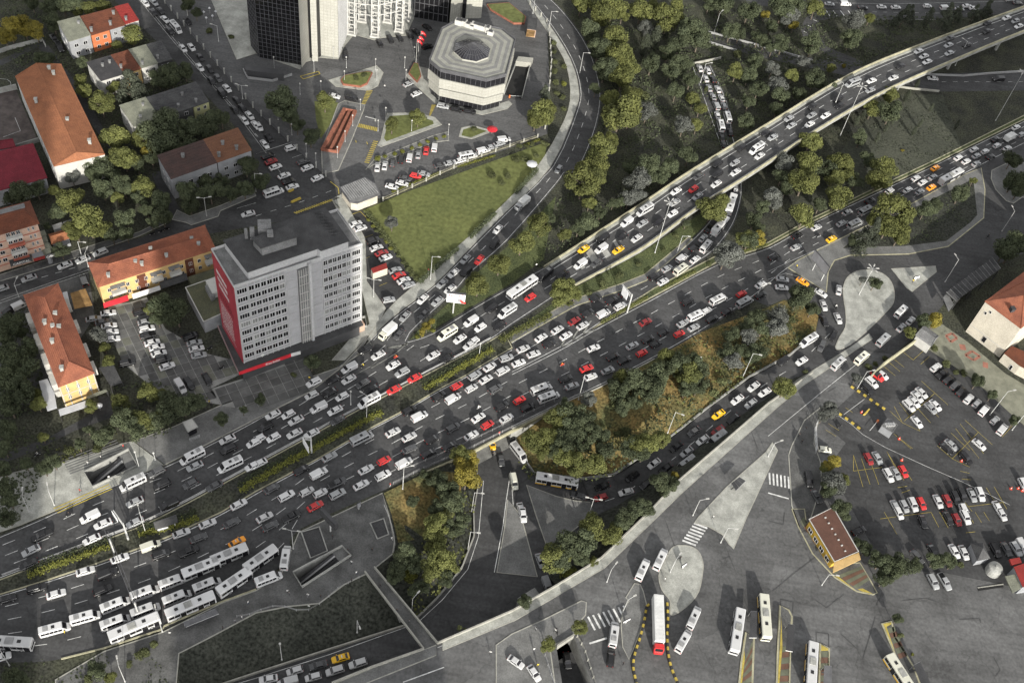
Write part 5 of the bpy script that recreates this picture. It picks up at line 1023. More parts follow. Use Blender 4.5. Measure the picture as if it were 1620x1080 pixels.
RED = nm("red_banner", (.24, .024, .036), rough=.6, var=.06); SIGNRED = nm("sign_red", (.42, .02, .03), rough=.5); CLAD = nm("stone_cladding", (.275, .27, .24), var=.05, scale=.2, fine=.06); CLADJ = nm("cladding_joint", (.22, .21, .18)); MULL = nm("mullion", (.075, .075, .08), rough=.5); TGLASS = nm("tower_glass", (.010, .010, .011), rough=.08, var=.1, spec=.6); BRICKR = nm("red_brick", (.22, .085, .055), var=.15, scale=.8)
TARP = nm("white_canvas", (.40, .405, .42), rough=.8, var=.05); WOOD = nm("brown_timber", (.22, .13, .05), var=.2, scale=.6)
def Wl(s, z=0.0): return WP(s, z)
WINDOW = {}
def window_on(par, a, b, z0, z1, t0, t1, pane=GLASS, frame=WHITE, nbar=1, sill=False, out=.06):
    """window in the wall that runs from a to b (world xy); t along the wall, z0..z1 heights. a->b must keep the outside on the right hand"""
    a = Vector((a[0], a[1], 0)); b = Vector((b[0], b[1], 0)); L_ = (b - a).length; d = (b - a) / L_; nrm = Vector((d.y, -d.x, 0))
    w, h = (t1 - t0) * L_, z1 - z0; key = (round(w, 1), round(h, 1), frame.name, pane.name, nbar)
    if key not in WINDOW:
        w_, h_ = key[0], key[1]; f = .07; m = MB()
        for x0, x1, y0, y1 in ((0, w_, 0, f), (0, w_, h_ - f, h_), (0, f, f, h_ - f), (w_ - f, w_, f, h_ - f)) + tuple((w_ * (i + 1) / (nbar + 1) - f / 2, w_ * (i + 1) / (nbar + 1) + f / 2, f, h_ - f) for i in range(nbar)):
            m.loft([[(x0, -.07, y), (x1, -.07, y), (x1, .02, y), (x0, .02, y)] for y in (y0, y1)])
        if sill: m.loft([[(-.1, -.16, y), (w_ + .1, -.16, y), (w_ + .1, .02, y), (-.1, .02, y)] for y in (-.12, -.003)])
        g = MB(); g.face([(f * .5, -.02, f * .5), (w_ - f * .5, -.02, f * .5), (w_ - f * .5, -.02, h_ - f * .5), (f * .5, -.02, h_ - f * .5)])
        WINDOW[key] = (mesh("window", m.v, m.f, [frame], m.m), mesh("pane", g.v, g.f, [pane], g.m))
    p = a + d * (t0 * L_) + nrm * out; rz = math.atan2(d.y, d.x)
    o = link("window", WINDOW[key][0], par); o.location = (p.x, p.y, z0); o.rotation_euler = (0, 0, rz)
    q = link("pane", WINDOW[key][1], o); return o
def windows(par, a, b, rows, cols, margin=.06, fill_=.55, pane=GLASS, nbar=1, frame=WHITE):
    for z0, z1 in rows:
        for i in range(cols):
            u = (1 - 2 * margin) / cols; t0 = margin + u * (i + (1 - fill_) / 2); window_on(par, a, b, z0, z1, t0, t0 + u * fill_, pane, frame, nbar)
def chimney(par, x, y, z, h=1.4, s=.8, mat=CONC):
    p = P(x, y, z + h); mb = MB(); mb.box((p.x, p.y, z - .8), (s, s * 1.1, h + .8), .35); mb.box((p.x, p.y, z + h), (s + .25, s + .35, .14), .35); return mb.build("chimney", [mat], par)
def walls_of(par, poly, z1, mat, name="wall", z0=-.05):
    mb = MB(); mb.prism(poly, z0, z1); return mb.build(name, [mat], par)
def expand(poly, d):
    c = sum((Vector((p[0], p[1], 0)) for p in poly), Vector()) / len(poly); return [Vector((p[0], p[1], 0)) + (Vector((p[0], p[1], 0)) - c).normalized() * d for p in poly]
def lerp(a, b, t): return a + (b - a) * t
def gable_roof(par, A, B, C, D, z, rise, r0, r1, mat, gab=None, over=.35, mat2=None):
    """A,B far pair, D,C near pair; ridge from point r0 to r1 (world xy)"""
    A, B, C, D = [Vector((p[0], p[1], z)) for p in expand([A, B, C, D], over)]
    r0 = Vector((r0[0], r0[1], z + rise)); r1 = Vector((r1[0], r1[1], z + rise)); m = MB()
    t = Vector((0, 0, -.22))
    m.face([A, D, r1, r0][::-1]); m.face([B, C, r1, r0], 1 if mat2 else 0); m.face([A, B, r0]); m.face([D, C, r1])
    for p, q in ((A, B), (B, C), (C, D), (D, A)): m.face([p, q, q + t, p + t], 0)
    cs = MB()
    for e0, e1 in ((A, D), (B, C)):
        k_ = max(3, int((e0 - r0).length / .75))
        for i in range(1, k_): u = i / k_; cs.tube(lerp(e0, r0, u) + Vector((0, 0, .02)), lerp(e1, r1, u) + Vector((0, 0, .02)), .06, n=4)
    o = m.build("roof", [mat] + ([mat2] if mat2 else []), par)
    cs.build('tile_course', [mat], o)['kind'] = 'stuff'
    n = MB(); n.tube(r0 + Vector((0, 0, .05)), r1 + Vector((0, 0, .05)), .13, n=5)
    for p, q in ((A, r0), (B, r0), (C, r1), (D, r1)): n.tube(p + Vector((0, 0, .05)), q + Vector((0, 0, .05)), .11, n=5)
    n.build("ridge_tiles", [mat], o); return o
def flat_roof(par, poly, z, mat, rim=.3, name="roof", rmat=None):
    m = MB(); m.prism(poly, z - .25, z); o = m.build(name, [mat], par)
    if rim: wall("parapet", [Vector((p[0], p[1], 0)) for p in poly] + [Vector((poly[0][0], poly[0][1], 0))], rim, .3, rmat or mat, z - .02, parent=o)
    return o
def building(name, label, cat="building"):
    o = empty(name); tag(o, label, cat); return o
def units_row(label, A, B, C, D, h, units, slope=1.2, cat="row house"):
    """terrace: A,B back eaves, C,D front eaves (pixels at roof height); units = (t0, t1, roof, wall, dz)"""
    b = building("row_house", label, cat)
    A, B, C, D = [P(x, y, h) for x, y in (A, B, C, D)]
    for t0, t1, rm, wm, dz in units:
        e = .012 if t0 > 0 else 0
        q = [lerp(A, B, t0 + e), lerp(A, B, t1), lerp(D, C, t1), lerp(D, C, t0 + e)]
        m = MB(); zt = h + dz
        for p, r_ in ((q[0], q[1]), (q[1], q[2]), (q[2], q[3]), (q[3], q[0])):
            zp = zt - .15 - (slope if p in (q[2], q[3]) else 0) * .0; m.face([(p.x, p.y, -.05), (r_.x, r_.y, -.05), (r_.x, r_.y, zt - .2), (p.x, p.y, zt - .2)])
        wo = m.build("wall", [wm], b)
        n = MB(); qe = expand(q, .3); top = [Vector((p.x, p.y, zt + (slope * .5 if i < 2 else -.1))) for i, p in enumerate(qe)]
        n.loft([[p - Vector((0, 0, .22)) for p in top], top]); ro = n.build("roof", [rm], b); cs = MB()
        if rm not in (RF_PL, RF_DK):
            for i in range(1, 9): cs.tube(lerp(top[0], top[3], i / 9) + Vector((0, 0, .02)), lerp(top[1], top[2], i / 9) + Vector((0, 0, .02)), .05, n=4)
            cs.build('tile_course', [rm], ro)['kind'] = 'stuff'
        g = MB(); g.face([(q[0].x, q[0].y, zt - .2), (q[1].x, q[1].y, zt - .2), (q[1].x, q[1].y, zt + slope * .5 - .22), (q[0].x, q[0].y, zt + slope * .5 - .22)])
        g.build("wall", [wm], b)
        nn = max(2, int((q[2] - q[3]).length / 3.2))
        windows(b, q[3], q[2], [(k, k + 1.4) for k in (1.2, 4.4, 7.6) if k + 1.8 < zt], nn, .08, .45)
    windows(b, A, D, [(k, k + 1.3) for k in (1.4, 4.6) if k + 1.8 < h], 2, .15, .3)
    return b
# ---- school and terraces at the upper left
s = building("school_hall", "long school hall with an orange pitched roof and white gable", "school")
A, B, C, D = [P(x, y, 10) for x, y in ((25, 122), (97, 103), (165, 243), (85, 262))]
walls_of(s, [A, B, C, D], 9.9, W_WH); r0, r1 = P(58, 101, 12), P(121, 240, 12)
m = MB(); m.face([(D.x, D.y, 9.9), (C.x, C.y, 9.9), (r1.x, r1.y, 12)]); m.build("gable", [W_WH], s)
ro = gable_roof(s, A, B, C, D, 10, 2.0, r0 + (r0 - r1).normalized() * .3, r1 + (r1 - r0).normalized() * .25, RF_OR)
for x, y in ((56, 156), (77, 105), (106, 187), (141, 221), (84, 113)): chimney(s, x, y, 11, 1.3, .9)
windows(s, A, D, [(1.5, 3.2), (5.5, 7.2)], 12, .03, .5); windows(s, D, C, [(5.5, 7.0)], 2, .3, .2)
b = units_row("row house with pale, brown and red roofs by the street", (92, 38), (203, 9), (219, 32), (109, 66), 7.5, [(0, .30, RF_PL, W_GR, .3), (.30, .57, RF_BR, W_OR, 0), (.57, .80, RF_BR, W_GR, 0.02), (.80, 1, RF_RD2, W_WH, .25)])
for x, y in ((144, 44), (174, 34), (199, 27), (179, 18), (124, 34)): chimney(b, x, y, 7.8, 1.2, .8, RF_CONC)
b = units_row("row house with dark grey, brown and pale green roofs", (138, 101), (255, 67), (272, 93), (160, 127), 7.0, [(0, .31, RF_DK, W_WH, 0), (.31, .55, RF_BR, W_YE, .05), (.55, .79, RF_PL, W_WH, .2), (.79, 1, RF_GT, RF_DK, .1)])
for x, y in ((173, 96), (191, 103), (225, 98), (249, 88), (162, 101)): chimney(b, x, y, 7.3, 1.0, .7, RF_CONC)
b = units_row("row house with weathered grey tiles and one pale flat bay", (190, 170), (310, 132), (330, 160), (212, 200), 7.0, [(0, .33, RF_PL, W_WH, .25), (.33, .78, RF_GT, RF_GT, 0), (.78, 1, RF_GT, W_OL, .02)])
for x, y in ((282, 165), (310, 157), (222, 183), (226, 164), (288, 147)): chimney(b, x, y, 7.3, 1.0, .7, RF_CONC)
b = units_row("low apartment house with half purple brown, half orange brown roof", (250, 248), (376, 205), (397, 237), (271, 282), 9.0, [(0, .56, RF_DB, W_GR, 0), (.56, 1, tile_roof("roof_muted_orange", (.135, .066, .040), (.11, .055, .035)), W_GR, .03)])
for x, y in ((289, 244), (352, 224), (374, 231), (346, 242)): chimney(b, x, y, 9.2, 1.2, .9, RF_CONC)
b = building("sports_hall", "low hall with a worn crimson sheet roof at the left edge", "building")
A, B, C, D = [P(x, y, 6.5) for x, y in ((-60, 257), (52, 231), (73, 281), (-60, 316))]; walls_of(b, [A, B, C, D], 6.4, W_GR)
n = MB(); q = expand([A, B, C, D], .4); n.loft([[(p.x, p.y, z_ + (.9 if i < 2 else 0)) for i, p in enumerate(q)] for z_ in (6.3, 6.55)]); n.build("roof", [RF_CRIM], b); windows(b, D, C, [(4.2, 5.4)], 9, .05, .5)
b = building("annex", "small crimson roofed annex beside the ball court", "building")
q = [P(x, y, 4) for x, y in ((-40, 228), (20, 220), (25, 232), (-40, 243))]; walls_of(b, q, 3.8, W_GR); flat_roof(b, q, 4.0, RF_CRIM, .12)
# ball court lines
mb = MB(); seg("@00 0,500 45,505 65,520 70,535 55,550 0,560", .12); seg("@00 95,745 130,830 20,870", .12); struct(mb.build("court_lines", [WMARK]))
wall("court_wall", Wl("@00 -40,600 110,565"), 2.2, .3, CONC); wall("court_wall", Wl("@00 -40,985 250,898"), 1.8, .3, CONC)
wall("garden_wall", Wl("@00 -20,345 60,315 270,262 290,300"), 1.6, .35, CONC)
# ---- pink apartment block
b = building("apartment_block", "pink apartment block with brown roof above two cafes", "apartment block")
H_ = 14.5; A, B, C, D = [P(x, y, H_) for x, y in ((-48, 344), (45, 319), (59, 353), (-48, 384))]
walls_of(b, [A, B, C, D], H_ - .1, W_PK)
r0 = lerp(A, D, .45); r1 = lerp(B, C, .5); r1 = lerp(r1, r0, .12)
gable_roof(b, D, A, B, C, H_, 1.6, r0, r1, RF_BR, over=.6)
q = [P(x, y, H_ + 1.2) for x, y in ((-20, 337), (38, 321), (41, 334), (-20, 351))]; m = MB(); m.prism(q, H_ - .3, H_ + 1.15); m.build("roof_terrace", [RF_CONC], b)
for k in range(4):
    z0 = 2.6 + k * 3.0; m = MB(); e0, e1 = lerp(D, C, .0), lerp(D, C, 1.0); d = (e1 - e0).normalized(); nr = Vector((d.y, -d.x, 0))
    m.prism([e0 + nr * .0, e1 + nr * .0, e1 + nr * .12, e0 + nr * .12], z0 - .35, z0 - .1); m.build("floor_band", [W_PB], b)
    windows(b, lerp(D, C, .80), lerp(D, C, .97), [(z0 + .9, z0 + 2.2)], 2, .1, .5)
    u0, u1 = lerp(D, C, .50), lerp(D, C, .74); m = MB(); m.prism([u0, u1, u1 + nr * 1.1, u0 + nr * 1.1], z0, z0 + 1.0); bal = m.build("balcony", [W_WH if k % 2 else W_PB], b)
    windows(b, lerp(D, C, .50) + nr * .15, lerp(D, C, .74) + nr * .15, [(z0 + 1.1, z0 + 2.5)], 3, .03, .8); windows(b, lerp(D, C, .02), lerp(D, C, .46), [(z0 + .9, z0 + 2.3)], 4, .05, .7)
# cafe fronts with their signs
BF = bpy.data.fonts.load("<builtin>") if False else None
def lettering(par, txt, a, b, z0, z1, mat, name="lettering", lean=0.0, out=.08):
    """raised letters on a sign face running from a to b"""
    a = Vector((a[0], a[1], 0)); b = Vector((b[0], b[1], 0)); d = (b - a).normalized(); nr = Vector((d.y, -d.x, 0))
    cu = bpy.data.curves.new(name, 'FONT'); cu.body = txt; cu.size = 1; cu.extrude = .02; cu.resolution_u = 2; cu.offset = .012
    t = bpy.data.objects.new(name, cu); COL.objects.link(t); bpy.context.view_layer.update()
    me = bpy.data.meshes.new_from_object(t); bpy.data.objects.remove(t); me.materials.clear(); me.materials.append(mat)
    xs = [v.co.x for v in me.vertices]; ys = [v.co.y for v in me.vertices]
    sx = (b - a).length / (max(xs) - min(xs)); sy = (z1 - z0) / (max(ys) - min(ys)); x0, y0 = min(xs), min(ys)
    o = link(name, me, par)
    up = Vector((0, 0, 1)) * math.cos(lean) - nr * math.sin(lean); face = nr * math.cos(lean) + Vector((0, 0, 1)) * math.sin(lean)
    Mx = Matrix((d, up, face)).transposed().to_4x4(); base = a + nr * out + Vector((0, 0, z0)); Mx.translation = base
    for v in me.vertices: c = v.co; v.co = Mx @ Vector(((c.x - x0) * sx, (c.y - y0) * sy, c.z))
    return o
def cafe(label, a, b, depth, zc, txt, mat_c, mat_s, mat_t, red=False):
    """awning box in front of a facade: a-b is the front lower edge (pixels at height zc)"""
    o = empty("cafe_front"); tag(o, label, "shop front"); a, b = P(*a, zc), P(*b, zc); d = (b - a).normalized(); nr = Vector((d.y, -d.x, 0))
    m = MB(); m.prism([a, b, b - nr * depth, a - nr * depth], zc - .12, zc + .1); m.build("awning", [mat_c], o)
    m = MB(); m.prism([a, b, b + nr * .12, a + nr * .12], zc - .1, zc + 1.1); f = m.build("sign_board", [mat_s], o)
    if txt: lettering(f, txt, lerp(a, b, .12) + nr * .13, lerp(a, b, .9) + nr * .13, zc + .15, zc + .95, mat_t)
    m = MB()
    for t in (.02, .5, .98): p = lerp(a, b, t); m.tube((p.x, p.y, 0), (p.x, p.y, zc - .1), .07)
    m.build("post", [DARKM], o); return o
cafe("dark cafe front signed CAPITAL below the pink block", (17, 421), (52, 412), 5, 3.4, "CAPITAL", RF_BIT, DARKM, WHITE)
cafe("small shop front with a red sign below the pink block", (54, 413), (72, 408), 4, 3.2, None, W_GR, RF_RD2, WHITE)
cafe("narrow cafe front signed Coffee beside the pink block", (72, 409), (88, 404), 6, 3.4, "Coffee", RF_PL, DARKM, WHITE)
b = building("lean_to", "row of pale flat roof panels beside the pink block", "shed")
for k in range(4):
    q = [P(x, y, 4) for x, y in ((61.5 + k * 2.6, 366 + k * 9.5), (70.5 + k * 2.6, 363 + k * 9.5), (73.5 + k * 2.6, 371 + k * 9.5), (64.5 + k * 2.6, 374 + k * 9.5))]; m = MB(); m.prism(q, 3.7, 3.9 + .05 * k); m.build("roof", [RF_PL], b)
m = MB(); m.prism([P(x, y, 4) for x, y in ((62, 367), (70, 364), (80, 402), (73, 404))], -.05, 3.65); m.build("wall", [W_GR], b)
b = building("garden_pavilion", "small garden pavilion with a bright orange tiled roof", "pavilion")
A, B, C, D = [P(x, y, 3.5) for x, y in ((78, 371), (102, 364), (109, 376), (83, 385))]; walls_of(b, [A, B, C, D], 3.4, W_GR); gable_roof(b, D, A, B, C, 3.5, .9, lerp(A, D, .5), lerp(B, C, .5), RF_OR)
b = building("garden_shed", "white and grey sheds behind the orange garden pavilion", "shed")
for q in (((83, 357), (97, 352), (102, 361), (86, 364)), ((100, 352), (112, 347), (115, 355), (104, 359))): q = [P(x, y, 3) for x, y in q]; walls_of(b, q, 2.9, W_WH); flat_roof(b, q, 3.0, RF_CONC, .1)
# ---- orange hip-roofed house
b = building("hip_roof_house", "orange hip-roofed house with yellow front and white awning", "house")
H_ = 9.5; A, B, C, D = [P(x, y, H_) for x, y in ((38, 468), (92, 450), (148, 588), (92, 610))]
walls_of(b, [A, B, C, D], H_ - .1, W_YE); r0, r1 = P(71, 471, H_ + 2.6), P(109, 572, H_ + 2.6); gable_roof(b, A, B, C, D, H_, 2.6, r0, r1, RF_RED, over=.5)
for x, y in ((70, 507), (83, 514), (93, 515), (82, 537), (97, 580), (87, 494)): chimney(b, x, y, H_ + 1.3, 1.3, .9)
windows(b, D, C, [(5.8, 7.4), (2.6, 4.2)], 3, .06, .3, nbar=2)
m = MB(); dd = (C - D).normalized(); nr = Vector((dd.y, -dd.x, 0))
for t in (.02, .2, .5, .8, .98): p = lerp(D, C, t); m.prism([p - dd * .12 + nr * .02, p + dd * .12 + nr * .02, p + dd * .12 + nr * .1, p - dd * .12 + nr * .1], .0, H_ - .2)
m.prism([D + nr * .02, C + nr * .02, C + nr * .09, D + nr * .09], 4.7, 4.95); m.build("trim", [W_WH], b)
da = (D - A).normalized(); na = Vector((-da.y, da.x, 0)) * -1
na = Vector((da.y, -da.x, 0))
for k, t in enumerate((.12, .36, .58, .8)):
    for z0 in (1.4, 4.6):
        p, q = lerp(A, D, t), lerp(A, D, t + .12); m = MB(); m.prism([p, q, q + na * 1.3, p + na * 1.3], z0, z0 + 2.3); m.build("bay", [W_WH], b); windows(b, p + na * 1.32, q + na * 1.32, [(z0 + .8, z0 + 2.0)], 2, .05, .8)
windows(b, A, D, [(6.0, 7.4)], 7, .04, .4)
db = (C - B).normalized(); nb = Vector((-db.y, db.x, 0))
for t in (.1, .35, .62, .82):
    p, q = lerp(B, C, t), lerp(B, C, t + .1); m = MB(); m.prism([p, q, q + nb * 1.2, p + nb * 1.2], 4.4, 6.6); m.build("bay", [W_WH], b)
for nm_, s_, z_, mat, lab in (("awning", "@20 380,470 370,430 540,375 560,410", 3.0, TARP, "white canvas awning in front of the yellow house"), ("terrace_roof", "@20 625,165 720,150 775,260 700,282", 3.4, RF_GT, "grey sheet terrace roof right of the yellow house"), ("terrace_roof", "@20 545,350 615,320 670,302 680,315 560,362", 3.2, RF_PL, "pale flat canopy at the yellow house's right corner"), ("terrace_roof", "@20 245,250 300,235 345,330 360,420 300,440 275,360", 3.0, TARP, "white terrace cover left of the yellow house"), ("terrace_roof", "@10 445,775 540,745 585,850 470,875", 3.2, WOOD, "brown timber terrace roof between the two orange houses"), ("terrace_roof", "@10 395,770 425,762 445,850 420,855", 3.4, TARP, "white roof lights beside the hip-roofed house")):
    o = empty(nm_); tag(o, lab, "awning"); q = WP(s_, z_); m = MB(); m.prism(q, z_ - .12, z_); m.build("cover", [mat], o); m = MB()
    for p in q[:4]: m.tube((p.x, p.y, 0), (p.x, p.y, z_ - .1), .06)
    m.build("post", [DARKM], o)
# ---- long yellow house along the shopping street
b = building("long_house", "long yellow house with orange tiled roof along the shopping street", "house")
H_ = 9.0; A, B, C, D = [P(x, y, H_) for x, y in ((141, 415), (322, 357), (339, 394), (157, 453))]
walls_of(b, [A, B, C, D], H_ - .1, W_YE); r0, r1 = P(172, 418, H_ + 2.2), lerp(P(325, 370, H_ + 2.2), P(333, 380, H_ + 2.2), .3)
gable_roof(b, D, A, B, C, H_, 2.2, r0, r1, RF_RED, over=.5)
for x, y in ((171, 433), (214, 412), (224, 415), (238, 392), (263, 402), (303, 376), (314, 384)): chimney(b, x, y, H_ + .6, 1.3, .8)
dd = (C - D).normalized(); nr = Vector((dd.y, -dd.x, 0))
windows(b, D, C, [(5.6, 7.0), (2.6, 4.0)], 12, .03, .35, nbar=1)
for t0, t1 in ((.08, .2), (.42, .52), (.58, .68), (.9, .98)):
    p, q = lerp(D, C, t0), lerp(D, C, t1); m = MB(); m.prism([p, q, q + nr * 1.5, p + nr * 1.5], 4.6, 5.7); bo = m.build("balcony", [W_WH], b); m = MB(); m.prism([p, q, q + nr * 1.5, p + nr * 1.5], 7.6, 7.75); m.build("balcony_cover", [RF_CONC], bo)
m = MB()
for t0 in (.31, .73):
    for k in range(9):
        p = lerp(D, C, t0 + .008 * k); m.prism([p + nr * .02, p + dd * .35 + nr * .02, p + dd * .35 + nr * .1, p + nr * .1], 1.0, 8.4)
m.build("slat_panel", [RF_BR], b)["kind"] = "stuff"
def awning(label, s, z0, dz, mat, text=None, tmat=WHITE):
    o = empty("shop_awning"); tag(o, label, "awning"); q = WP(s, z0); m = MB()
    top = [Vector((q[0].x, q[0].y, z0 + dz)), Vector((q[1].x, q[1].y, z0 + dz)), q[2], q[3]]
    m.loft([[p - Vector((0, 0, .1)) for p in top], top]); f = m.build("cover", [mat], o)
    if text: lettering(f, text, lerp(q[3], q[0], .35) + (q[2] - q[3]) * .3, lerp(q[2], q[1], .35) - (q[2] - q[3]) * .3, z0 + dz * .4, z0 + dz * .4 + .9, tmat, lean=1.1, out=-.3)
    return o
awning("red shop awning below the yellow long house", "@10 655,848 810,795 815,820 658,868", 3.0, .7, SIGNRED)
awning("white shop awning below the yellow long house", "@10 835,790 1010,735 1018,752 842,812", 3.0, .6, WHITE)
awning("grey lean-to cover below the yellow long house's right end", "@10 1010,715 1180,655 1190,690 1020,748", 3.0, .6, RF_GT)
# ---- low annex between long house and office block
b = building("flat_annex", "low annex with olive felt roof and white rim beside the red banner", "building")
q = [P(x, y, 5) for x, y in ((293.5, 455), (325, 444), (352, 470), (356, 494), (322, 509))]; walls_of(b, q, 4.9, W_GR); flat_roof(b, q, 5.0, tile_roof("roof_olive_felt", (0.080, 0.080, 0.050), (0.056, 0.058, 0.040)), .25, rmat=W_WH)
q = [P(x, y, 4.2) for x, y in ((297, 438), (340, 424), (346, 437), (304, 452))]; m = MB(); m.prism(q, -.05, 4.2); m.build("rear_wing", [MATS["roof_olive_felt"]], b)
q = [P(x, y, 7) for x, y in ((324, 452), (330, 449), (340, 466), (334, 470))]; m = MB(); m.prism(q, 4.9, 7.0); m.build("roof_light", [RF_CONC], b)
q = [P(x, y, 7.6) for x, y in ((325, 443), (341, 437), (350, 458), (336, 463))]; m = MB(); m.prism(q, 4.9, 7.5); m.build("roof_light", [W_WH], b)
# ---- the office block
b = building("office_block", "tall grey office block with a red banner down its end wall", "office building")
H_ = 36.5; LB, LF, RF_, RB = [P(x, y, H_) for x, y in ((335, 396.5), (370, 455), (572.5, 387.5), (531, 332))]
LF = LF; RB = RF_ + (LB - LF)
dd = (RF_ - LF).normalized(); nr = Vector((dd.y, -dd.x, 0)); WX = (RF_ - LF).length
core = [LB, LF, RF_, RB]
m = MB(); m.prism(core, 4.8, H_); ow = m.build("wall", [W_OF], b)
def at(t, out=0.0): p = lerp(LF, RF_, t) + nr * out; return Vector((p.x, p.y, 0))
FL_N = 9; fz = [5.6 + i * 3.35 for i in range(FL_N)]
cols = [(.015, .09)] + [(.105 + i * .046, .145 + i * .046) for i in range(6)]
cols2 = [(.685 + i * .0375, .717 + i * .0375) for i in range(6)] + [(.918, .985)]
Rw = random.Random(3); LITE = nm("drawn_blind", (.15, .15, .145), rough=.7)
for fi, z0 in enumerate(fz):
    for ci, (t0, t1) in enumerate(cols + cols2):
        wide = ci in (0, 13); dark = Rw.random() < .85
        window_on(b, at(0), at(1), z0 + 1.05, z0 + 2.85, t0, t1, GLASS if dark else LITE, WHITE, 3 if wide else 1, out=.05)
        m_ = None
for z0 in fz + [H_ - .9]:                              # spandrels, floor by floor
    for u0, u1 in ((.0, .385), (.675, 1.0)): m = MB(); m.prism([at(u0, .0), at(u1, .0), at(u1, .16), at(u0, .16)], z0 - .12, z0 + .62); m.build("spandrel", [W_OF2], b)
m = MB()
for t in [.005, .097] + [.149 + i * .046 for i in range(5)] + [.383]: m.prism([at(t - .003), at(t + .003), at(t + .003, .3), at(t - .003, .3)], 4.8, H_ + .1)
for t in [.678] + [.7205 + i * .0375 for i in range(6)] + [.997]: m.prism([at(t - .0025), at(t + .0025), at(t + .0025, .3), at(t - .0025, .3)], 4.8, H_ + .1)
m.build("pilaster", [W_OF], b)
for u0, u1 in ((.39, .475), (.575, .668)):             # blank panels beside the stair
    for z0 in fz:
        m = MB(); m.prism([at(u0), at(u1), at(u1, .12), at(u0, .12)], z0 - .05, z0 + 3.1); m.build("panel", [W_OF2], b)
m = MB(); m.prism([at(.48), at(.56), at(.56, .55), at(.48, .55)], 4.8, H_ - 1.0); st = m.build("stair_front", [RF_CONC], b); m = MB()
for i in range(5): t = .484 + i * .018; m.prism([at(t, .55), at(t + .004, .55), at(t + .004, .75), at(t, .75)], 4.8, H_ - 1.1)
for z0 in fz: m.prism([at(.482, .55), at(.558, .55), at(.558, .62), at(.482, .62)], z0 + .1, z0 + .3)
m.build("fin", [W_WH], st)
m = MB(); m.prism([at(.56), at(.58), at(.58, 1.1), at(.56, 1.1)], 4.8, H_ + .6); m.build("stair_wall", [W_OF], b)
wall("parapet", [Vector((p.x, p.y, 0)) for p in core] + [Vector((LB.x, LB.y, 0))], .75, .4, W_OF, H_ - .02, parent=b)
q = expand(core, -.45); m = MB(); m.prism(q, H_ - .01, H_ + .06); m.build("roof", [RF_CONC], b)
pent = [P(x, y, H_ + 3.2) for x, y in ((355, 381), (393, 430.5), (501, 393.5), (506, 397), (551, 382), (514, 330))]
m = MB(); m.prism(pent, H_, H_ + 3.2); po = m.build("penthouse", [W_OF], b); m = MB(); m.prism(expand(pent, .35), H_ + 3.2, H_ + 3.5); m.build("penthouse_roof", [RF_BIT], po)
q = [P(x, y, H_ + 6.5) for x, y in ((400, 377), (414, 391.5), (469, 374.5), (458, 356)) ]; m = MB(); m.prism(q, H_ + 3.5, H_ + 6.3); lo = m.build("lift_house", [RF_CONC], b); m = MB(); m.prism(expand(q, .4), H_ + 6.3, H_ + 6.6); m.build("lift_house_roof", [RF_BIT], lo)
for x, y, sz, h in ((418, 352, 3.5, 2.0), (427, 366, 1.6, 2.4), (398, 357, 1.2, 1.5), (388, 357, .8, 1.2)): p = P(x, y, H_ + 8); mb = MB(); mb.box((p.x, p.y, H_ + 3.5), (sz, sz, h + 2), .3); mb.build("roof_plant", [RF_CONC], b)
m = MB()
for k in range(8): p = P(505 + k * 3.5, 350 + k * 4.6 - 12, H_ + 3.5); m.box((p.x, p.y, H_ + 3.5), (2.6, .12, .25), .35); m.box((p.x, p.y, H_ + 3.5), (.12, 2.2, .25), .35)
m.build("roof_seam", [RF_GT], b)
# banner on the end wall: white headline, darker small print, pale text block
dl = (LF - LB).normalized(); nl = Vector((dl.y, -dl.x, 0))
m = MB(); z0, z1 = 4.9, H_ - .15; m.prism([LB, LF, LF + nl * .15, LB + nl * .15], z0, z1); ban = m.build("banner", [RED], b)
def bt(t): p = lerp(LB, LF, t) + nl * .17; return p
Rt = random.Random(8); m = MB(); m2 = MB()
def word(mm, t0, t1, za, zb): mm.face([(bt(t0).x, bt(t0).y, za), (bt(t1).x, bt(t1).y, za), (bt(t1).x, bt(t1).y, zb), (bt(t0).x, bt(t0).y, zb)])
for row in range(3):
    t = .14 + .02 * row
    while t < .62: w_ = Rt.uniform(.02, .05); word(m, t, t + w_, 30.4 - row * 2.6, 31.8 - row * 2.6); t += w_ + .015
for row in range(17):
    t = .1
    while t < .66: w_ = Rt.uniform(.02, .07); word(m, t, t + w_, 18.6 - row * .62, 18.85 - row * .62); t += w_ + .02
t = .1
while t < .7: w_ = Rt.uniform(.02, .05); word(m, t, t + w_, 7.2, 7.55); t += w_ + .02
for row in range(3):
    t = .12
    while t < .75: w_ = Rt.uniform(.03, .07); word(m2, t, t + w_, 22.4 - row * .9, 22.8 - row * .9); t += w_ + .02
m.build("banner_lettering", [WHITE], ban); m2.build("banner_lettering", [nm("dark_red_print", (.07, .008, .012))], ban)
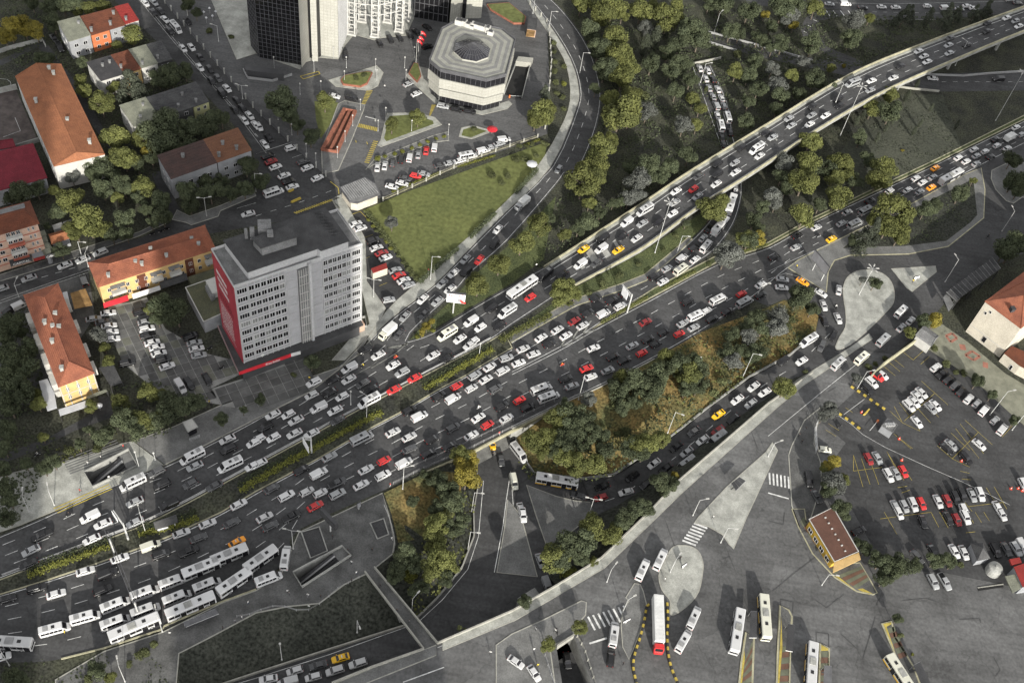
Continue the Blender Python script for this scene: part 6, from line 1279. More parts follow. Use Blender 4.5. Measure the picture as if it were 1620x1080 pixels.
# ground floor skirt roof with red fascia
sk = [P(x, y, 4.6) for x, y in ((345, 515), (378, 589), (460, 560), (475, 556), (488, 551), (575, 514), (555, 480))]
m = MB(); m.prism(sk, 4.3, 4.7); m.build("canopy_roof", [RF_BIT], b); m = MB(); m.prism(expand(sk, -1.2), -.05, 4.28); m.build("shop_wall", [DARKM], b)
fa0, fa1, fa2, fw0 = sk[1], sk[2], sk[3], sk[0]
d1 = (fa1 - fa0).normalized(); n1 = Vector((d1.y, -d1.x, 0))
m = MB(); m.prism([fa0, fa1, fa1 + n1 * .2, fa0 + n1 * .2], 3.6, 4.9); fs = m.build("fascia", [SIGNRED], b); m = MB(); m.prism([fa1, fa2, fa2 + n1 * .2, fa1 + n1 * .2], 3.6, 4.9); m.build("fascia", [WHITE], b)
d3 = (fa0 - fw0).normalized(); n3 = Vector((d3.y, -d3.x, 0)); m = MB(); m.prism([fw0, fa0, fa0 + n3 * .2, fw0 + n3 * .2], 3.7, 4.85); m.build("fascia", [nm("fascia_dull", (.2, .14, .14))], b)
lettering(fs, "Ziraat Bankası", lerp(fa0, fa1, .50) + n1 * .2, lerp(fa0, fa1, .78) + n1 * .2, 3.85, 4.7, WHITE)
m = MB(); c_ = lerp(fa0, fa1, .465) + n1 * .24; m.loft([[c_ + d1 * (.5 * math.cos(a)) + Vector((0, 0, 4.25 + .5 * math.sin(a))) + n1 * o for a in [k * .524 for k in range(12)]] for o in (0, .05)]); m.build("emblem", [WHITE], fs)
q = [P(x, y, 3.2) for x, y in ((553, 507), (570, 501), (577, 512), (560, 519))]; m = MB(); m.prism(q, -.05, 3.2); m.build("terrace", [W_PK], b)
wall("garden_wall", Wl("@11 160,1110 560,955 690,930 700,990 560,1010 420,1080"), .9, .25, CONC)
# tiled forecourt: every slab a part
fc = struct(link("forecourt", mesh("forecourt", *(lambda r_: (r_[0], r_[1]))(fill(WP("@i 380,600 475,562 500,612 480,618 455,628 420,640 395,648 352,642 330,616", .15), [], .15)), PAVE3)))
def slabs(par, o, u, v, nu, nv, mats, gap=.08, z_=.15, keep=None):
    """grid of paving slabs; o,u,v world vectors"""
    cache = {}
    for i in range(nu):
        for j in range(nv):
            c = o + u * (i + .5) + v * (j + .5)
            if keep and not inside(proj(c), keep): continue
            mi = Rw.randrange(len(mats))
            if mi not in cache:
                a, b_ = u * .5 * (1 - gap / u.length * 2), v * .5 * (1 - gap / v.length * 2); mm = MB(); mm.loft([[(-a - b_) + Vector((0, 0, q)), (a - b_) + Vector((0, 0, q)), (a + b_) + Vector((0, 0, q)), (b_ - a) + Vector((0, 0, q))] for q in (0, .05)]); cache[mi] = mesh("slab", mm.v, mm.f, [mats[mi]], mm.m)
            s_ = link("slab", cache[mi], par); s_.location = (c.x, c.y, z_)
SL1 = nm("slab_grey", (.085, .085, .083), var=.15); SL2 = nm("slab_grey_light", (.10, .10, .097), var=.15); SL3 = nm("slab_grey_dark", (.072, .072, .07), var=.15)
fc.data.materials[0] = nm("slab_joint_pale", (.21, .21, .20))
o0 = P(345, 628); u0 = (P(488, 580) - o0) / 9; v0 = (P(356, 652) - o0) / 2
slabs(fc, o0 - v0 * 3, u0, v0, 13, 7, [SL1, SL2, SL3], keep=pts("@i 382,600 473,563 497,610 455,626 420,638 395,646 353,641 333,617"))
cp = struct(link("tiled_car_park", mesh("tiled_car_park", *(lambda r_: (r_[0], r_[1]))(fill(WP("@i 170,482 205,478 232,470 262,520 330,560 372,570 380,592 330,616 350,640 250,625 226,600 195,575 180,540", .10), [], .10)), MATS["slab_joint_pale"])))
o0 = P(178, 540); u0 = (P(320, 500) - o0) / 11; v0 = (P(206, 600) - o0) / 5
SLG = nm("slab_olive", (.12, .122, .10), var=.15)
slabs(cp, o0 - v0 * 7 - u0 * 3, u0, v0, 19, 17, [SL1, SL2, SL3, SLG], z_=.10, keep=pts("@i 172,484 205,480 231,472 260,522 328,562 370,572 377,592 328,614 346,638 250,623 228,598 197,573 182,540"))
# ---- bank tower, atrium, octagonal hall
b = building("bank_tower", "high bank tower with dark glass front and cream stone corners", "tower")
TH = 120.0
gl = [P(x, y) for x, y in ((397.6, 40), (397.6, 74), (410.5, 91), (477, 104))]; back = [P(x, y) for x, y in ((500, 40), (470, 20))]
m = MB(); m.prism(gl + [P(500, 70)] + back, 0, TH); m.build("glass_wall", [TGLASS], b)
m = MB()
for a, c in zip(gl[:-1], gl[1:]):
    L_ = (c - a).length; d = (c - a) / L_; nr = Vector((d.y, -d.x, 0)); k = max(1, round(L_ / 1.55))
    for i in range(k + 1): p = a + d * (L_ * i / k); m.prism([p - d * .05, p + d * .05, p + d * .05 + nr * .14, p - d * .05 + nr * .14], 0, TH)
    for i in range(int(TH / 1.75)): m.prism([a, c, c + nr * .1, a + nr * .1], i * 1.75, i * 1.75 + .09)
mu = m.build("mullion", [MULL], b); mu["kind"] = "stuff"
def clad(x0, x1, nm_="stone_pier", pitch=1.3):
    m = MB(); pl = x0; m.prism(pl, 0, TH); o = m.build(nm_, [CLAD], b); j = MB()
    for a, c in zip(pl[:x1], pl[1:x1 + 1]):
        L_ = (c - a).length; d = (c - a) / L_; nr = Vector((d.y, -d.x, 0)); k = max(1, round(L_ / pitch))
        for i in range(1, k): p = a + d * (L_ * i / k); j.prism([p - d * .04, p + d * .04, p + d * .04 + nr * .02, p - d * .04 + nr * .02], 0, TH)
        for i in range(int(TH / pitch)): j.prism([a, c, c + nr * .02, a + nr * .02], i * pitch, i * pitch + .07)
    jo = j.build("cladding_joint", [CLADJ], o); jo["kind"] = "stuff"
clad([P(x, y) for x, y in ((477.2, 108), (490, 91), (492, 80), (478, 85))], 1); clad([P(x, y) for x, y in ((494, 97), (503, 97.5), (504, 88), (494, 86))], 1)
clad([P(x, y) for x, y in ((508, 88), (535.5, 92.5), (538, 60), (508, 58))], 1)
m = MB(); m.prism([P(x, y) for x, y in ((490, 92), (494, 93), (494, 84), (490, 84))], 0, TH); m.prism([P(x, y) for x, y in ((504, 92), (508, 89), (508, 80), (504, 80))], 0, TH); m.build("glass_wall", [TGLASS], b)
m = MB(); gl2 = [P(x, y) for x, y in ((536, 91.5), (551, 50), (553, 20))]; m.prism(gl2 + [P(530, 20), P(528, 60)], 0, TH - 2); m.build("glass_wall", [TGLASS], b); m = MB()
for a, c in zip(gl2[:-1], gl2[1:]):
    L_ = (c - a).length; d = (c - a) / L_; nr = Vector((d.y, -d.x, 0)); k = max(1, round(L_ / 1.2))
    for i in range(k + 1): p = a + d * (L_ * i / k); m.prism([p - d * .08, p + d * .08, p + d * .08 + nr * .14, p - d * .08 + nr * .14], 0, TH - 2)
m.build("mullion", [W_OF], b)["kind"] = "stuff"
b = building("glass_atrium", "white steel and glass atrium beside the bank tower", "atrium")
def lattice(x, y, h, w=2.6):
    p = P(x, y); m = MB()
    for sx in (-1, 1):
        for sy in (-1, 1): m.box((p.x + sx * w / 2, p.y + sy * w / 2, 0), (.45, .45, h), 0)
    for k in range(int(h / 3.2)):
        for sx, sy, lx, ly in ((0, -1, w, .3), (0, 1, w, .3), (-1, 0, .3, w), (1, 0, .3, w)): m.box((p.x + sx * w / 2, p.y + sy * w / 2, 1.5 + k * 3.2), (lx, ly, .35), 0)
    m.box((p.x, p.y, 0), (w + 1.2, w + 1.2, .9), 0); m.build("lattice_column", [W_WH], b); return p
ps = [lattice(*q) for q in ((557, 53, 40), (594, 57, 44), (632, 49, 50), (614, 34, 44), (642, 30, 44), (574, 33, 40))]
m = MB()
for i, j in ((0, 1), (1, 2), (0, 5), (2, 4), (3, 5)):
    for h in (9, 13.5, 20, 21.5): m.tube(ps[i] + Vector((0, 0, h)), ps[j] + Vector((0, 0, h)), .22, n=4)
    for k in range(1, 6): q = lerp(ps[i], ps[j], k / 6); m.tube(q + Vector((0, 0, 13.5)), q + Vector((0, 0, 20)), .14, n=4)
m.build("beam", [W_WH], b); m = MB(); ap = lerp(ps[0], ps[2], .45) + Vector((0, 6, 34)); base = [ps[0], ps[1], ps[2], ps[4], ps[5]]
for i in range(5): m.face([base[i] + Vector((0, 0, 21.6)), base[(i + 1) % 5] + Vector((0, 0, 21.6)), ap])
m.build("glass_roof", [nm("atrium_glass", (.06, .062, .07), rough=.12, spec=.6)], b); m = MB()
for i in range(5):
    for t in (0, .2, .4, .6, .8): m.tube(lerp(base[i], base[(i + 1) % 5], t) + Vector((0, 0, 21.7)), ap, .12, n=4)
m.build("glazing_bar", [METAL], b)
b = building("glass_entrance", "tall dark glass entrance hall behind the octagonal hall", "building")
q = [P(x, y) for x, y in ((655, 28), (707, 37), (712, 10), (660, 5))]; m = MB(); m.prism(q, 0, 60); m.build("glass_wall", [TGLASS], b); m = MB()
L_ = (q[1] - q[0]).length; d = (q[1] - q[0]) / L_; nr = Vector((d.y, -d.x, 0))
for i in range(8): p = q[0] + d * (L_ * i / 7); m.prism([p, p + d * .2, p + d * .2 + nr * .25, p + nr * .25], 0, 60)
for i in range(16): m.prism([q[0], q[1], q[1] + nr * .2, q[0] + nr * .2], i * 3.5, i * 3.5 + .2)
m.build("mullion", [MULL], b)["kind"] = "stuff"
b = building("stone_tower", "cream stone clad tower base behind the octagonal hall", "tower"); TH = 70
clad([P(x, y) for x, y in ((711, 39), (731, 27), (731, 5), (711, 5))], 1); clad([P(x, y) for x, y in ((736, 30), (761, 29), (761, 5), (736, 5))], 1)
m = MB(); m.prism([P(x, y) for x, y in ((731, 30), (736, 31), (736, 10), (731, 10))], 0, TH); m.build("glass_wall", [TGLASS], b)
b = building("octagonal_hall", "octagonal bank hall with striped roof and glass pyramid skylight", "building")
OZ = 15.0; oc = [P(x, y, OZ) for x, y in ((678, 97), (698, 46), (722, 33), (795, 47), (816, 64), (801, 120), (770, 128), (696, 112))]
cen = sum(oc, Vector()) / 8
def osc(k, z_): return [Vector((cen.x + (p.x - cen.x) * k, cen.y + (p.y - cen.y) * k, z_)) for p in oc]
def oring(name, k0, k1, z0, z1, mat):
    m = MB(); a, c = osc(k0, z0), osc(k1, z1)
    m.loft([a, c], cap=False); return m
for nm_, k, z0, z1, mat in (("ground_floor_glass", .90, 0, 3.6, GLASS), ("lower_band", .97, 3.6, 6.7, CLAD), ("recess", .93, 6.7, 7.5, DARKM), ("upper_band", 1.0, 7.5, 11.4, CLAD), ("window_band", .975, 11.4, 14.3, GLASS), ("cornice", .985, 14.3, 15.3, MULL)):
    m = MB(); m.prism(osc(k, 0), z0, z1); ob = m.build(nm_, [mat], b)
    if mat is CLAD:
        j = MB(); pl = osc(k, 0)
        for i in range(8):
            a, c = pl[i], pl[(i + 1) % 8]; L_ = (c - a).length; d = (c - a) / L_; nr = Vector((d.y, -d.x, 0)); nr = nr if nr.dot(a - cen) > 0 else -nr; kk = max(1, round(L_ / 1.25))
            for t in range(1, kk): p = a + d * (L_ * t / kk); j.prism([p - d * .035, p + d * .035, p + d * .035 + nr * .02, p - d * .035 + nr * .02], z0 + .02, z1 - .02)
            for t in range(1, 3): j.prism([a, c, c + nr * .02, a + nr * .02], z0 + (z1 - z0) * t / 3, z0 + (z1 - z0) * t / 3 + .06)
        j.build("cladding_joint", [CLADJ], ob)
    if nm_ in ("window_band", "ground_floor_glass"):
        j = MB(); pl = osc(k, 0)
        for i in range(8):
            a, c = pl[i], pl[(i + 1) % 8]; L_ = (c - a).length; d = (c - a) / L_; kk = max(1, round(L_ / 1.8))
            for t in range(kk): p = a + d * (L_ * t / kk); j.box((p.x, p.y, z0), (.1, .12, z1 - z0), math.atan2(d.y, d.x))
        j.build("mullion", [MULL], ob)["kind"] = "stuff"
OA, OB = nm("roof_gravel_light", (.23, .23, .205), var=.08, fine=.1), nm("roof_gravel_grey", (.155, .155, .15), var=.08, fine=.1)
for i, k in enumerate((.955, .88, .80, .72, .64, .56, .48)): m = MB(); m.prism(osc(k, 0), 15.2, 15.32 + i * .02); m.build("roof_ring", [OA if i % 2 == 0 else OB], b)
wall("parapet", [Vector((p.x, p.y, 0)) for p in osc(.985, 0)] + [osc(.985, 0)[0]], .5, .3, MULL, 15.28, parent=b)
sc_ = P(747, 76, 17); m = MB(); r8 = [Vector((sc_.x + 6.9 * math.cos(a), sc_.y + 6.9 * math.sin(a), 0)) for a in [math.pi / 8 + k * math.pi / 4 for k in range(8)]]; m.prism(r8, 15.3, 16.1); cu = m.build("skylight_curb", [CLAD], b)
apx = Vector((sc_.x, sc_.y, 19.4)); j = MB()
for i in range(8):
    a, c = r8[i] + Vector((0, 0, 16.1)), r8[(i + 1) % 8] + Vector((0, 0, 16.1)); m = MB(); m.face([a, c, apx]); m.build("pane", [nm("skylight_glass", (.02, .02, .024), rough=.1, spec=.6)], cu)
    for t in (0, .25, .5, .75): j.tube(lerp(a, c, t) + Vector((0, 0, .06)), apx + Vector((0, 0, .06)), .07, n=4)
    for t in (.3, .6): j.tube(lerp(a, apx, t) + Vector((0, 0, .06)), lerp(c, apx, t) + Vector((0, 0, .06)), .05, n=4)
j.build("glazing_bar", [MULL], cu)
for x, y, a_, b_, h in ((726, 36, 2.6, 2.2, 2), (733, 37, 2.6, 2.2, 2), (740, 40, 2.2, 1.8, 1.6), (758, 43, 6, 2, 1.8), (747, 43, 1.4, 1.4, 1.2), (772, 48, 1.4, 2.4, 2.2), (776, 53, 2.2, 1.5, 1.6)): p = P(x, y, 16); mb = MB(); mb.box((p.x, p.y, 15.35), (a_, b_, h), -.2); mb.box((p.x, p.y, 15.35 + h), (a_ * .7, b_ * .7, .15), -.2, 1); mb.build("air_conditioner", [W_WH, DARKM], b)
wr = None and [P(x, y, 12) for x, y in ((823, 57), (808, 120), (801, 160))]
# ---- small bank structures
b = building("gatehouse", "gatehouse with ribbed grey metal roof at the lawn's corner", "gatehouse")
q = [P(x, y, 4.5) for x, y in ((537, 296), (577, 280), (595, 291), (601, 306), (565, 320), (553, 318))]; walls_of(b, expand(q, -.8), 4.0, W_CR); m = MB(); m.prism(q, 3.7, 4.55); ro = m.build("roof", [MULL], b); m = MB(); m.prism(expand(q, -.35), 4.55, 4.62); rr = m.build("roof_sheet", [RF_CONC], b); m = MB()
for k in range(13): a, c = lerp(q[0], q[1], .04 + k * .077), lerp(q[5], q[3], .04 + k * .077); m.tube(lerp(a, c, .06) + Vector((0, 0, .15)), lerp(a, c, .93) + Vector((0, 0, .15)), .10, n=4)
m.build("rib", [METAL], rr)
b = building("bunker_entrance", "dark ramp canopy at the foot of the bank tower", "canopy")
q = [P(x, y, 3) for x, y in ((390, 103), (447, 111), (449, 118), (389, 111))]; m = MB(); m.prism(q, -.05, 3); m.build("wall", [DARKM], b); wall("railing", [P(x, y) for x, y in ((385, 112), (392, 125), (431, 130), (462, 120))], 1.0, .25, METAL, 0.1, parent=b)
b = building("ramp_pit", "long sunken brick walled ramp beside the forecourt", "ramp")
rp = [P(x, y, 1.0) for x, y in ((545, 172), (562, 175), (533, 239), (510, 236))]; wall("brick_wall", [Vector((p.x, p.y, 0)) for p in rp] + [Vector((rp[0].x, rp[0].y, 0))], 1.2, 1.1, BRICKR, .1, parent=b); m = MB(); m.prism(rp, .1, .2); m.build("ramp_floor", [nm("brown_floor", (.10, .045, .03))], b); c0, c1 = lerp(rp[0], rp[1], .5), lerp(rp[3], rp[2], .5); wall("divider", [Vector((c0.x, c0.y, 0)), Vector((c1.x, c1.y, 0))], .8, .9, BRICKR, .1, parent=b)
def planter(label, s, lawn=True):
    o = empty("brick_planter"); tag(o, label, "planter"); q = WP(s, .6); m = MB(); m.prism(q, .1, .9); m.build("brick_wall", [BRICKR], o); m = MB(); m.prism(expand(q, -.4), .9, .95); m.build("soil", [LAWN], o)
planter("red brick planter with round bushes on the forecourt island", "@01 535,510 560,480 700,455 738,460 705,530 660,550 550,535"); planter("red brick planter at the foot of the flagpoles", "@01 965,465 1000,400 1025,405 1045,480 1020,520")
planter("brick edged lawn bed behind the octagonal hall", "@02 -160,30 -20,20 90,110 80,150 10,150 -140,60")
b = building("guard_hut", "small hut with a flat dark roof on the forecourt's right side", "hut"); q = [P(x, y, 3.5) for x, y in ((837, 28), (850, 29), (848, 48), (834, 46))]; walls_of(b, q, 3.4, W_PK); flat_roof(b, q, 3.6, RF_GT, .15); q = [P(x, y, 3.2) for x, y in ((834, 46), (847, 48), (845, 58), (832, 57))]; m = MB(); m.prism(q, 2.9, 3.2); m.build("porch", [WOOD], b)
b = building("underground_ramp", "dark walled garage ramp right of the octagonal hall", "ramp"); q = WP("@02 20,420 112,425 62,625 -50,600"); wall("ramp_wall", [q[3], q[0]], 1.1, .3, CONC, .1, parent=b); wall("ramp_wall", [q[1], q[2]], 1.1, .3, CONC, .1, parent=b); m = MB(); m.prism(q, .11, .16); m.build("ramp_floor", [BLACK], b); m = MB(); q2 = WP("@02 35,390 130,400 115,430 20,420"); m.prism(q2, .1, 2.4); m.build("portal", [CLAD], b)
# ---- right side buildings
b = building("cream_building", "large cream walled building with red hipped roof at right edge", "building")
H_ = 15; A, D = P(1560, 476, H_), P(1616, 518, H_); d = (D - A).normalized(); nr = Vector((d.y, -d.x, 0)); nr = nr if nr.y < 0 or nr.x < 0 else -nr
back_ = -Vector((d.y, -d.x, 0)) * 45 if Vector((d.y, -d.x, 0)).y < 0 else Vector((d.y, -d.x, 0)) * 45
B, C = A + back_, D + back_
walls_of(b, [A, D, C, B], H_ - .1, W_CR); mid = (A + D) / 2 + back_ * .2; mid2 = (A + D) / 2 + back_ * .9
gable_roof(b, B, A, D, C, H_, 3.2, mid2, mid, RF_RED, over=.5, mat2=None)
window_on(b, A, D, 1.0, 3.2, .42, .52, GLASS, METAL, 0); window_on(b, A, D, 10.5, 11.6, .12, .18, GLASS, WHITE, 0); window_on(b, A, D, 12.0, 13.0, .2, .26, GLASS, WHITE, 0)
m = MB(); m.prism([A - nr * 0, D, D + d.cross(Vector((0, 0, 1))) * .12, A + d.cross(Vector((0, 0, 1))) * .12], 3.6, 3.75); m.build("string_course", [W_WH], b)
chimney(b, 1603, 487, H_ + 1, 1.2, 1.2, RF_DK)
b = building("gate_lodge", "low annex with a dark brown roof below the cream building", "building"); q = [P(x, y, 4) for x, y in ((1589, 559), (1600, 548), (1640, 565), (1640, 592), (1614, 579))]; walls_of(b, q, 3.9, W_CR); flat_roof(b, q, 4.1, RF_BR, .1); window_on(b, q[0], q[4], .1, 2.2, .6, .75, GLASS, WHITE, 0)
sheet("school_yard", "@i 1455,510 1480,505 1530,540 1590,590 1640,620 1640,690 1600,655 1540,600 1480,560 1452,542", nm("yard_concrete", (.17, .17, .13), var=.12), .115)
mb = MB()
for s_ in ("@13 1125,1045 1165,1030 1195,1060 1155,1085 1125,1045", "@23 1248,88 1290,62 1340,95 1300,120 1248,88"): seg(s_, .9)
for s_ in ("@23 1212,35 1250,40", "@23 1358,145 1392,155"): seg(s_, 2.4)
struct(mb.build("yard_markings", [nm("faded_red_paint", (.25, .11, .08))]))
b = building("white_shed", "small white shed with grey gabled roof by the car park", "shed"); A, B, C, D = [P(x, y, 4) for x, y in ((1450, 530), (1462, 515), (1484, 531), (1473, 546))]; walls_of(b, [A, B, C, D], 3.9, W_WH); gable_roof(b, A, B, C, D, 4, .9, lerp(A, B, .5), lerp(D, C, .5), RF_CONC)
b = building("canopy_station", "long dark ribbed station canopy in shade at the right", "canopy"); q = [P(x, y, 5) for x, y in ((1497, 462), (1570, 408), (1583, 425), (1512, 476))]; m = MB(); m.prism(q, 4.7, 5); ro = m.build("roof", [RF_GT], b); m = MB()
for k in range(14): a, c = lerp(q[0], q[1], k / 13), lerp(q[3], q[2], k / 13); m.tube(a + Vector((0, 0, .1)), c + Vector((0, 0, .1)), .12, n=4)
m.build("rib", [RF_CONC], ro); m = MB()
for t in (.05, .35, .65, .95):
    for a, c in ((q[0], q[1]), (q[3], q[2])): p = lerp(a, c, t); m.tube((p.x, p.y, 0), (p.x, p.y, 4.7), .2)
m.build("column", [DARKM], b)
m = MB(); qq = [P(x, y, 5) for x, y in ((1495, 466), (1502, 457), (1512, 477), (1504, 488))]; m.prism(qq, 3.2, 3.5); m.build("ramp_cover", [RF_CONC], b)
for k in range(3): wall("ramp_wall", WP("@i %d,%d %d,%d" % (1500 + k * 7, 490 - k * 6, 1521 + k * 7, 458 - k * 6)), 1.3, .4, KERB)
b = building("ticket_kiosk", "yellow bus kiosk with flat dark red roof on the island", "kiosk"); q = [P(x, y, 4.2) for x, y in ((1280, 821), (1318, 802), (1358, 872), (1320, 888))]; walls_of(b, expand(q, -.4), 4.0, nm("kiosk_yellow", (.42, .27, .04))); flat_roof(b, q, 4.2, nm("kiosk_roof", (.085, .042, .03), var=.1), .12, rmat=W_WH)
windows(b, q[0], q[3], [(1.0, 2.6)], 4, .06, .6); m = MB(); qq = [P(x, y, 3.6) for x, y in ((1320, 889), (1359, 873), (1362, 884), (1318, 905))]; m.prism(qq, 3.2, 3.5); m.build("porch", [W_YE], b); m = MB()
for k in range(7): p = P(1306 + k * 5.2, 818 + k * 8.8, 4.4); m.box((p.x, p.y, 4.2), (.5, .3, .25), .4)
m.build("roof_vent", [W_WH], b)
b = building("guard_hut", "square hut with a grey pyramid roof in the car park", "hut"); q = [P(x, y, 3) for x, y in ((1535, 859), (1555, 858), (1567, 883), (1546, 887))]; walls_of(b, expand(q, -.3), 2.9, W_GR); c_ = sum(q, Vector()) / 4 + Vector((0, 0, 1.9)); m = MB()
for i in range(4): m.face([q[i], q[(i + 1) % 4], c_])
m.build("roof", [RF_GT], b)
b = empty("water_tank"); tag(b, "round pale water tank beside the pyramid-roofed hut", "tank"); p = P(1573, 900, 1.5); m = MB(); m.loft([[(p.x + r_ * math.cos(a), p.y + r_ * math.sin(a), z_) for a in [k * math.pi / 10 for k in range(20)]] for r_, z_ in ((2, 0), (2, 2.2), (1.9, 2.6), (.5, 3.1), (.4, 3.4))]); m.build("tank", [CONC], b); m = MB()
for z_ in (.5, 1.1, 1.7): m.loft([[(p.x + r_ * math.cos(a), p.y + r_ * math.sin(a), zz) for a in [k * math.pi / 10 for k in range(20)]] for r_, zz in ((2.06, z_), (2.06, z_ + .12))])
m.build("band", [CONC], b)
b = building("red_roof_depot", "depot with dark red roof and pale canopy at the right edge", "building"); q = [P(x, y, 4) for x, y in ((1604, 897), (1640, 885), (1640, 925), (1618, 928))]; walls_of(b, q, 3.9, W_GR); flat_roof(b, q, 4.1, RF_RD2, .1); q = [P(x, y, 3.4) for x, y in ((1590, 911), (1609, 907), (1622, 926), (1602, 937))]; m = MB(); m.prism(q, 3.1, 3.4); m.build("canopy", [RF_PL], b); q = [P(x, y, 4) for x, y in ((1597, 884), (1613, 881), (1617, 890), (1601, 893))]; m = MB(); m.prism(q, 3.4, 4); m.build("canopy", [RF_RD2], b)
sheet("drain_pit", "@33 1325,480 1485,458 1492,472 1330,497", BLACK, .12); wall("kerb", WP("@33 1325,478 1488,455"), .2, .25, KERB)
b = building("cabin", "white cabin with a red roof in the lawn side car park", "cabin"); q = [P(x, y, 2.9) for x, y in ((587, 425), (611, 416), (613, 424), (590, 432))]; walls_of(b, q, 2.8, W_CR); flat_roof(b, q, 3.0, RF_RD2, 0)
b = building("parking_booth", "car park booth with grey machinery roof among yellow lines", "booth"); q = [P(x, y, 3) for x, y in ((1395, 673), (1404, 662), (1420, 672), (1412, 684))]; walls_of(b, q, 2.9, W_GR); flat_roof(b, q, 3.0, RF_CONC, .15)
for k in range(4): p = lerp(q[0], q[2], .25 + k * .15); mb = MB(); mb.box((p.x, p.y, 3.0), (.9, 1.1, .6), .5); mb.build("roof_unit", [METAL], b)
b = building("news_kiosk", "square white-roofed kiosk on the sidewalk plaza", "kiosk"); q = [P(x, y, 3) for x, y in ((289, 668), (304, 662), (313, 675), (297, 683))]; flat_roof(b, q, 3.1, W_WH, .1, rmat=CONC); walls_of(b, expand(q, -.5), 2.85, GLASS)
for k in range(5): p = P(302 + k * 3.2, 697 - k * 1.3); mb = MB(); mb.box((p.x, p.y, .13), (.7, .5, .9), .3); mb.build("newspaper_stand", [METAL], b)
# ---- towers behind the camera whose shade crosses the scene
sd2 = Vector((-math.sin(SUN_AZ), math.cos(SUN_AZ), 0))   # direction the shadows run
def shade_tower(label, edge_l, edge_r, dist, h, depth=30):
    a, c = P(*edge_l), P(*edge_r); ax = Vector((sd2.y, -sd2.x, 0))
    la_, lc = a.dot(ax), c.dot(ax); o = building("office_tower", label, "tower"); f = sd2 * dist; p0, p1 = ax * la_ + f, ax * lc + f
    q = [p0, p1, p1 - sd2 * depth, p0 - sd2 * depth]; m = MB(); m.prism(q, 0, h); m.build("wall", [W_OF2], o)
    m = MB()
    for k in range(int(h / 4)): m.prism(expand(q, .15), k * 4 + 1.2, k * 4 + 3)
    m.build("window_band", [GLASS], o); m = MB(); m.prism(expand(q, .3), h, h + 1.2); m.build("roof", [RF_CONC], o); return o
# ---- calibrated shade: edges in photo pixels on the ground
def s_of(px): p = P(*px); return Vector((p.x, p.y, 0)).dot(sd2)
T20 = math.tan(SUN_EL)
shade_tower("slim office tower behind the camera, on the west side", (-700, 870), (64, 870), -170, 210)
shade_tower("broad office tower behind the camera, tallest of its row", (262, 690), (590, 690), -190, 225)
shade_tower("lower office tower behind the camera, beside the broad one", (560, 1000), (691, 1000), -140, (s_of((640, 857)) + 140) * T20)
o = building("office_tower", "tall block beyond the cream building, off to the right", "tower")
e0 = P(1525, 240) - sd2 * 112; ax2 = Vector((sd2.y, -sd2.x, 0)); e0 = Vector((e0.x, e0.y, 0)); q = [e0, e0 + ax2 * 90, e0 + ax2 * 90 - sd2 * 30, e0 - sd2 * 30]; walls_of(o, q, 105, W_OF2); flat_roof(o, q, 105.5, RF_CONC, .8)
# ================================================================== STREET FURNITURE
POLE = nm("lamp_post_grey", (.40, .40, .39), rough=.5, var=.08)
LAMPS = []
def lamp(base, h, kind='s', ang=0, z0=0.0, near="", r=.11):
    b = P(*base, z0); o = empty("street_lamp", (b.x, b.y, z0)); m = MB(); m.tube((0, 0, 0), (0, 0, h), r, r * .55, 8); m.tube((0, 0, 0), (0, 0, .5), r * 1.9, r * 1.6, 8); m.build("pole", [POLE], o)
    arms = {'s': [ang], 'd': [ang, ang + 180], 'm': [ang + k * 60 for k in range(6)], 'g': [ang]}[kind]; L_ = {'s': 1.9, 'd': 1.6, 'm': 1.3, 'g': .01}[kind]
    for a in arms:
        a = math.radians(a); d = Vector((math.cos(a), math.sin(a), 0)); m = MB()
        if kind != 'g': m.tube((0, 0, h - .15), d * L_ + Vector((0, 0, h + .25)), .06, .045, 5); am = m.build("arm", [POLE], o); par = am
        else: par = o
        m = MB(); p = d * (L_ + .25) + Vector((0, 0, h + .2))
        if kind == 'g': m.loft([[(.28 * k * math.cos(t), .28 * k * math.sin(t), h + zz) for t in [j * math.pi / 4 for j in range(8)]] for zz, k in ((0, .5), (.2, 1), (.4, 1), (.6, .4))])
        else: m.box((p.x, p.y, p.z), (.95, .36, .16), a)
        m.build("lamp_head", [W_WH], par)
    LAMPS.append((o, base, kind, h)); return o
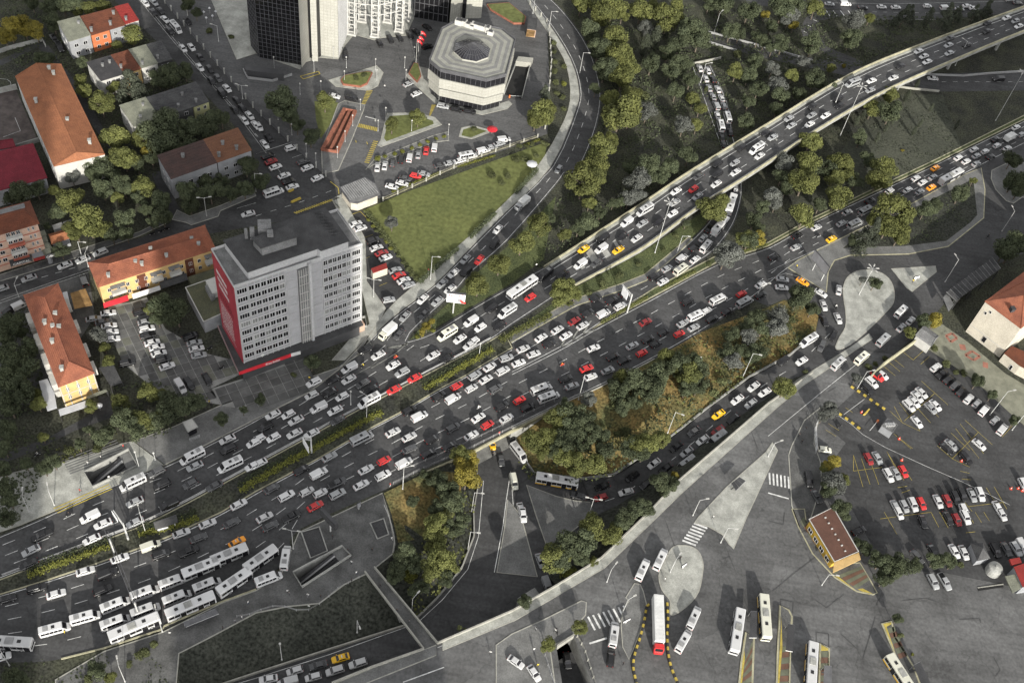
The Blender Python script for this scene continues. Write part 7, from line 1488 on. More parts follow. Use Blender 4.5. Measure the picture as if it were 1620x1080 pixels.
for base, h, k, a, *z_ in (((681, 442), 10.5, 's', 0), ((1036, 400), 23, 'm', 0), ((1329, 215), 23, 'm', 20), ((1575, 191), 23, 'm', 0), ((1359, 466), 12.5, 'm', 10), ((926, 831), 14, 'd', 0, -6.3), ((1056, 685), 10.5, 's', -20), ((1175, 596), 11.5, 's', -10), ((915, 632), 12, 's', 0), ((1071, 400), 8, 's', 0), ((1585, 366), 10, 's', 110), ((1495, 446), 11, 's', 120),
        ((86, 799), 7, 's', 120), ((46, 809), 7.5, 's', 110), ((221, 742), 8, 'g', 0), ((246, 729), 3.6, 'g', 0), ((580, 662), 11, 'd', -20), ((637, 774), 11, 's', 20), ((758, 561), 5, 'g', 0), ((746, 809), 10, 's', 0, -6.3), ((257, 999), 9.5, 's', 120), ((230, 841), 10, 's', 120), ((198, 1078), 9, 's', 120), ((15, 1052), 9, 's', 120), ((464, 868), 9.5, 'd', 0), ((446, 1043), 9, 'g', 0, -4), ((565, 1000), 7, 's', -60, -3), ((651, 969), 8, 's', 60, -4), ((740, 869), 9.5, 's', 0, -6),
        ((591, 470), 8, 'd', 0), ((327, 342), 8, 'd', 20), ((405, 303), 8, 's', 0), ((917, 116), 9.5, 's', 0), ((1108, 131), 9, 's', 20), ((1130, 51), 9, 's', 60), ((869, 42), 7, 's', 0), ((843, 22), 7, 's', 0), ((1215, 722), 7, 's', 30), ((1355, 616), 9, 's', 20), ((1566, 656), 12, 's', 20), ((1601, 680), 10, 's', 30), ((1511, 104), 12, 's', 150), ((1322, 162), 9, 's', 150, 8), ((1197, 470), 7, 's', 0), ((1347, 397), 6, 's', 20), ((140, 422), 6, 's', 90), ((129, 404), 6, 's', 0), ((1300, 925), 6, 's', 0), ((1096, 815), 8, 's', 20), ((1140, 858), 8, 's', 0), ((1060, 905), 7, 's', 60), ((960, 920), 7, 's', 60), ((985, 968), 7, 's', 40), ((30, 470), 6, 's', 90), ((297, 25), 7, 's', 180), ((346, 66), 7, 's', 180), ((384, 157), 6, 'd', 0), ((555, 640), 6, 'g', 0)): lamp(base, h, k, a, *(z_ or []))
for x, y in ((475, 150), (497, 114), (508, 146), (545, 130), (596, 128), (594, 111), (640, 108), (642, 128), (694, 162), (570, 175), (558, 200), (546, 225), (534, 250), (598, 208), (651, 208), (610, 188), (709, 214), (655, 92), (548, 108), (528, 93), (434, 108), (758, 172), (790, 164), (500, 260), (485, 245), (462, 214), (440, 190)): lamp((x, y), 4.6, 'g', r=.07)
NL = LAND + [((300, 40), "on the street along the fence"), ((1560, 640), "between the parked vans"), ((1000, 960), "in the bus terminal"), ((1120, 840), "by the crossing island"), ((260, 1000), "at the bus stop kerb"), ((220, 840), "on the highway median"), ((580, 660), "on the hedge median"), ((1180, 470), "where the loop road leaves the highway"), ((560, 110), "beside the bank tower"), ((690, 160), "by the octagonal hall"), ((640, 100), "by the flagpoles"), ((1500, 100), "beside the flyover's top end")]
for v in LAMPS: v_ = min(NL, key=lambda l: (l[0][0] - v[1][0]) ** 2 + (l[0][1] - v[1][1]) ** 2)[1]; LAMPS[LAMPS.index(v)] = v + (v_,)
LW = {'s': 'single-arm lamp', 'd': 'twin-arm lamp', 'm': 'tall lighting mast', 'g': 'globe lamp post'}
for v in LAMPS:
    same = sorted([u for u in LAMPS if u[4] == v[4] and u[2] == v[2]], key=lambda u: u[1][0]); i = same.index(v) + 1; n_ = len(same)
    w_ = LW[v[2]]; lab = w_ + ' ' + v[4] if n_ == 1 else ("%s from the left of the %ss %s" % (ordinal(i), w_, v[4]) if 1 < i < n_ else ("leftmost of the " if i == 1 else "rightmost of the ") + w_ + 's ' + v[4])
    tag(v[0], lab, "street lamp", w_ + 's ' + v[4])
# ---- signs
def panel(name, label, a, b, z0, z1, front, post=None, text=None, tmat=None, th=.25, cat="sign", zp=0.0, rows=0, both=False):
    """sign board whose lower edge runs from pixel a to pixel b at height z0"""
    o = empty(name); tag(o, label, cat); p, q = P(*a, z0), P(*b, z0); d = (q - p); d.z = 0; d.normalize(); nr = Vector((d.y, -d.x, 0)); m = MB()
    m.prism([p, q, q - nr * th, p - nr * th], z0, z1); bo = m.build("board", [DARKM], o); m = MB(); e = nr * .02
    m.face([Vector((p.x, p.y, z0 + .12)) + e + d * .1, Vector((q.x, q.y, z0 + .12)) + e - d * .1, Vector((q.x, q.y, z1 - .12)) + e - d * .1, Vector((p.x, p.y, z1 - .12)) + e + d * .1]); fa = m.build("face", [front], bo)
    if text: lettering(bo, text, lerp(p, q, .06), lerp(p, q, .94), z0 + (z1 - z0) * .62, z1 - .25, tmat, out=.05)
    for t in (post or (.5,)):
        c = lerp(p, q, t) - nr * th * .5; m = MB(); m.tube((c.x, c.y, zp), (c.x, c.y, z0 + .1), .22 if len(post or (1,)) == 1 else .14); m.build("post", [POLE], o)
    return o, bo, p, q, nr
BW = nm("billboard_white", (.66, .66, .66), rough=.5, var=.04); BRED = nm("print_red", (.5, .04, .03)); BGREY = nm("print_grey", (.22, .22, .23))
o, bo, p, q, nr = panel("billboard", "white billboard with red letters above the flower bed", (705.5, 477.5), (735.5, 481), 5.2, 9.3, BW, (.42,), "AKDAŞI", BRED, .8)
m = MB(); c = lerp(p, q, .72) + nr * .04; d = (q - p).normalized(); m.face([Vector((c.x, c.y, 5.7)) - d * .8, Vector((c.x, c.y, 5.7)) + d * .9, Vector((c.x, c.y, 7.3)) + d * .9, Vector((c.x, c.y, 7.3)) - d * .8]); m.build("print", [BGREY], bo); m = MB(); c = lerp(p, q, .86) + nr * .045; m.face([Vector((c.x, c.y, 5.4)) - d * .3, Vector((c.x, c.y, 5.4)) + d * 1.0, Vector((c.x, c.y, 6.0)) + d * 1.0, Vector((c.x, c.y, 6.9)) - d * .9]); m.build("print", [BRED], bo)
panel("billboard", "big dark billboard on the bus stop plaza", (506, 814), (530, 839), 4.2, 7.2, DARKM, (.6,), th=.9)
panel("billboard", "dark framed billboard by the turn of the loop road", (1283, 408), (1306, 436), 3.6, 7.6, BGREY, (.3, .9), th=.4)
panel("billboard", "low median billboard, half dark and half white", (246, 838), (282, 826), 1.6, 5.2, RF_BIT, (.15, .85)); panel("advert_panel", "white advert strip under the median billboard", (249, 840), (267, 835), .6, 1.6, WHITE, (.5,))
panel("advert_panel", "small lit advert panel on the plaza by the bus stops", (565, 805), (571, 801), .8, 3.4, BGREY, (.5,))
panel("info_board", "small notice board on the terminal island", (1078, 898), (1086, 893), 1.2, 2.4, BW, (.5,)); panel("info_board", "white notice board on the sharp traffic island", (1445, 442), (1454, 440), 1.0, 2.3, BW, (.5,))
panel("info_board", "white box sign on the terminal's narrow island", (985, 986), (997, 980), .8, 1.9, BW, (.5,))
def cant_sign(label, base, top, tip, h, pa, pb, z0, z1):
    b = P(*base); o = empty("overhead_sign"); tag(o, label, "road sign"); m = MB(); m.tube((b.x, b.y, 0), (b.x, b.y, h), .28, .2, 8); m.build("post", [POLE], o); t = P(*tip, h); m = MB(); m.tube((b.x, b.y, h - .3), (t.x, t.y, h - .2), .14); m.tube((b.x, b.y, h - 1.5), (t.x, t.y, h - 1.4), .12)
    for k in range(6): u = lerp(b, t, k / 6); w_ = lerp(b, t, (k + 1) / 6); m.tube((u.x, u.y, h - 1.45), (w_.x, w_.y, h - .25), .06, n=4)
    m.build("arm", [POLE], o); p, q = P(*pa, z0), P(*pb, z0); d = (q - p); d.z = 0; d.normalize(); nr = Vector((d.y, -d.x, 0)); m = MB(); m.prism([p + nr * .2, q + nr * .2, q + nr * .35, p + nr * .35], z0, z1); m.build("sign_panel", [BW], o); return o
cant_sign("cantilever road sign with white panel over the slip road", (992, 494), None, (985, 449), 8.5, (984, 464), (992, 474), 5.6, 9.0)
cant_sign("curved cantilever sign arm over the westbound lanes", (203, 853), None, (179, 806), 8, (180, 812), (188, 824), 6.4, 8.0)
cant_sign("overhead sign on the median over the westbound lanes", (493, 716), None, (480, 690), 7.5, (481, 700), (490, 716), 5.4, 8.2)
o = empty("sign_gantry"); tag(o, "long dark truss gantry over the eastbound lanes", "gantry"); a, c = P(169, 842, 7), P(213.5, 955, 7); m = MB()
for dz in (0, .9):
    for s_ in (-.4, .4): m.tube(a + Vector((s_, 0, dz)), c + Vector((s_, 0, dz)), .09, n=4)
for k in range(26): u, w_ = lerp(a, c, k / 26), lerp(a, c, (k + 1) / 26); m.tube(u + Vector((-.4, 0, 0)), w_ + Vector((-.4, 0, .9)), .05, n=4); m.tube(u + Vector((.4, 0, .9)), w_ + Vector((.4, 0, 0)), .05, n=4)
m.build("truss", [MULL], o); m = MB()
for t in (.10, .99): u = lerp(a, c, t); m.tube((u.x, u.y, 0), (u.x, u.y, 7.2), .2)
m.build("post", [POLE], o)
# ---- shelters
def shelter(label, quad, z_, n_, rm, cat="bus shelter", name="bus_shelter", glass=True):
    q = [P(x, y, z_) for x, y in quad]; o = empty(name); tag(o, label, cat)
    for k in range(n_):
        a, b_, c, d = lerp(q[0], q[1], (k + .03) / n_), lerp(q[0], q[1], (k + .97) / n_), lerp(q[3], q[2], (k + .97) / n_), lerp(q[3], q[2], (k + .03) / n_); m = MB(); m.prism([a, b_, c, d], z_ - .06, z_); m.build("roof_panel", [rm], o)
    m = MB(); m.tube(q[0] - Vector((0, 0, .1)), q[1] - Vector((0, 0, .1)), .09); m.tube(q[3] - Vector((0, 0, .1)), q[2] - Vector((0, 0, .1)), .09); m.build("roof_beam", [METAL], o)
    for t in (.03, .5, .97):
        p = lerp(q[0], q[1], t); m = MB(); m.tube((p.x, p.y, 0), (p.x, p.y, z_ - .1), .07); m.build("post", [METAL], o)
    m = MB(); d = (q[3] - q[0]).normalized() * .6
    for t0, t1 in ((.05, .48), (.52, .95)): a, b_ = lerp(q[0], q[1], t0) + d, lerp(q[0], q[1], t1) + d; m.prism([a, b_, b_ + d * .6, a + d * .6], .5, .6)
    m.build("bench", [DARKM], o); return o
SG = nm("shelter_glass", (.11, .11, .115), rough=.25); SGD = nm("shelter_roof_dark", (.045, .045, .047), rough=.4)
shelter("glass roofed bus shelter below the long bus", ((289, 984), (341, 962), (346, 970), (294, 991)), 2.9, 6, SG)
shelter("dark slatted platform shelter between the two white buses", ((1188, 966), (1198, 966), (1197, 1008), (1185, 1008)), 2.9, 8, SGD)
shelter("dark slatted platform shelter right of the pale bus", ((1246, 986), (1257, 988), (1254, 1030), (1243, 1028)), 2.9, 7, SGD)
shelter("pale framed platform shelter beside the yellow-skirted bus", ((1304, 1052), (1316, 1053), (1316, 1095), (1302, 1095)), 2.9, 6, SG)
shelter("dark platform shelter by the bottom right bus", ((1445, 1052), (1456, 1046), (1480, 1095), (1466, 1100)), 2.9, 6, SGD)
shelter("small open shelter on the terminal's paved island", ((1157, 764), (1170, 754), (1180, 760), (1164, 776)), 2.8, 3, SGD)
# ---- coloured slabs of the bus platforms
TB, TO = nm("slab_red_brown", (.115, .065, .045), var=.12), nm("slab_olive_green", (.105, .112, .078), var=.12)
def platform(s, n_, strip, z_=.2):
    """bands of brown and olive slabs between two edges (left edge a b, right edge c d) beside a yellow strip"""
    root = struct(link("platform_paving", mesh("platform_paving", *fill(WP(strip, z_ + .015), [], z_ + .015), YMARK))); a, b_, c, d = WP(s)
    for i in range(n_):
        t0, t1 = (i + .03) / n_, (i + .97) / n_; q = [lerp(a, b_, t0), lerp(c, d, t0), lerp(c, d, t1), lerp(a, b_, t1)]; m = MB(); m.prism(q, z_ - .06, z_ + .02); m.build("slab", [TB if i % 2 else TO], root)
platform("@32 1472,930 1446,1150 1522,810 1512,1150", 9, "@32 1466,800 1474,930 1446,1150 1430,1150 1452,950"); platform("@33 92,850 66,1150 138,840 128,1150", 8, "@33 84,660 92,850 66,1150 56,1150 78,800")
platform("@33 334,880 330,1150 382,880 384,1150", 7, "@33 330,832 383,862 380,874 332,876"); platform("@33 752,735 830,930 796,722 880,910", 6, "@33 724,706 778,694 783,706 750,722 820,928 810,928")
platform("@33 200,60 425,400 225,30 445,380", 9, "@33 565,485 640,520 664,514 600,480", .15); platform("@33 440,400 560,485 590,340 640,430", 5, "@33 436,398 555,490 545,494 425,402", .15)
# ---- footbridge
o = empty("footbridge"); tag(o, "grey footbridge with pale parapets over the sunken road", "footbridge"); a0, a1, b0, b1 = [P(x, y, .1) for x, y in ((577, 905), (670, 1027), (592, 898), (692, 1018))]
m = MB(); m.prism([a0, a1, b1, b0], -.7, .16); m.build("deck", [PAVE3], o)
for p, q in ((a0, a1), (b0, b1)): wall("parapet", [p, q], 1.05, .3, KERB, .1, parent=o)
m = MB(); c = (a0 + b1) / 2; m.box((c.x, c.y, -6.3), (1.2, 2.4, 5.6), .6); m.build("pier", [CONC], o)
# ---- metro stairs and grates
def metro(label, rim, depth=4.5, n=2):
    o = empty("metro_entrance"); tag(o, label, "metro entrance"); m = MB()
    for i in range(4):
        a, b_ = rim[i], rim[(i + 1) % 4]; m.face([(a.x, a.y, -depth), (b_.x, b_.y, -depth), (b_.x, b_.y, .1), (a.x, a.y, .1)])
    m.face([(p.x, p.y, -depth) for p in rim]); m.build("pit_wall", [CONCD], o); wall("rail_wall", [Vector((p.x, p.y, 0)) for p in rim] + [Vector((rim[0].x, rim[0].y, 0))], 1.0, .25, CONC, .1, parent=o)
    A, B, C, D = rim; up_, dn = .02, .8               # escalators run down from edge BC to edge AD
    for t0, t1, mat in ((.12, .3, MULL), (.34, .44, METAL), (.48, .66, BLK), (.7, .9, RF_BIT)):
        h0, h1 = lerp(B, C, t0), lerp(B, C, t1); l0, l1 = lerp(A, D, t0), lerp(A, D, t1); h0, h1 = lerp(h0, l0, .22), lerp(h1, l1, .22); m = MB(); e = .5 if mat is METAL else 0
        top = [Vector((h0.x, h0.y, .0 + e)), Vector((h1.x, h1.y, .0 + e)), Vector((l1.x, l1.y, -depth + .2 + e)), Vector((l0.x, l0.y, -depth + .2 + e))]; m.loft([[p - Vector((0, 0, .5)) for p in top], top])
        if mat is not METAL:
            for k in range(16): u, w_ = lerp(top[0], top[3], k / 16), lerp(top[1], top[2], k / 16); m.tube(u + Vector((0, 0, .05)), w_ + Vector((0, 0, .05)), .06, n=4)
        m.build("escalator" if mat is not METAL else "balustrade", [mat], o)
    h0, h1 = B, C; l0, l1 = lerp(B, A, .22), lerp(C, D, .22); m = MB(); m.prism([h0, h1, l1, l0], -.3, .05); m.build("landing", [PAVE2], o)
metro("sunken metro entrance on the pale sidewalk plaza", PIT1); metro("sunken metro escalators on the bus stop plaza", PIT2)
for lab, s in (("large dark ventilation grate on the bus stop plaza", "@31 287,125 400,92 452,245 345,290"), ("small dark ventilation grate by the dry bank", "@31 722,68 808,40 840,140 768,168")):
    o = empty("ventilation_grate"); tag(o, lab, "grate"); q = WP(s, .2); m = MB(); m.prism(q, .1, .16); m.build("grate", [RF_BIT], o); wall("rim", [Vector((p.x, p.y, 0)) for p in q] + [Vector((q[0].x, q[0].y, 0))], .35, .35, CONC, .1, parent=o)
m = MB(); 
for k in range(7): a, c = WP("@20 %d,%d %d,%d" % (395 + k * 8, 755 + k * 14, 740 + k * 8, 625 + k * 14)); m.strip(Vector((a.x, a.y, .17 + .0 * k)), Vector((c.x, c.y, .17)), .35)
struct(m.build("paving_lines", [PAVE2])); m = MB()
for k in range(3): a, c = WP("@20 %d,%d %d,%d" % (340 + k * 12, 1058 + k * 14, 690 + k * 10, 905 + k * 14)); m.strip(Vector((a.x, a.y, .16)), Vector((c.x, c.y, .16)), .3)
struct(m.build("tactile_strips", [YMARK]))
# ---- fences
def fence(label, s, step, h, pil, rail, zb=.1, name="fence", pw=.45, rails=(.3, .95), zf=0):
    o = empty(name); tag(o, label, "fence"); pa = WP(s) if isinstance(s, str) else s; pt = resample(pa, step); me = MB(); me.box((0, 0, 0), (pw, pw, h)); me.box((0, 0, h), (pw * 1.3, pw * 1.3, .1)); mm = mesh("post", me.v, me.f, [pil], me.m)
    for p in pt: c = link("post", mm, o); c.location = (p.x, p.y, zb + p.z)
    m = MB()
    for r_ in rails:
        for a, b_ in zip(pt[:-1], pt[1:]): m.loft([[p + Vector((0, 0, zb + h * r_ + e)) + Vector((0, 0, 0)) for e in (-.05, .05)] + [p + Vector((.05, .05, zb + h * r_ + e)) for e in (.05, -.05)] for p in (a, b_)])
    m.build("rail", [rail], o); return o
fence("tall pillared fence between the street and the bank grounds", "@i 252,-5 405,176 470,238 528,291", 5.5, 2.4, CONC, MULL, rails=(.15, .3, .5, .7, .9))
fence("stone pillared fence along the bank's car row", "@i 606,318 655,296 710,270 770,245 866,213", 6, 1.6, CLAD, KERBY, rails=(.12, .25, .4, .8))
fence("pale fence along the bend of the curving road", "@i 838,8 868,40 872,100 868,150 862,205", 4.5, 1.8, CLAD, METAL, rails=(.2, .5, .85))
fence("pale metal railing on the bridge over the underpass", "@i 622,766 665,744 742,711 810,677 887,639 925,620", 3.2, 1.1, METAL, METAL, pw=.12, rails=(.35, .65, .98)); fence("second inner railing on the bridge over the underpass", "@i 655,738 742,700 810,667 880,634", 3.6, 1.0, METAL, METAL, pw=.12, rails=(.5, .98))
fence("metal railing left of the short trench road", "@32 190,850 215,940 262,1085 290,1180", 2.5, 1.2, METAL, METAL, pw=.12, rails=(.3, .6, .95)); fence("pale concrete fence right of the short trench road", "@32 410,790 455,870 520,1075 560,1180", 2.2, 1.2, KERB, KERB, pw=.25, rails=(.3, .6, .95))
fence("low railing along the edge of the bus stop plaza", "@31 -120,665 0,645 60,605 160,595 240,625 330,625 420,575 520,485 690,398", 3, 1.0, METAL, METAL, pw=.1, rails=(.5, .95)); fence("railing round the plaza's planted corner", "@31 750,360 870,275 882,190 850,60 800,-60", 3, 1.0, METAL, METAL, pw=.1, rails=(.5, .95))
fence("advert hoarding fence at the car park's bent corner", "@23 345,425 290,560 300,735", 2.2, 2.2, METAL, BW, pw=.15, rails=(.2, .4, .6, .8, .95))
fence("thin railing on top of the sunken road's kerb", [p for p in low("@i 752,735 757,765 749,810 750,848 730,900 690,948 657,980", -5.5)], 4, 1.0, METAL, METAL, pw=.1, rails=(.5, .95), zb=0)
# ---- striped barriers
YB, BB = nm("barrier_yellow", (.36, .27, .05)), nm("barrier_black", (.03, .03, .03))
def barrier(label, s, step=.9, w=.55, h=.55):
    o = empty("striped_barrier"); tag(o, label, "barrier"); pt = resample(smooth_path(WP(s), 4), step); ms = []
    for mt in (YB, BB): m = MB(); m.loft([ring(x, w / 2, 0, h, .1, .06) for x in (-step * .46, step * .46)]); ms.append(mesh("block", m.v, m.f, [mt], m.m))
    for i, (a, b_) in enumerate(zip(pt[:-1], pt[1:])): c = link("block", ms[i % 2], o); c.location = ((a.x + b_.x) / 2, (a.y + b_.y) / 2, .1); c.rotation_euler = (0, 0, math.atan2(b_.y - a.y, b_.x - a.x))
barrier("yellow black barrier row left of the red trailer truck", "@32 865,585 850,600 835,690 810,790 775,900 765,980 785,1080 800,1140", 1.0, .6); barrier("yellow black barrier row right of the red trailer truck", "@32 980,575 985,680 980,800 990,920 1015,1010 1050,1090 1070,1150", 1.0, .6)
barrier("yellow black kerb barrier at the car park's upper entrance lane", "@23 522,288 610,345 680,395 750,440", 1.1, .6); barrier("yellow black kerb barrier at the car park's lower entrance lane", "@23 445,458 520,510 570,550 622,582", 1.1, .6)
for lab, s in (("short yellow barrier block by the entry gate", "@23 605,468 635,435"), ("yellow concrete block by the street corner", "@11 225,205 280,180"), ("small yellow block beside the parked white car", "@11 208,138 235,125")): o = empty("concrete_block"); tag(o, lab, "barrier"); a, c = WP(s); m = MB(); m.loft([[(p.x - .35, p.y, .1), (p.x + .35, p.y, .1), (p.x + .2, p.y, .9), (p.x - .2, p.y, .9)] for p in (a, c)]); m.build("block", [YB], o)
def gate(label, a, b_, red): o = empty("boom_gate"); tag(o, label, "barrier"); p, q = P(*a), P(*b_); m = MB(); m.box((p.x, p.y, .1), (.5, .5, 1.1)); m.build("post", [red], o); m = MB(); m.tube((p.x, p.y, 1.0), (q.x, q.y, 1.0), .07); m.build("boom", [WHITE], o)
gate("boom gate with an orange post by the car park booth", (1387, 668), (1374, 684), nm("gate_orange", (.62, .16, .04))); gate("boom gate at the garage ramp of the octagonal hall", (806, 155), (826, 156), MATS["gate_orange"]); gate("boom gate at the forecourt entrance strip", (594, 192), (578, 188), CONC)
CONE = nm("cone_red", (.55, .06, .03)); CN = 0
for lab, tc in (("red cone on the long white line of the car park", "@23 845,752"), ("red cone by the dark parked pickup pair", "@23 1222,757"), ("red cone beside the car park booth's lower tip", "@23 828,617"), ("left one of three red cones at the car park's right side", "@23 1535,932"), ("middle one of three red cones at the car park's right side", "@23 1580,930"), ("right one of three red cones at the car park's right side", "@23 1606,945"), ("red marker at the entry lane of the car park", "@23 590,450")):
    p = WP(tc)[0]; o = empty("traffic_cone", (p.x, p.y, .1)); tag(o, lab, "traffic cone"); m = MB(); m.box((0, 0, 0), (.75, .75, .06)); m.loft([[(r_ * math.cos(a), r_ * math.sin(a), z_) for a in [k * math.pi / 4 for k in range(8)]] for r_, z_ in ((.32, .06), (.06, 1.0))]); m.build("cone", [CONE], o); m = MB(); m.loft([[(r_ * math.cos(a), r_ * math.sin(a), z_) for a in [k * math.pi / 4 for k in range(8)]] for r_, z_ in ((.23, .42), (.18, .6))], cap=False); m.build("band", [WHITE], o)
# ---- flagpoles, parasol, tent
for i, (x, y, lab) in enumerate(((658, 103, "front flagpole with red flag above the brick planter"), (661, 98, "middle flagpole with red flag above the brick planter"), (664, 90, "rear flagpole with red flag nearest the octagonal hall"))):
    b = P(x, y); o = empty("flagpole", (b.x, b.y, .1)); tag(o, lab, "flagpole"); m = MB(); m.tube((0, 0, 0), (0, 0, 11.5), .10, .06); m.build("pole", [W_WH], o); m = MB(); n_ = 6
    for k in range(n_): f = lambda u: (.1 + 2.0 * u, .25 * math.sin(u * 5), -1.1 * u * u); a, c = Vector(f(k / n_)), Vector(f((k + 1) / n_)); m.face([a + Vector((0, 0, 10.1)), c + Vector((0, 0, 10.1)), c + Vector((0, 0, 11.3)), a + Vector((0, 0, 11.3))])
    fl = m.build("flag", [nm("flag_red", (.6, .02, .025), rough=.8)], o); m = MB(); cx_, cz_ = .7, 10.5; R_ = .32
    pts_o = [(cx_ + R_ * math.cos(t), cz_ + R_ * math.sin(t)) for t in [math.radians(40 + 280 * k / 14) for k in range(15)]]; pts_i = [(cx_ + .09 + .25 * math.cos(t), cz_ + .25 * math.sin(t)) for t in [math.radians(48 + 264 * k / 14) for k in range(15)]]
    for k in range(14): m.face([(pts_o[k][0], -.05, pts_o[k][1]), (pts_o[k + 1][0], -.05, pts_o[k + 1][1]), (pts_i[k + 1][0], -.05, pts_i[k + 1][1]), (pts_i[k][0], -.05, pts_i[k][1])])
    st = [(1.15 + (.17 if k % 2 == 0 else .1) * math.cos(k * math.pi / 5 + 3.14), 10.4 + (.17 if k % 2 == 0 else .1) * math.sin(k * math.pi / 5 + 3.14)) for k in range(10)]; m.face([(u, -.02, w_) for u, w_ in st]); m.build("crescent_and_star", [WHITE], fl)
def parasol(label, x, y, mat, r_=1.6, h=2.6): b = P(x, y, h); o = empty("parasol", (b.x, b.y, .1)); tag(o, label, "parasol"); m = MB(); m.loft([[(k * math.cos(a), k * math.sin(a), z_) for a in [j * math.pi / 4 for j in range(8)]] for k, z_ in ((r_, h - .5), (r_ * .5, h - .1), (.05, h + .15))]); m.build("canopy", [mat], o); m = MB(); m.tube((0, 0, 0), (0, 0, h), .05); m.build("pole", [METAL], o)
parasol("red parasol on the tip of the forecourt lawn island", 779, 203, SIGNRED, 2.0); parasol("white square tent in the garden by the curving road", 842, 258, TARP, 2.0)
for i, (x, y) in enumerate(((322, 18), (331, 12), (336, 24), (341, 17), (326, 27))): parasol(("leftmost", "second from the left", "middle", "rightmost", "nearest")[i] + " of the closed white parasols by the tower garden", x, y, TARP, .5, 2.8)
parasol("small white parasol outside the yellow hip-roofed house", 156, 640, TARP, 1.0)
# ---- people and motorcycles
SKIN = nm("skin", (.42, .26, .18)); CLO = {'k': nm("cloth_black", (.02, .02, .022)), 'w': nm("cloth_white", (.6, .6, .58)), 'r': nm("cloth_red", (.5, .06, .05)), 'y': nm("cloth_yellow", (.55, .42, .05)), 'g': nm("cloth_grey", (.16, .16, .17)), 'b': nm("cloth_navy", (.03, .04, .08)), 'o': nm("cloth_orange", (.6, .2, .04))}
def skin_body(joints, edges):
    """one continuous figure grown round a skeleton"""
    me = bpy.data.meshes.new("body"); me.from_pydata([j[0] for j in joints], edges, []); o = bpy.data.objects.new("tmp", me); COL.objects.link(o)
    o.modifiers.new("s", 'SKIN'); sv = me.skin_vertices[0].data
    for i, j in enumerate(joints): sv[i].radius = (j[1], j[1]); sv[i].use_root = i == 0
    o.modifiers.new("u", 'SUBSURF').levels = 1; dg = bpy.context.evaluated_depsgraph_get(); r_ = bpy.data.meshes.new_from_object(o.evaluated_get(dg)); bpy.data.objects.remove(o); return r_
def human(stride, arm, sit=False):
    if sit: J = [((0, 0, .82), .15), ((.06, 0, 1.12), .15), ((.12, 0, 1.36), .15), ((.15, 0, 1.48), .06), ((.17, 0, 1.64), .105)] + sum([[((.0, s * .1, .80), .1), ((.38, s * .17, .72), .075), ((.30, s * .2, .34), .055), ((.44, s * .2, .28), .05), ((.12, s * .2, 1.34), .06), ((.3, s * .27, 1.12), .045), ((.55, s * .28, 1.04), .038)] for s in (-1, 1)], [])
    else: J = [((0, 0, .93), .14), ((0, 0, 1.18), .145), ((.01, 0, 1.40), .15), ((.02, 0, 1.5), .055), ((.04, 0, 1.63), .10)] + sum([[((0, s * .09, .88), .09), ((s * stride * .5, s * .1, .48), .065), ((s * stride, s * .1, .08), .045), ((s * stride + .14, s * .11, .04), .04), ((0, s * .19, 1.39), .055), ((-s * arm, s * .24, 1.12), .042), ((-s * arm * 1.6 + .06, s * .23, .86), .036)] for s in (-1, 1)], [])
    E2 = [(0, 1), (1, 2), (2, 3), (3, 4)] + sum([[(0, 5 + k), (5 + k, 6 + k), (6 + k, 7 + k), (7 + k, 8 + k), (2, 9 + k), (9 + k, 10 + k), (10 + k, 11 + k)] for k in (0, 7)], [])
    return skin_body(J, E2)
HUM = [human(.22, .16), human(.08, .06), human(.3, .22), human(0, 0, True)]; PMESH = {}
HAIR = nm("hair_dark", (.02, .016, .013)); hm = MB(); hm.loft([[(k * .115 * math.cos(a), k * .105 * math.sin(a), z_) for a in [j * math.pi / 5 for j in range(10)]] for k, z_ in ((.95, 0), (1, .06), (.75, .11), (.2, .135))]); HAIRM = mesh("hair", hm.v, hm.f, [HAIR], hm.m)
def person_mesh(v, top, leg):
    if (v, top, leg) in PMESH: return PMESH[(v, top, leg)]
    me = HUM[v].copy(); me.materials.clear()
    for m_ in (CLO[top], CLO[leg], SKIN): me.materials.append(m_)
    for f in me.polygons:
        z_ = f.center.z; hand = v != 3 and z_ < .92 and abs(f.center.y) > .19; f.material_index = 2 if z_ > (1.52 if v == 3 else 1.49) or hand else (0 if z_ > (.86 if v == 3 else .94) else 1); f.use_smooth = True
    PMESH[(v, top, leg)] = me; return me
def person(label, p, rz, v, top, leg, hair=True):
    o = empty("person", p, rz); tag(o, label, "person"); link("body", person_mesh(v, top, leg), o)
    if hair: h = link("hair", HAIRM, o); h.location = (.03 if v != 3 else .16, 0, 1.66)
    return o
CW = {'k': 'black', 'w': 'white', 'r': 'red', 'y': 'yellow', 'g': 'grey', 'b': 'navy', 'o': 'orange'}
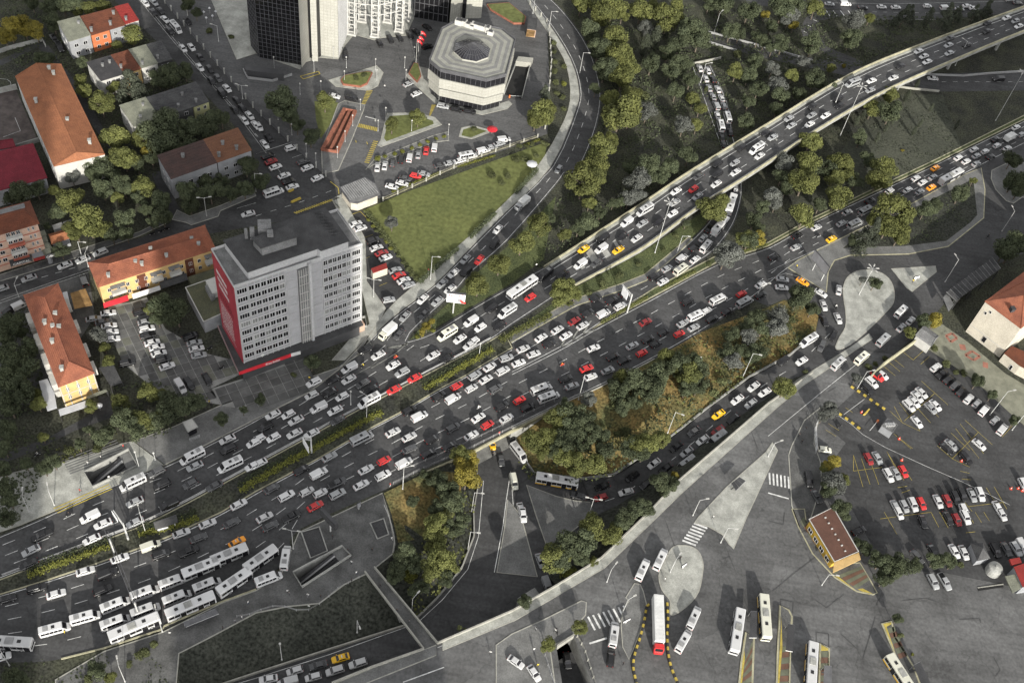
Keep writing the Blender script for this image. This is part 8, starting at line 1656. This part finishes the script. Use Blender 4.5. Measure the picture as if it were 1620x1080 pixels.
PPL = (("@30 1075,765", 'w', 'k', "standing at the bus stop kerb by the tall post"), ("@30 1570,570", 'w', 'b', "walking on the plaza below the angled bus"), ("@30 1530,662", 'w', 'k', "right one of two at the plaza edge"), ("@30 1487,687", 'g', 'k', "left one of two at the plaza edge"), ("@30 1410,732", 'k', 'k', "alone at the plaza edge"), ("@30 410,758", 'y', 'k', "stepping off the leading minibus"), ("@31 200,498", 'w', 'k', "in the group of two on the plaza"), ("@31 210,512", 'g', 'k', "standing just right of the pair on the plaza"), ("@31 330,522", 'w', 'g', "walking along the yellow line of the plaza"), ("@31 410,532", 'k', 'k', "walking below the yellow line of the plaza"), ("@31 335,595", 'w', 'k', "by the railing of the grass slope"), ("@31 605,315", 'w', 'k', "at the lower rim of the escalator pit"), ("@31 635,382", 'w', 'b', "near the footbridge's upper end"), ("@31 605,430", 'k', 'k', "leaning at the railing above the grass"), ("@31 785,465", 'k', 'k', "upper one on the footbridge"), ("@31 892,622", 'k', 'b', "middle one on the footbridge"), ("@31 970,688", 'g', 'k', "lower one on the footbridge"), ("@31 485,155", 'k', 'k', "walking past the dark billboard"), ("@31 582,240", 'k', 'g', "at the top corner of the escalator pit"), ("@31 735,238", 'k', 'k', "near the small ventilation grate"), ("@31 860,165", 'w', 'w', "at the corner beside the dry bank"), ("@20 1325,382", 'y', 'k', "by the shaded grove on the sidewalk"), ("@20 1340,400", 'k', 'k', "just right of the yellow-clad walker"), ("@20 505,942", 'r', 'k', "on the pale sidewalk with a long shadow"), ("@20 780,662", 'r', 'k', "behind the metro stairs' upper rim"), ("@20 637,730", 'w', 'k', "on the path above the metro stairs"), ("@20 555,768", 'w', 'g', "left on the path above the metro stairs"), ("@20 690,860", 'w', 'k', "at the lower rim of the metro stairs"), ("@32 150,738", 'w', 'k', "on the terminal sidewalk at the left"), ("@32 275,745", 'w', 'k', "beside the motorcycle on the terminal sidewalk"), ("@32 968,422", 'w', 'k', "on the edge of the terminal island"), ("@32 140,866", 'w', 'g', "on the coloured path by the trench"), ("@32 165,965", 'y', 'k', "lower down the coloured path by the trench"), ("@32 1275,28", 'w', 'k', "on the tip of the crossing island"), ("@32 705,957", 'k', 'k', "crossing beside the barrier row"), ("@32 1065,288", 'k', 'k', "by the notice board on the terminal island"), ("@22 1195,105", 'w', 'k', "at the mound's upper kerb"), ("@12 1372,600", 'r', 'w', "selling things on the gore kerb"), ("@12 393,487", 'r', 'k', "selling things at the flyover's foot"), ("@12 155,598", 'w', 'k', "below the flyover's first parapet"), ("@23 197,592", 'k', 'k', "on the dark sidewalk by the hoarding"), ("@23 240,552", 'k', 'g', "upper walker on the dark sidewalk"), ("@23 215,632", 'k', 'k', "lower walker on the dark sidewalk"), ("@13 182,605", 'y', 'k', "in a vest on the pale corner pavement"), ("@13 918,698", 'y', 'k', "in a vest on the sharp traffic island"), ("@21 338,232", 'y', 'k', "in a vest at the road edge by the forecourt"), ("@21 850,905", 'r', 'w', "by the railing at the highway edge"), ("@31 1485,885", 'w', 'k', "beside the lower street's parapet"), ("@01 815,548", 'w', 'k', "alone on the bank forecourt"), ("@11 1092,630", 'r', 'w', "on the sidewalk by the lawn corner"), ("@21 1540,580", 'r', 'w', "at the bridge railing over the underpass"))
for i, (s, t, l, where) in enumerate(PPL):
    q = pts(s)[0]; fb_ = 784 < q[0] < 650; zz = .22 if i in (14, 15, 16) else .13; p = P(q[0], q[1], .9); p.z = zz; person("person in a %s top %s" % (CW[t], where), p, R.uniform(0, 6.28), i % 3, t, l)
def moto_mesh(col):
    m = MB(); m.loft([[(x, -w, z0), (x, w, z0), (x, w * .8, z1), (x, -w * .8, z1)] for x, w, z0, z1 in ((-.85, .1, .62, .82), (-.4, .16, .45, .86), (.1, .18, .35, .82), (.45, .16, .45, 1.0), (.75, .08, .6, .85))]); m.box((-.75, 0, .84), (.4, .38, .32), 0, 1); m.tube((.5, -.36, 1.05), (.5, .36, 1.05), .03, n=5, mi=1); m.tube((.45, 0, 1.0), (.72, 0, .35), .05, n=5, mi=1); return mesh("frame", m.v, m.f, [col, BLK], m.m)
MM = {c: moto_mesh(PAINTS[c][1]) for c in 'krwl'}
MOT = (("@21 885,97", 'r', 'o', "red motorcycle with rider in the westbound lanes", 1), ("@21 677,152", 'k', 'y', "black motorcycle with yellow-clad rider near the forecourt sidewalk", 1), ("@21 1410,415", 'w', 'w', "white motorcycle with rider in the eastbound lanes", 1), ("@22 318,145", 'r', 'o', "red motorcycle with orange-clad rider on the eastbound highway", 1), ("@30 435,12", 'k', 'k', "black motorcycle at the pale sidewalk's edge", 1), ("@13 1395,412", 'k', 'k', "black motorcycle riding up the shaded side road", 1), ("@13 430,860", 'k', 'w', "black motorcycle beside the loop road's dark car", 1), ("@13 325,412", 'l', 'k', "silver motorcycle beside the yellow taxi", 1), ("@13 840,135", 'k', 'g', "black motorcycle between cars near the gore kerb", 1), ("@20 235,712", 'k', 'w', "black motorcycle on the shaded lane at the left", 1), ("@23 455,532", 'k', 'k', "parked black motorcycle at the car park entrance", 0), ("@32 285,755", 'k', 'k', "black motorcycle parked on the terminal sidewalk", 0), ("@21 1500,715", 'k', 'k', "black motorcycle leaving the underpass", 1), ("@20 1325,40", 'k', 'k', "left motorcycle parked beside the red-edged canopy", 0), ("@20 1400,165", 'k', 'k', "right motorcycle parked beside the red-edged canopy", 0), ("@10 962,395", 'k', 'k', "left of three motorcycles parked on the street corner", 0), ("@10 1018,380", 'k', 'k', "middle of three motorcycles parked on the street corner", 0), ("@10 1055,365", 'k', 'k', "right of three motorcycles parked on the street corner", 0))
for s, c, t, lab, rid in MOT:
    q = pts(s)[0]; low_ = "underpass" in lab; zz = -6.3 if low_ else .08; p = P(q[0], q[1], zz + .7); p.z = zz; ang = flow_at(q[0], q[1])[2]; u = P(q[0] + 5 * math.cos(ang), q[1] + 5 * math.sin(ang), zz + .7); hd = math.atan2(u.y - p.y, u.x - p.x)
    o = empty("motorcycle", p, hd); tag(o, lab, "motorcycle"); link("frame", MM[c], o)
    for x in (-.62, .7): w_ = link("wheel", WHEEL, o); w_.location = (x, 0, .3); w_.scale = (.95, .45, .95)
    if rid: person("rider in %s on the %s" % (CW[t], __import__('re').sub(r' with( \S+)? rider', '', lab)), (p.x - math.cos(hd) * .2, p.y - math.sin(hd) * .2, zz), hd, 3, t, 'k', False)
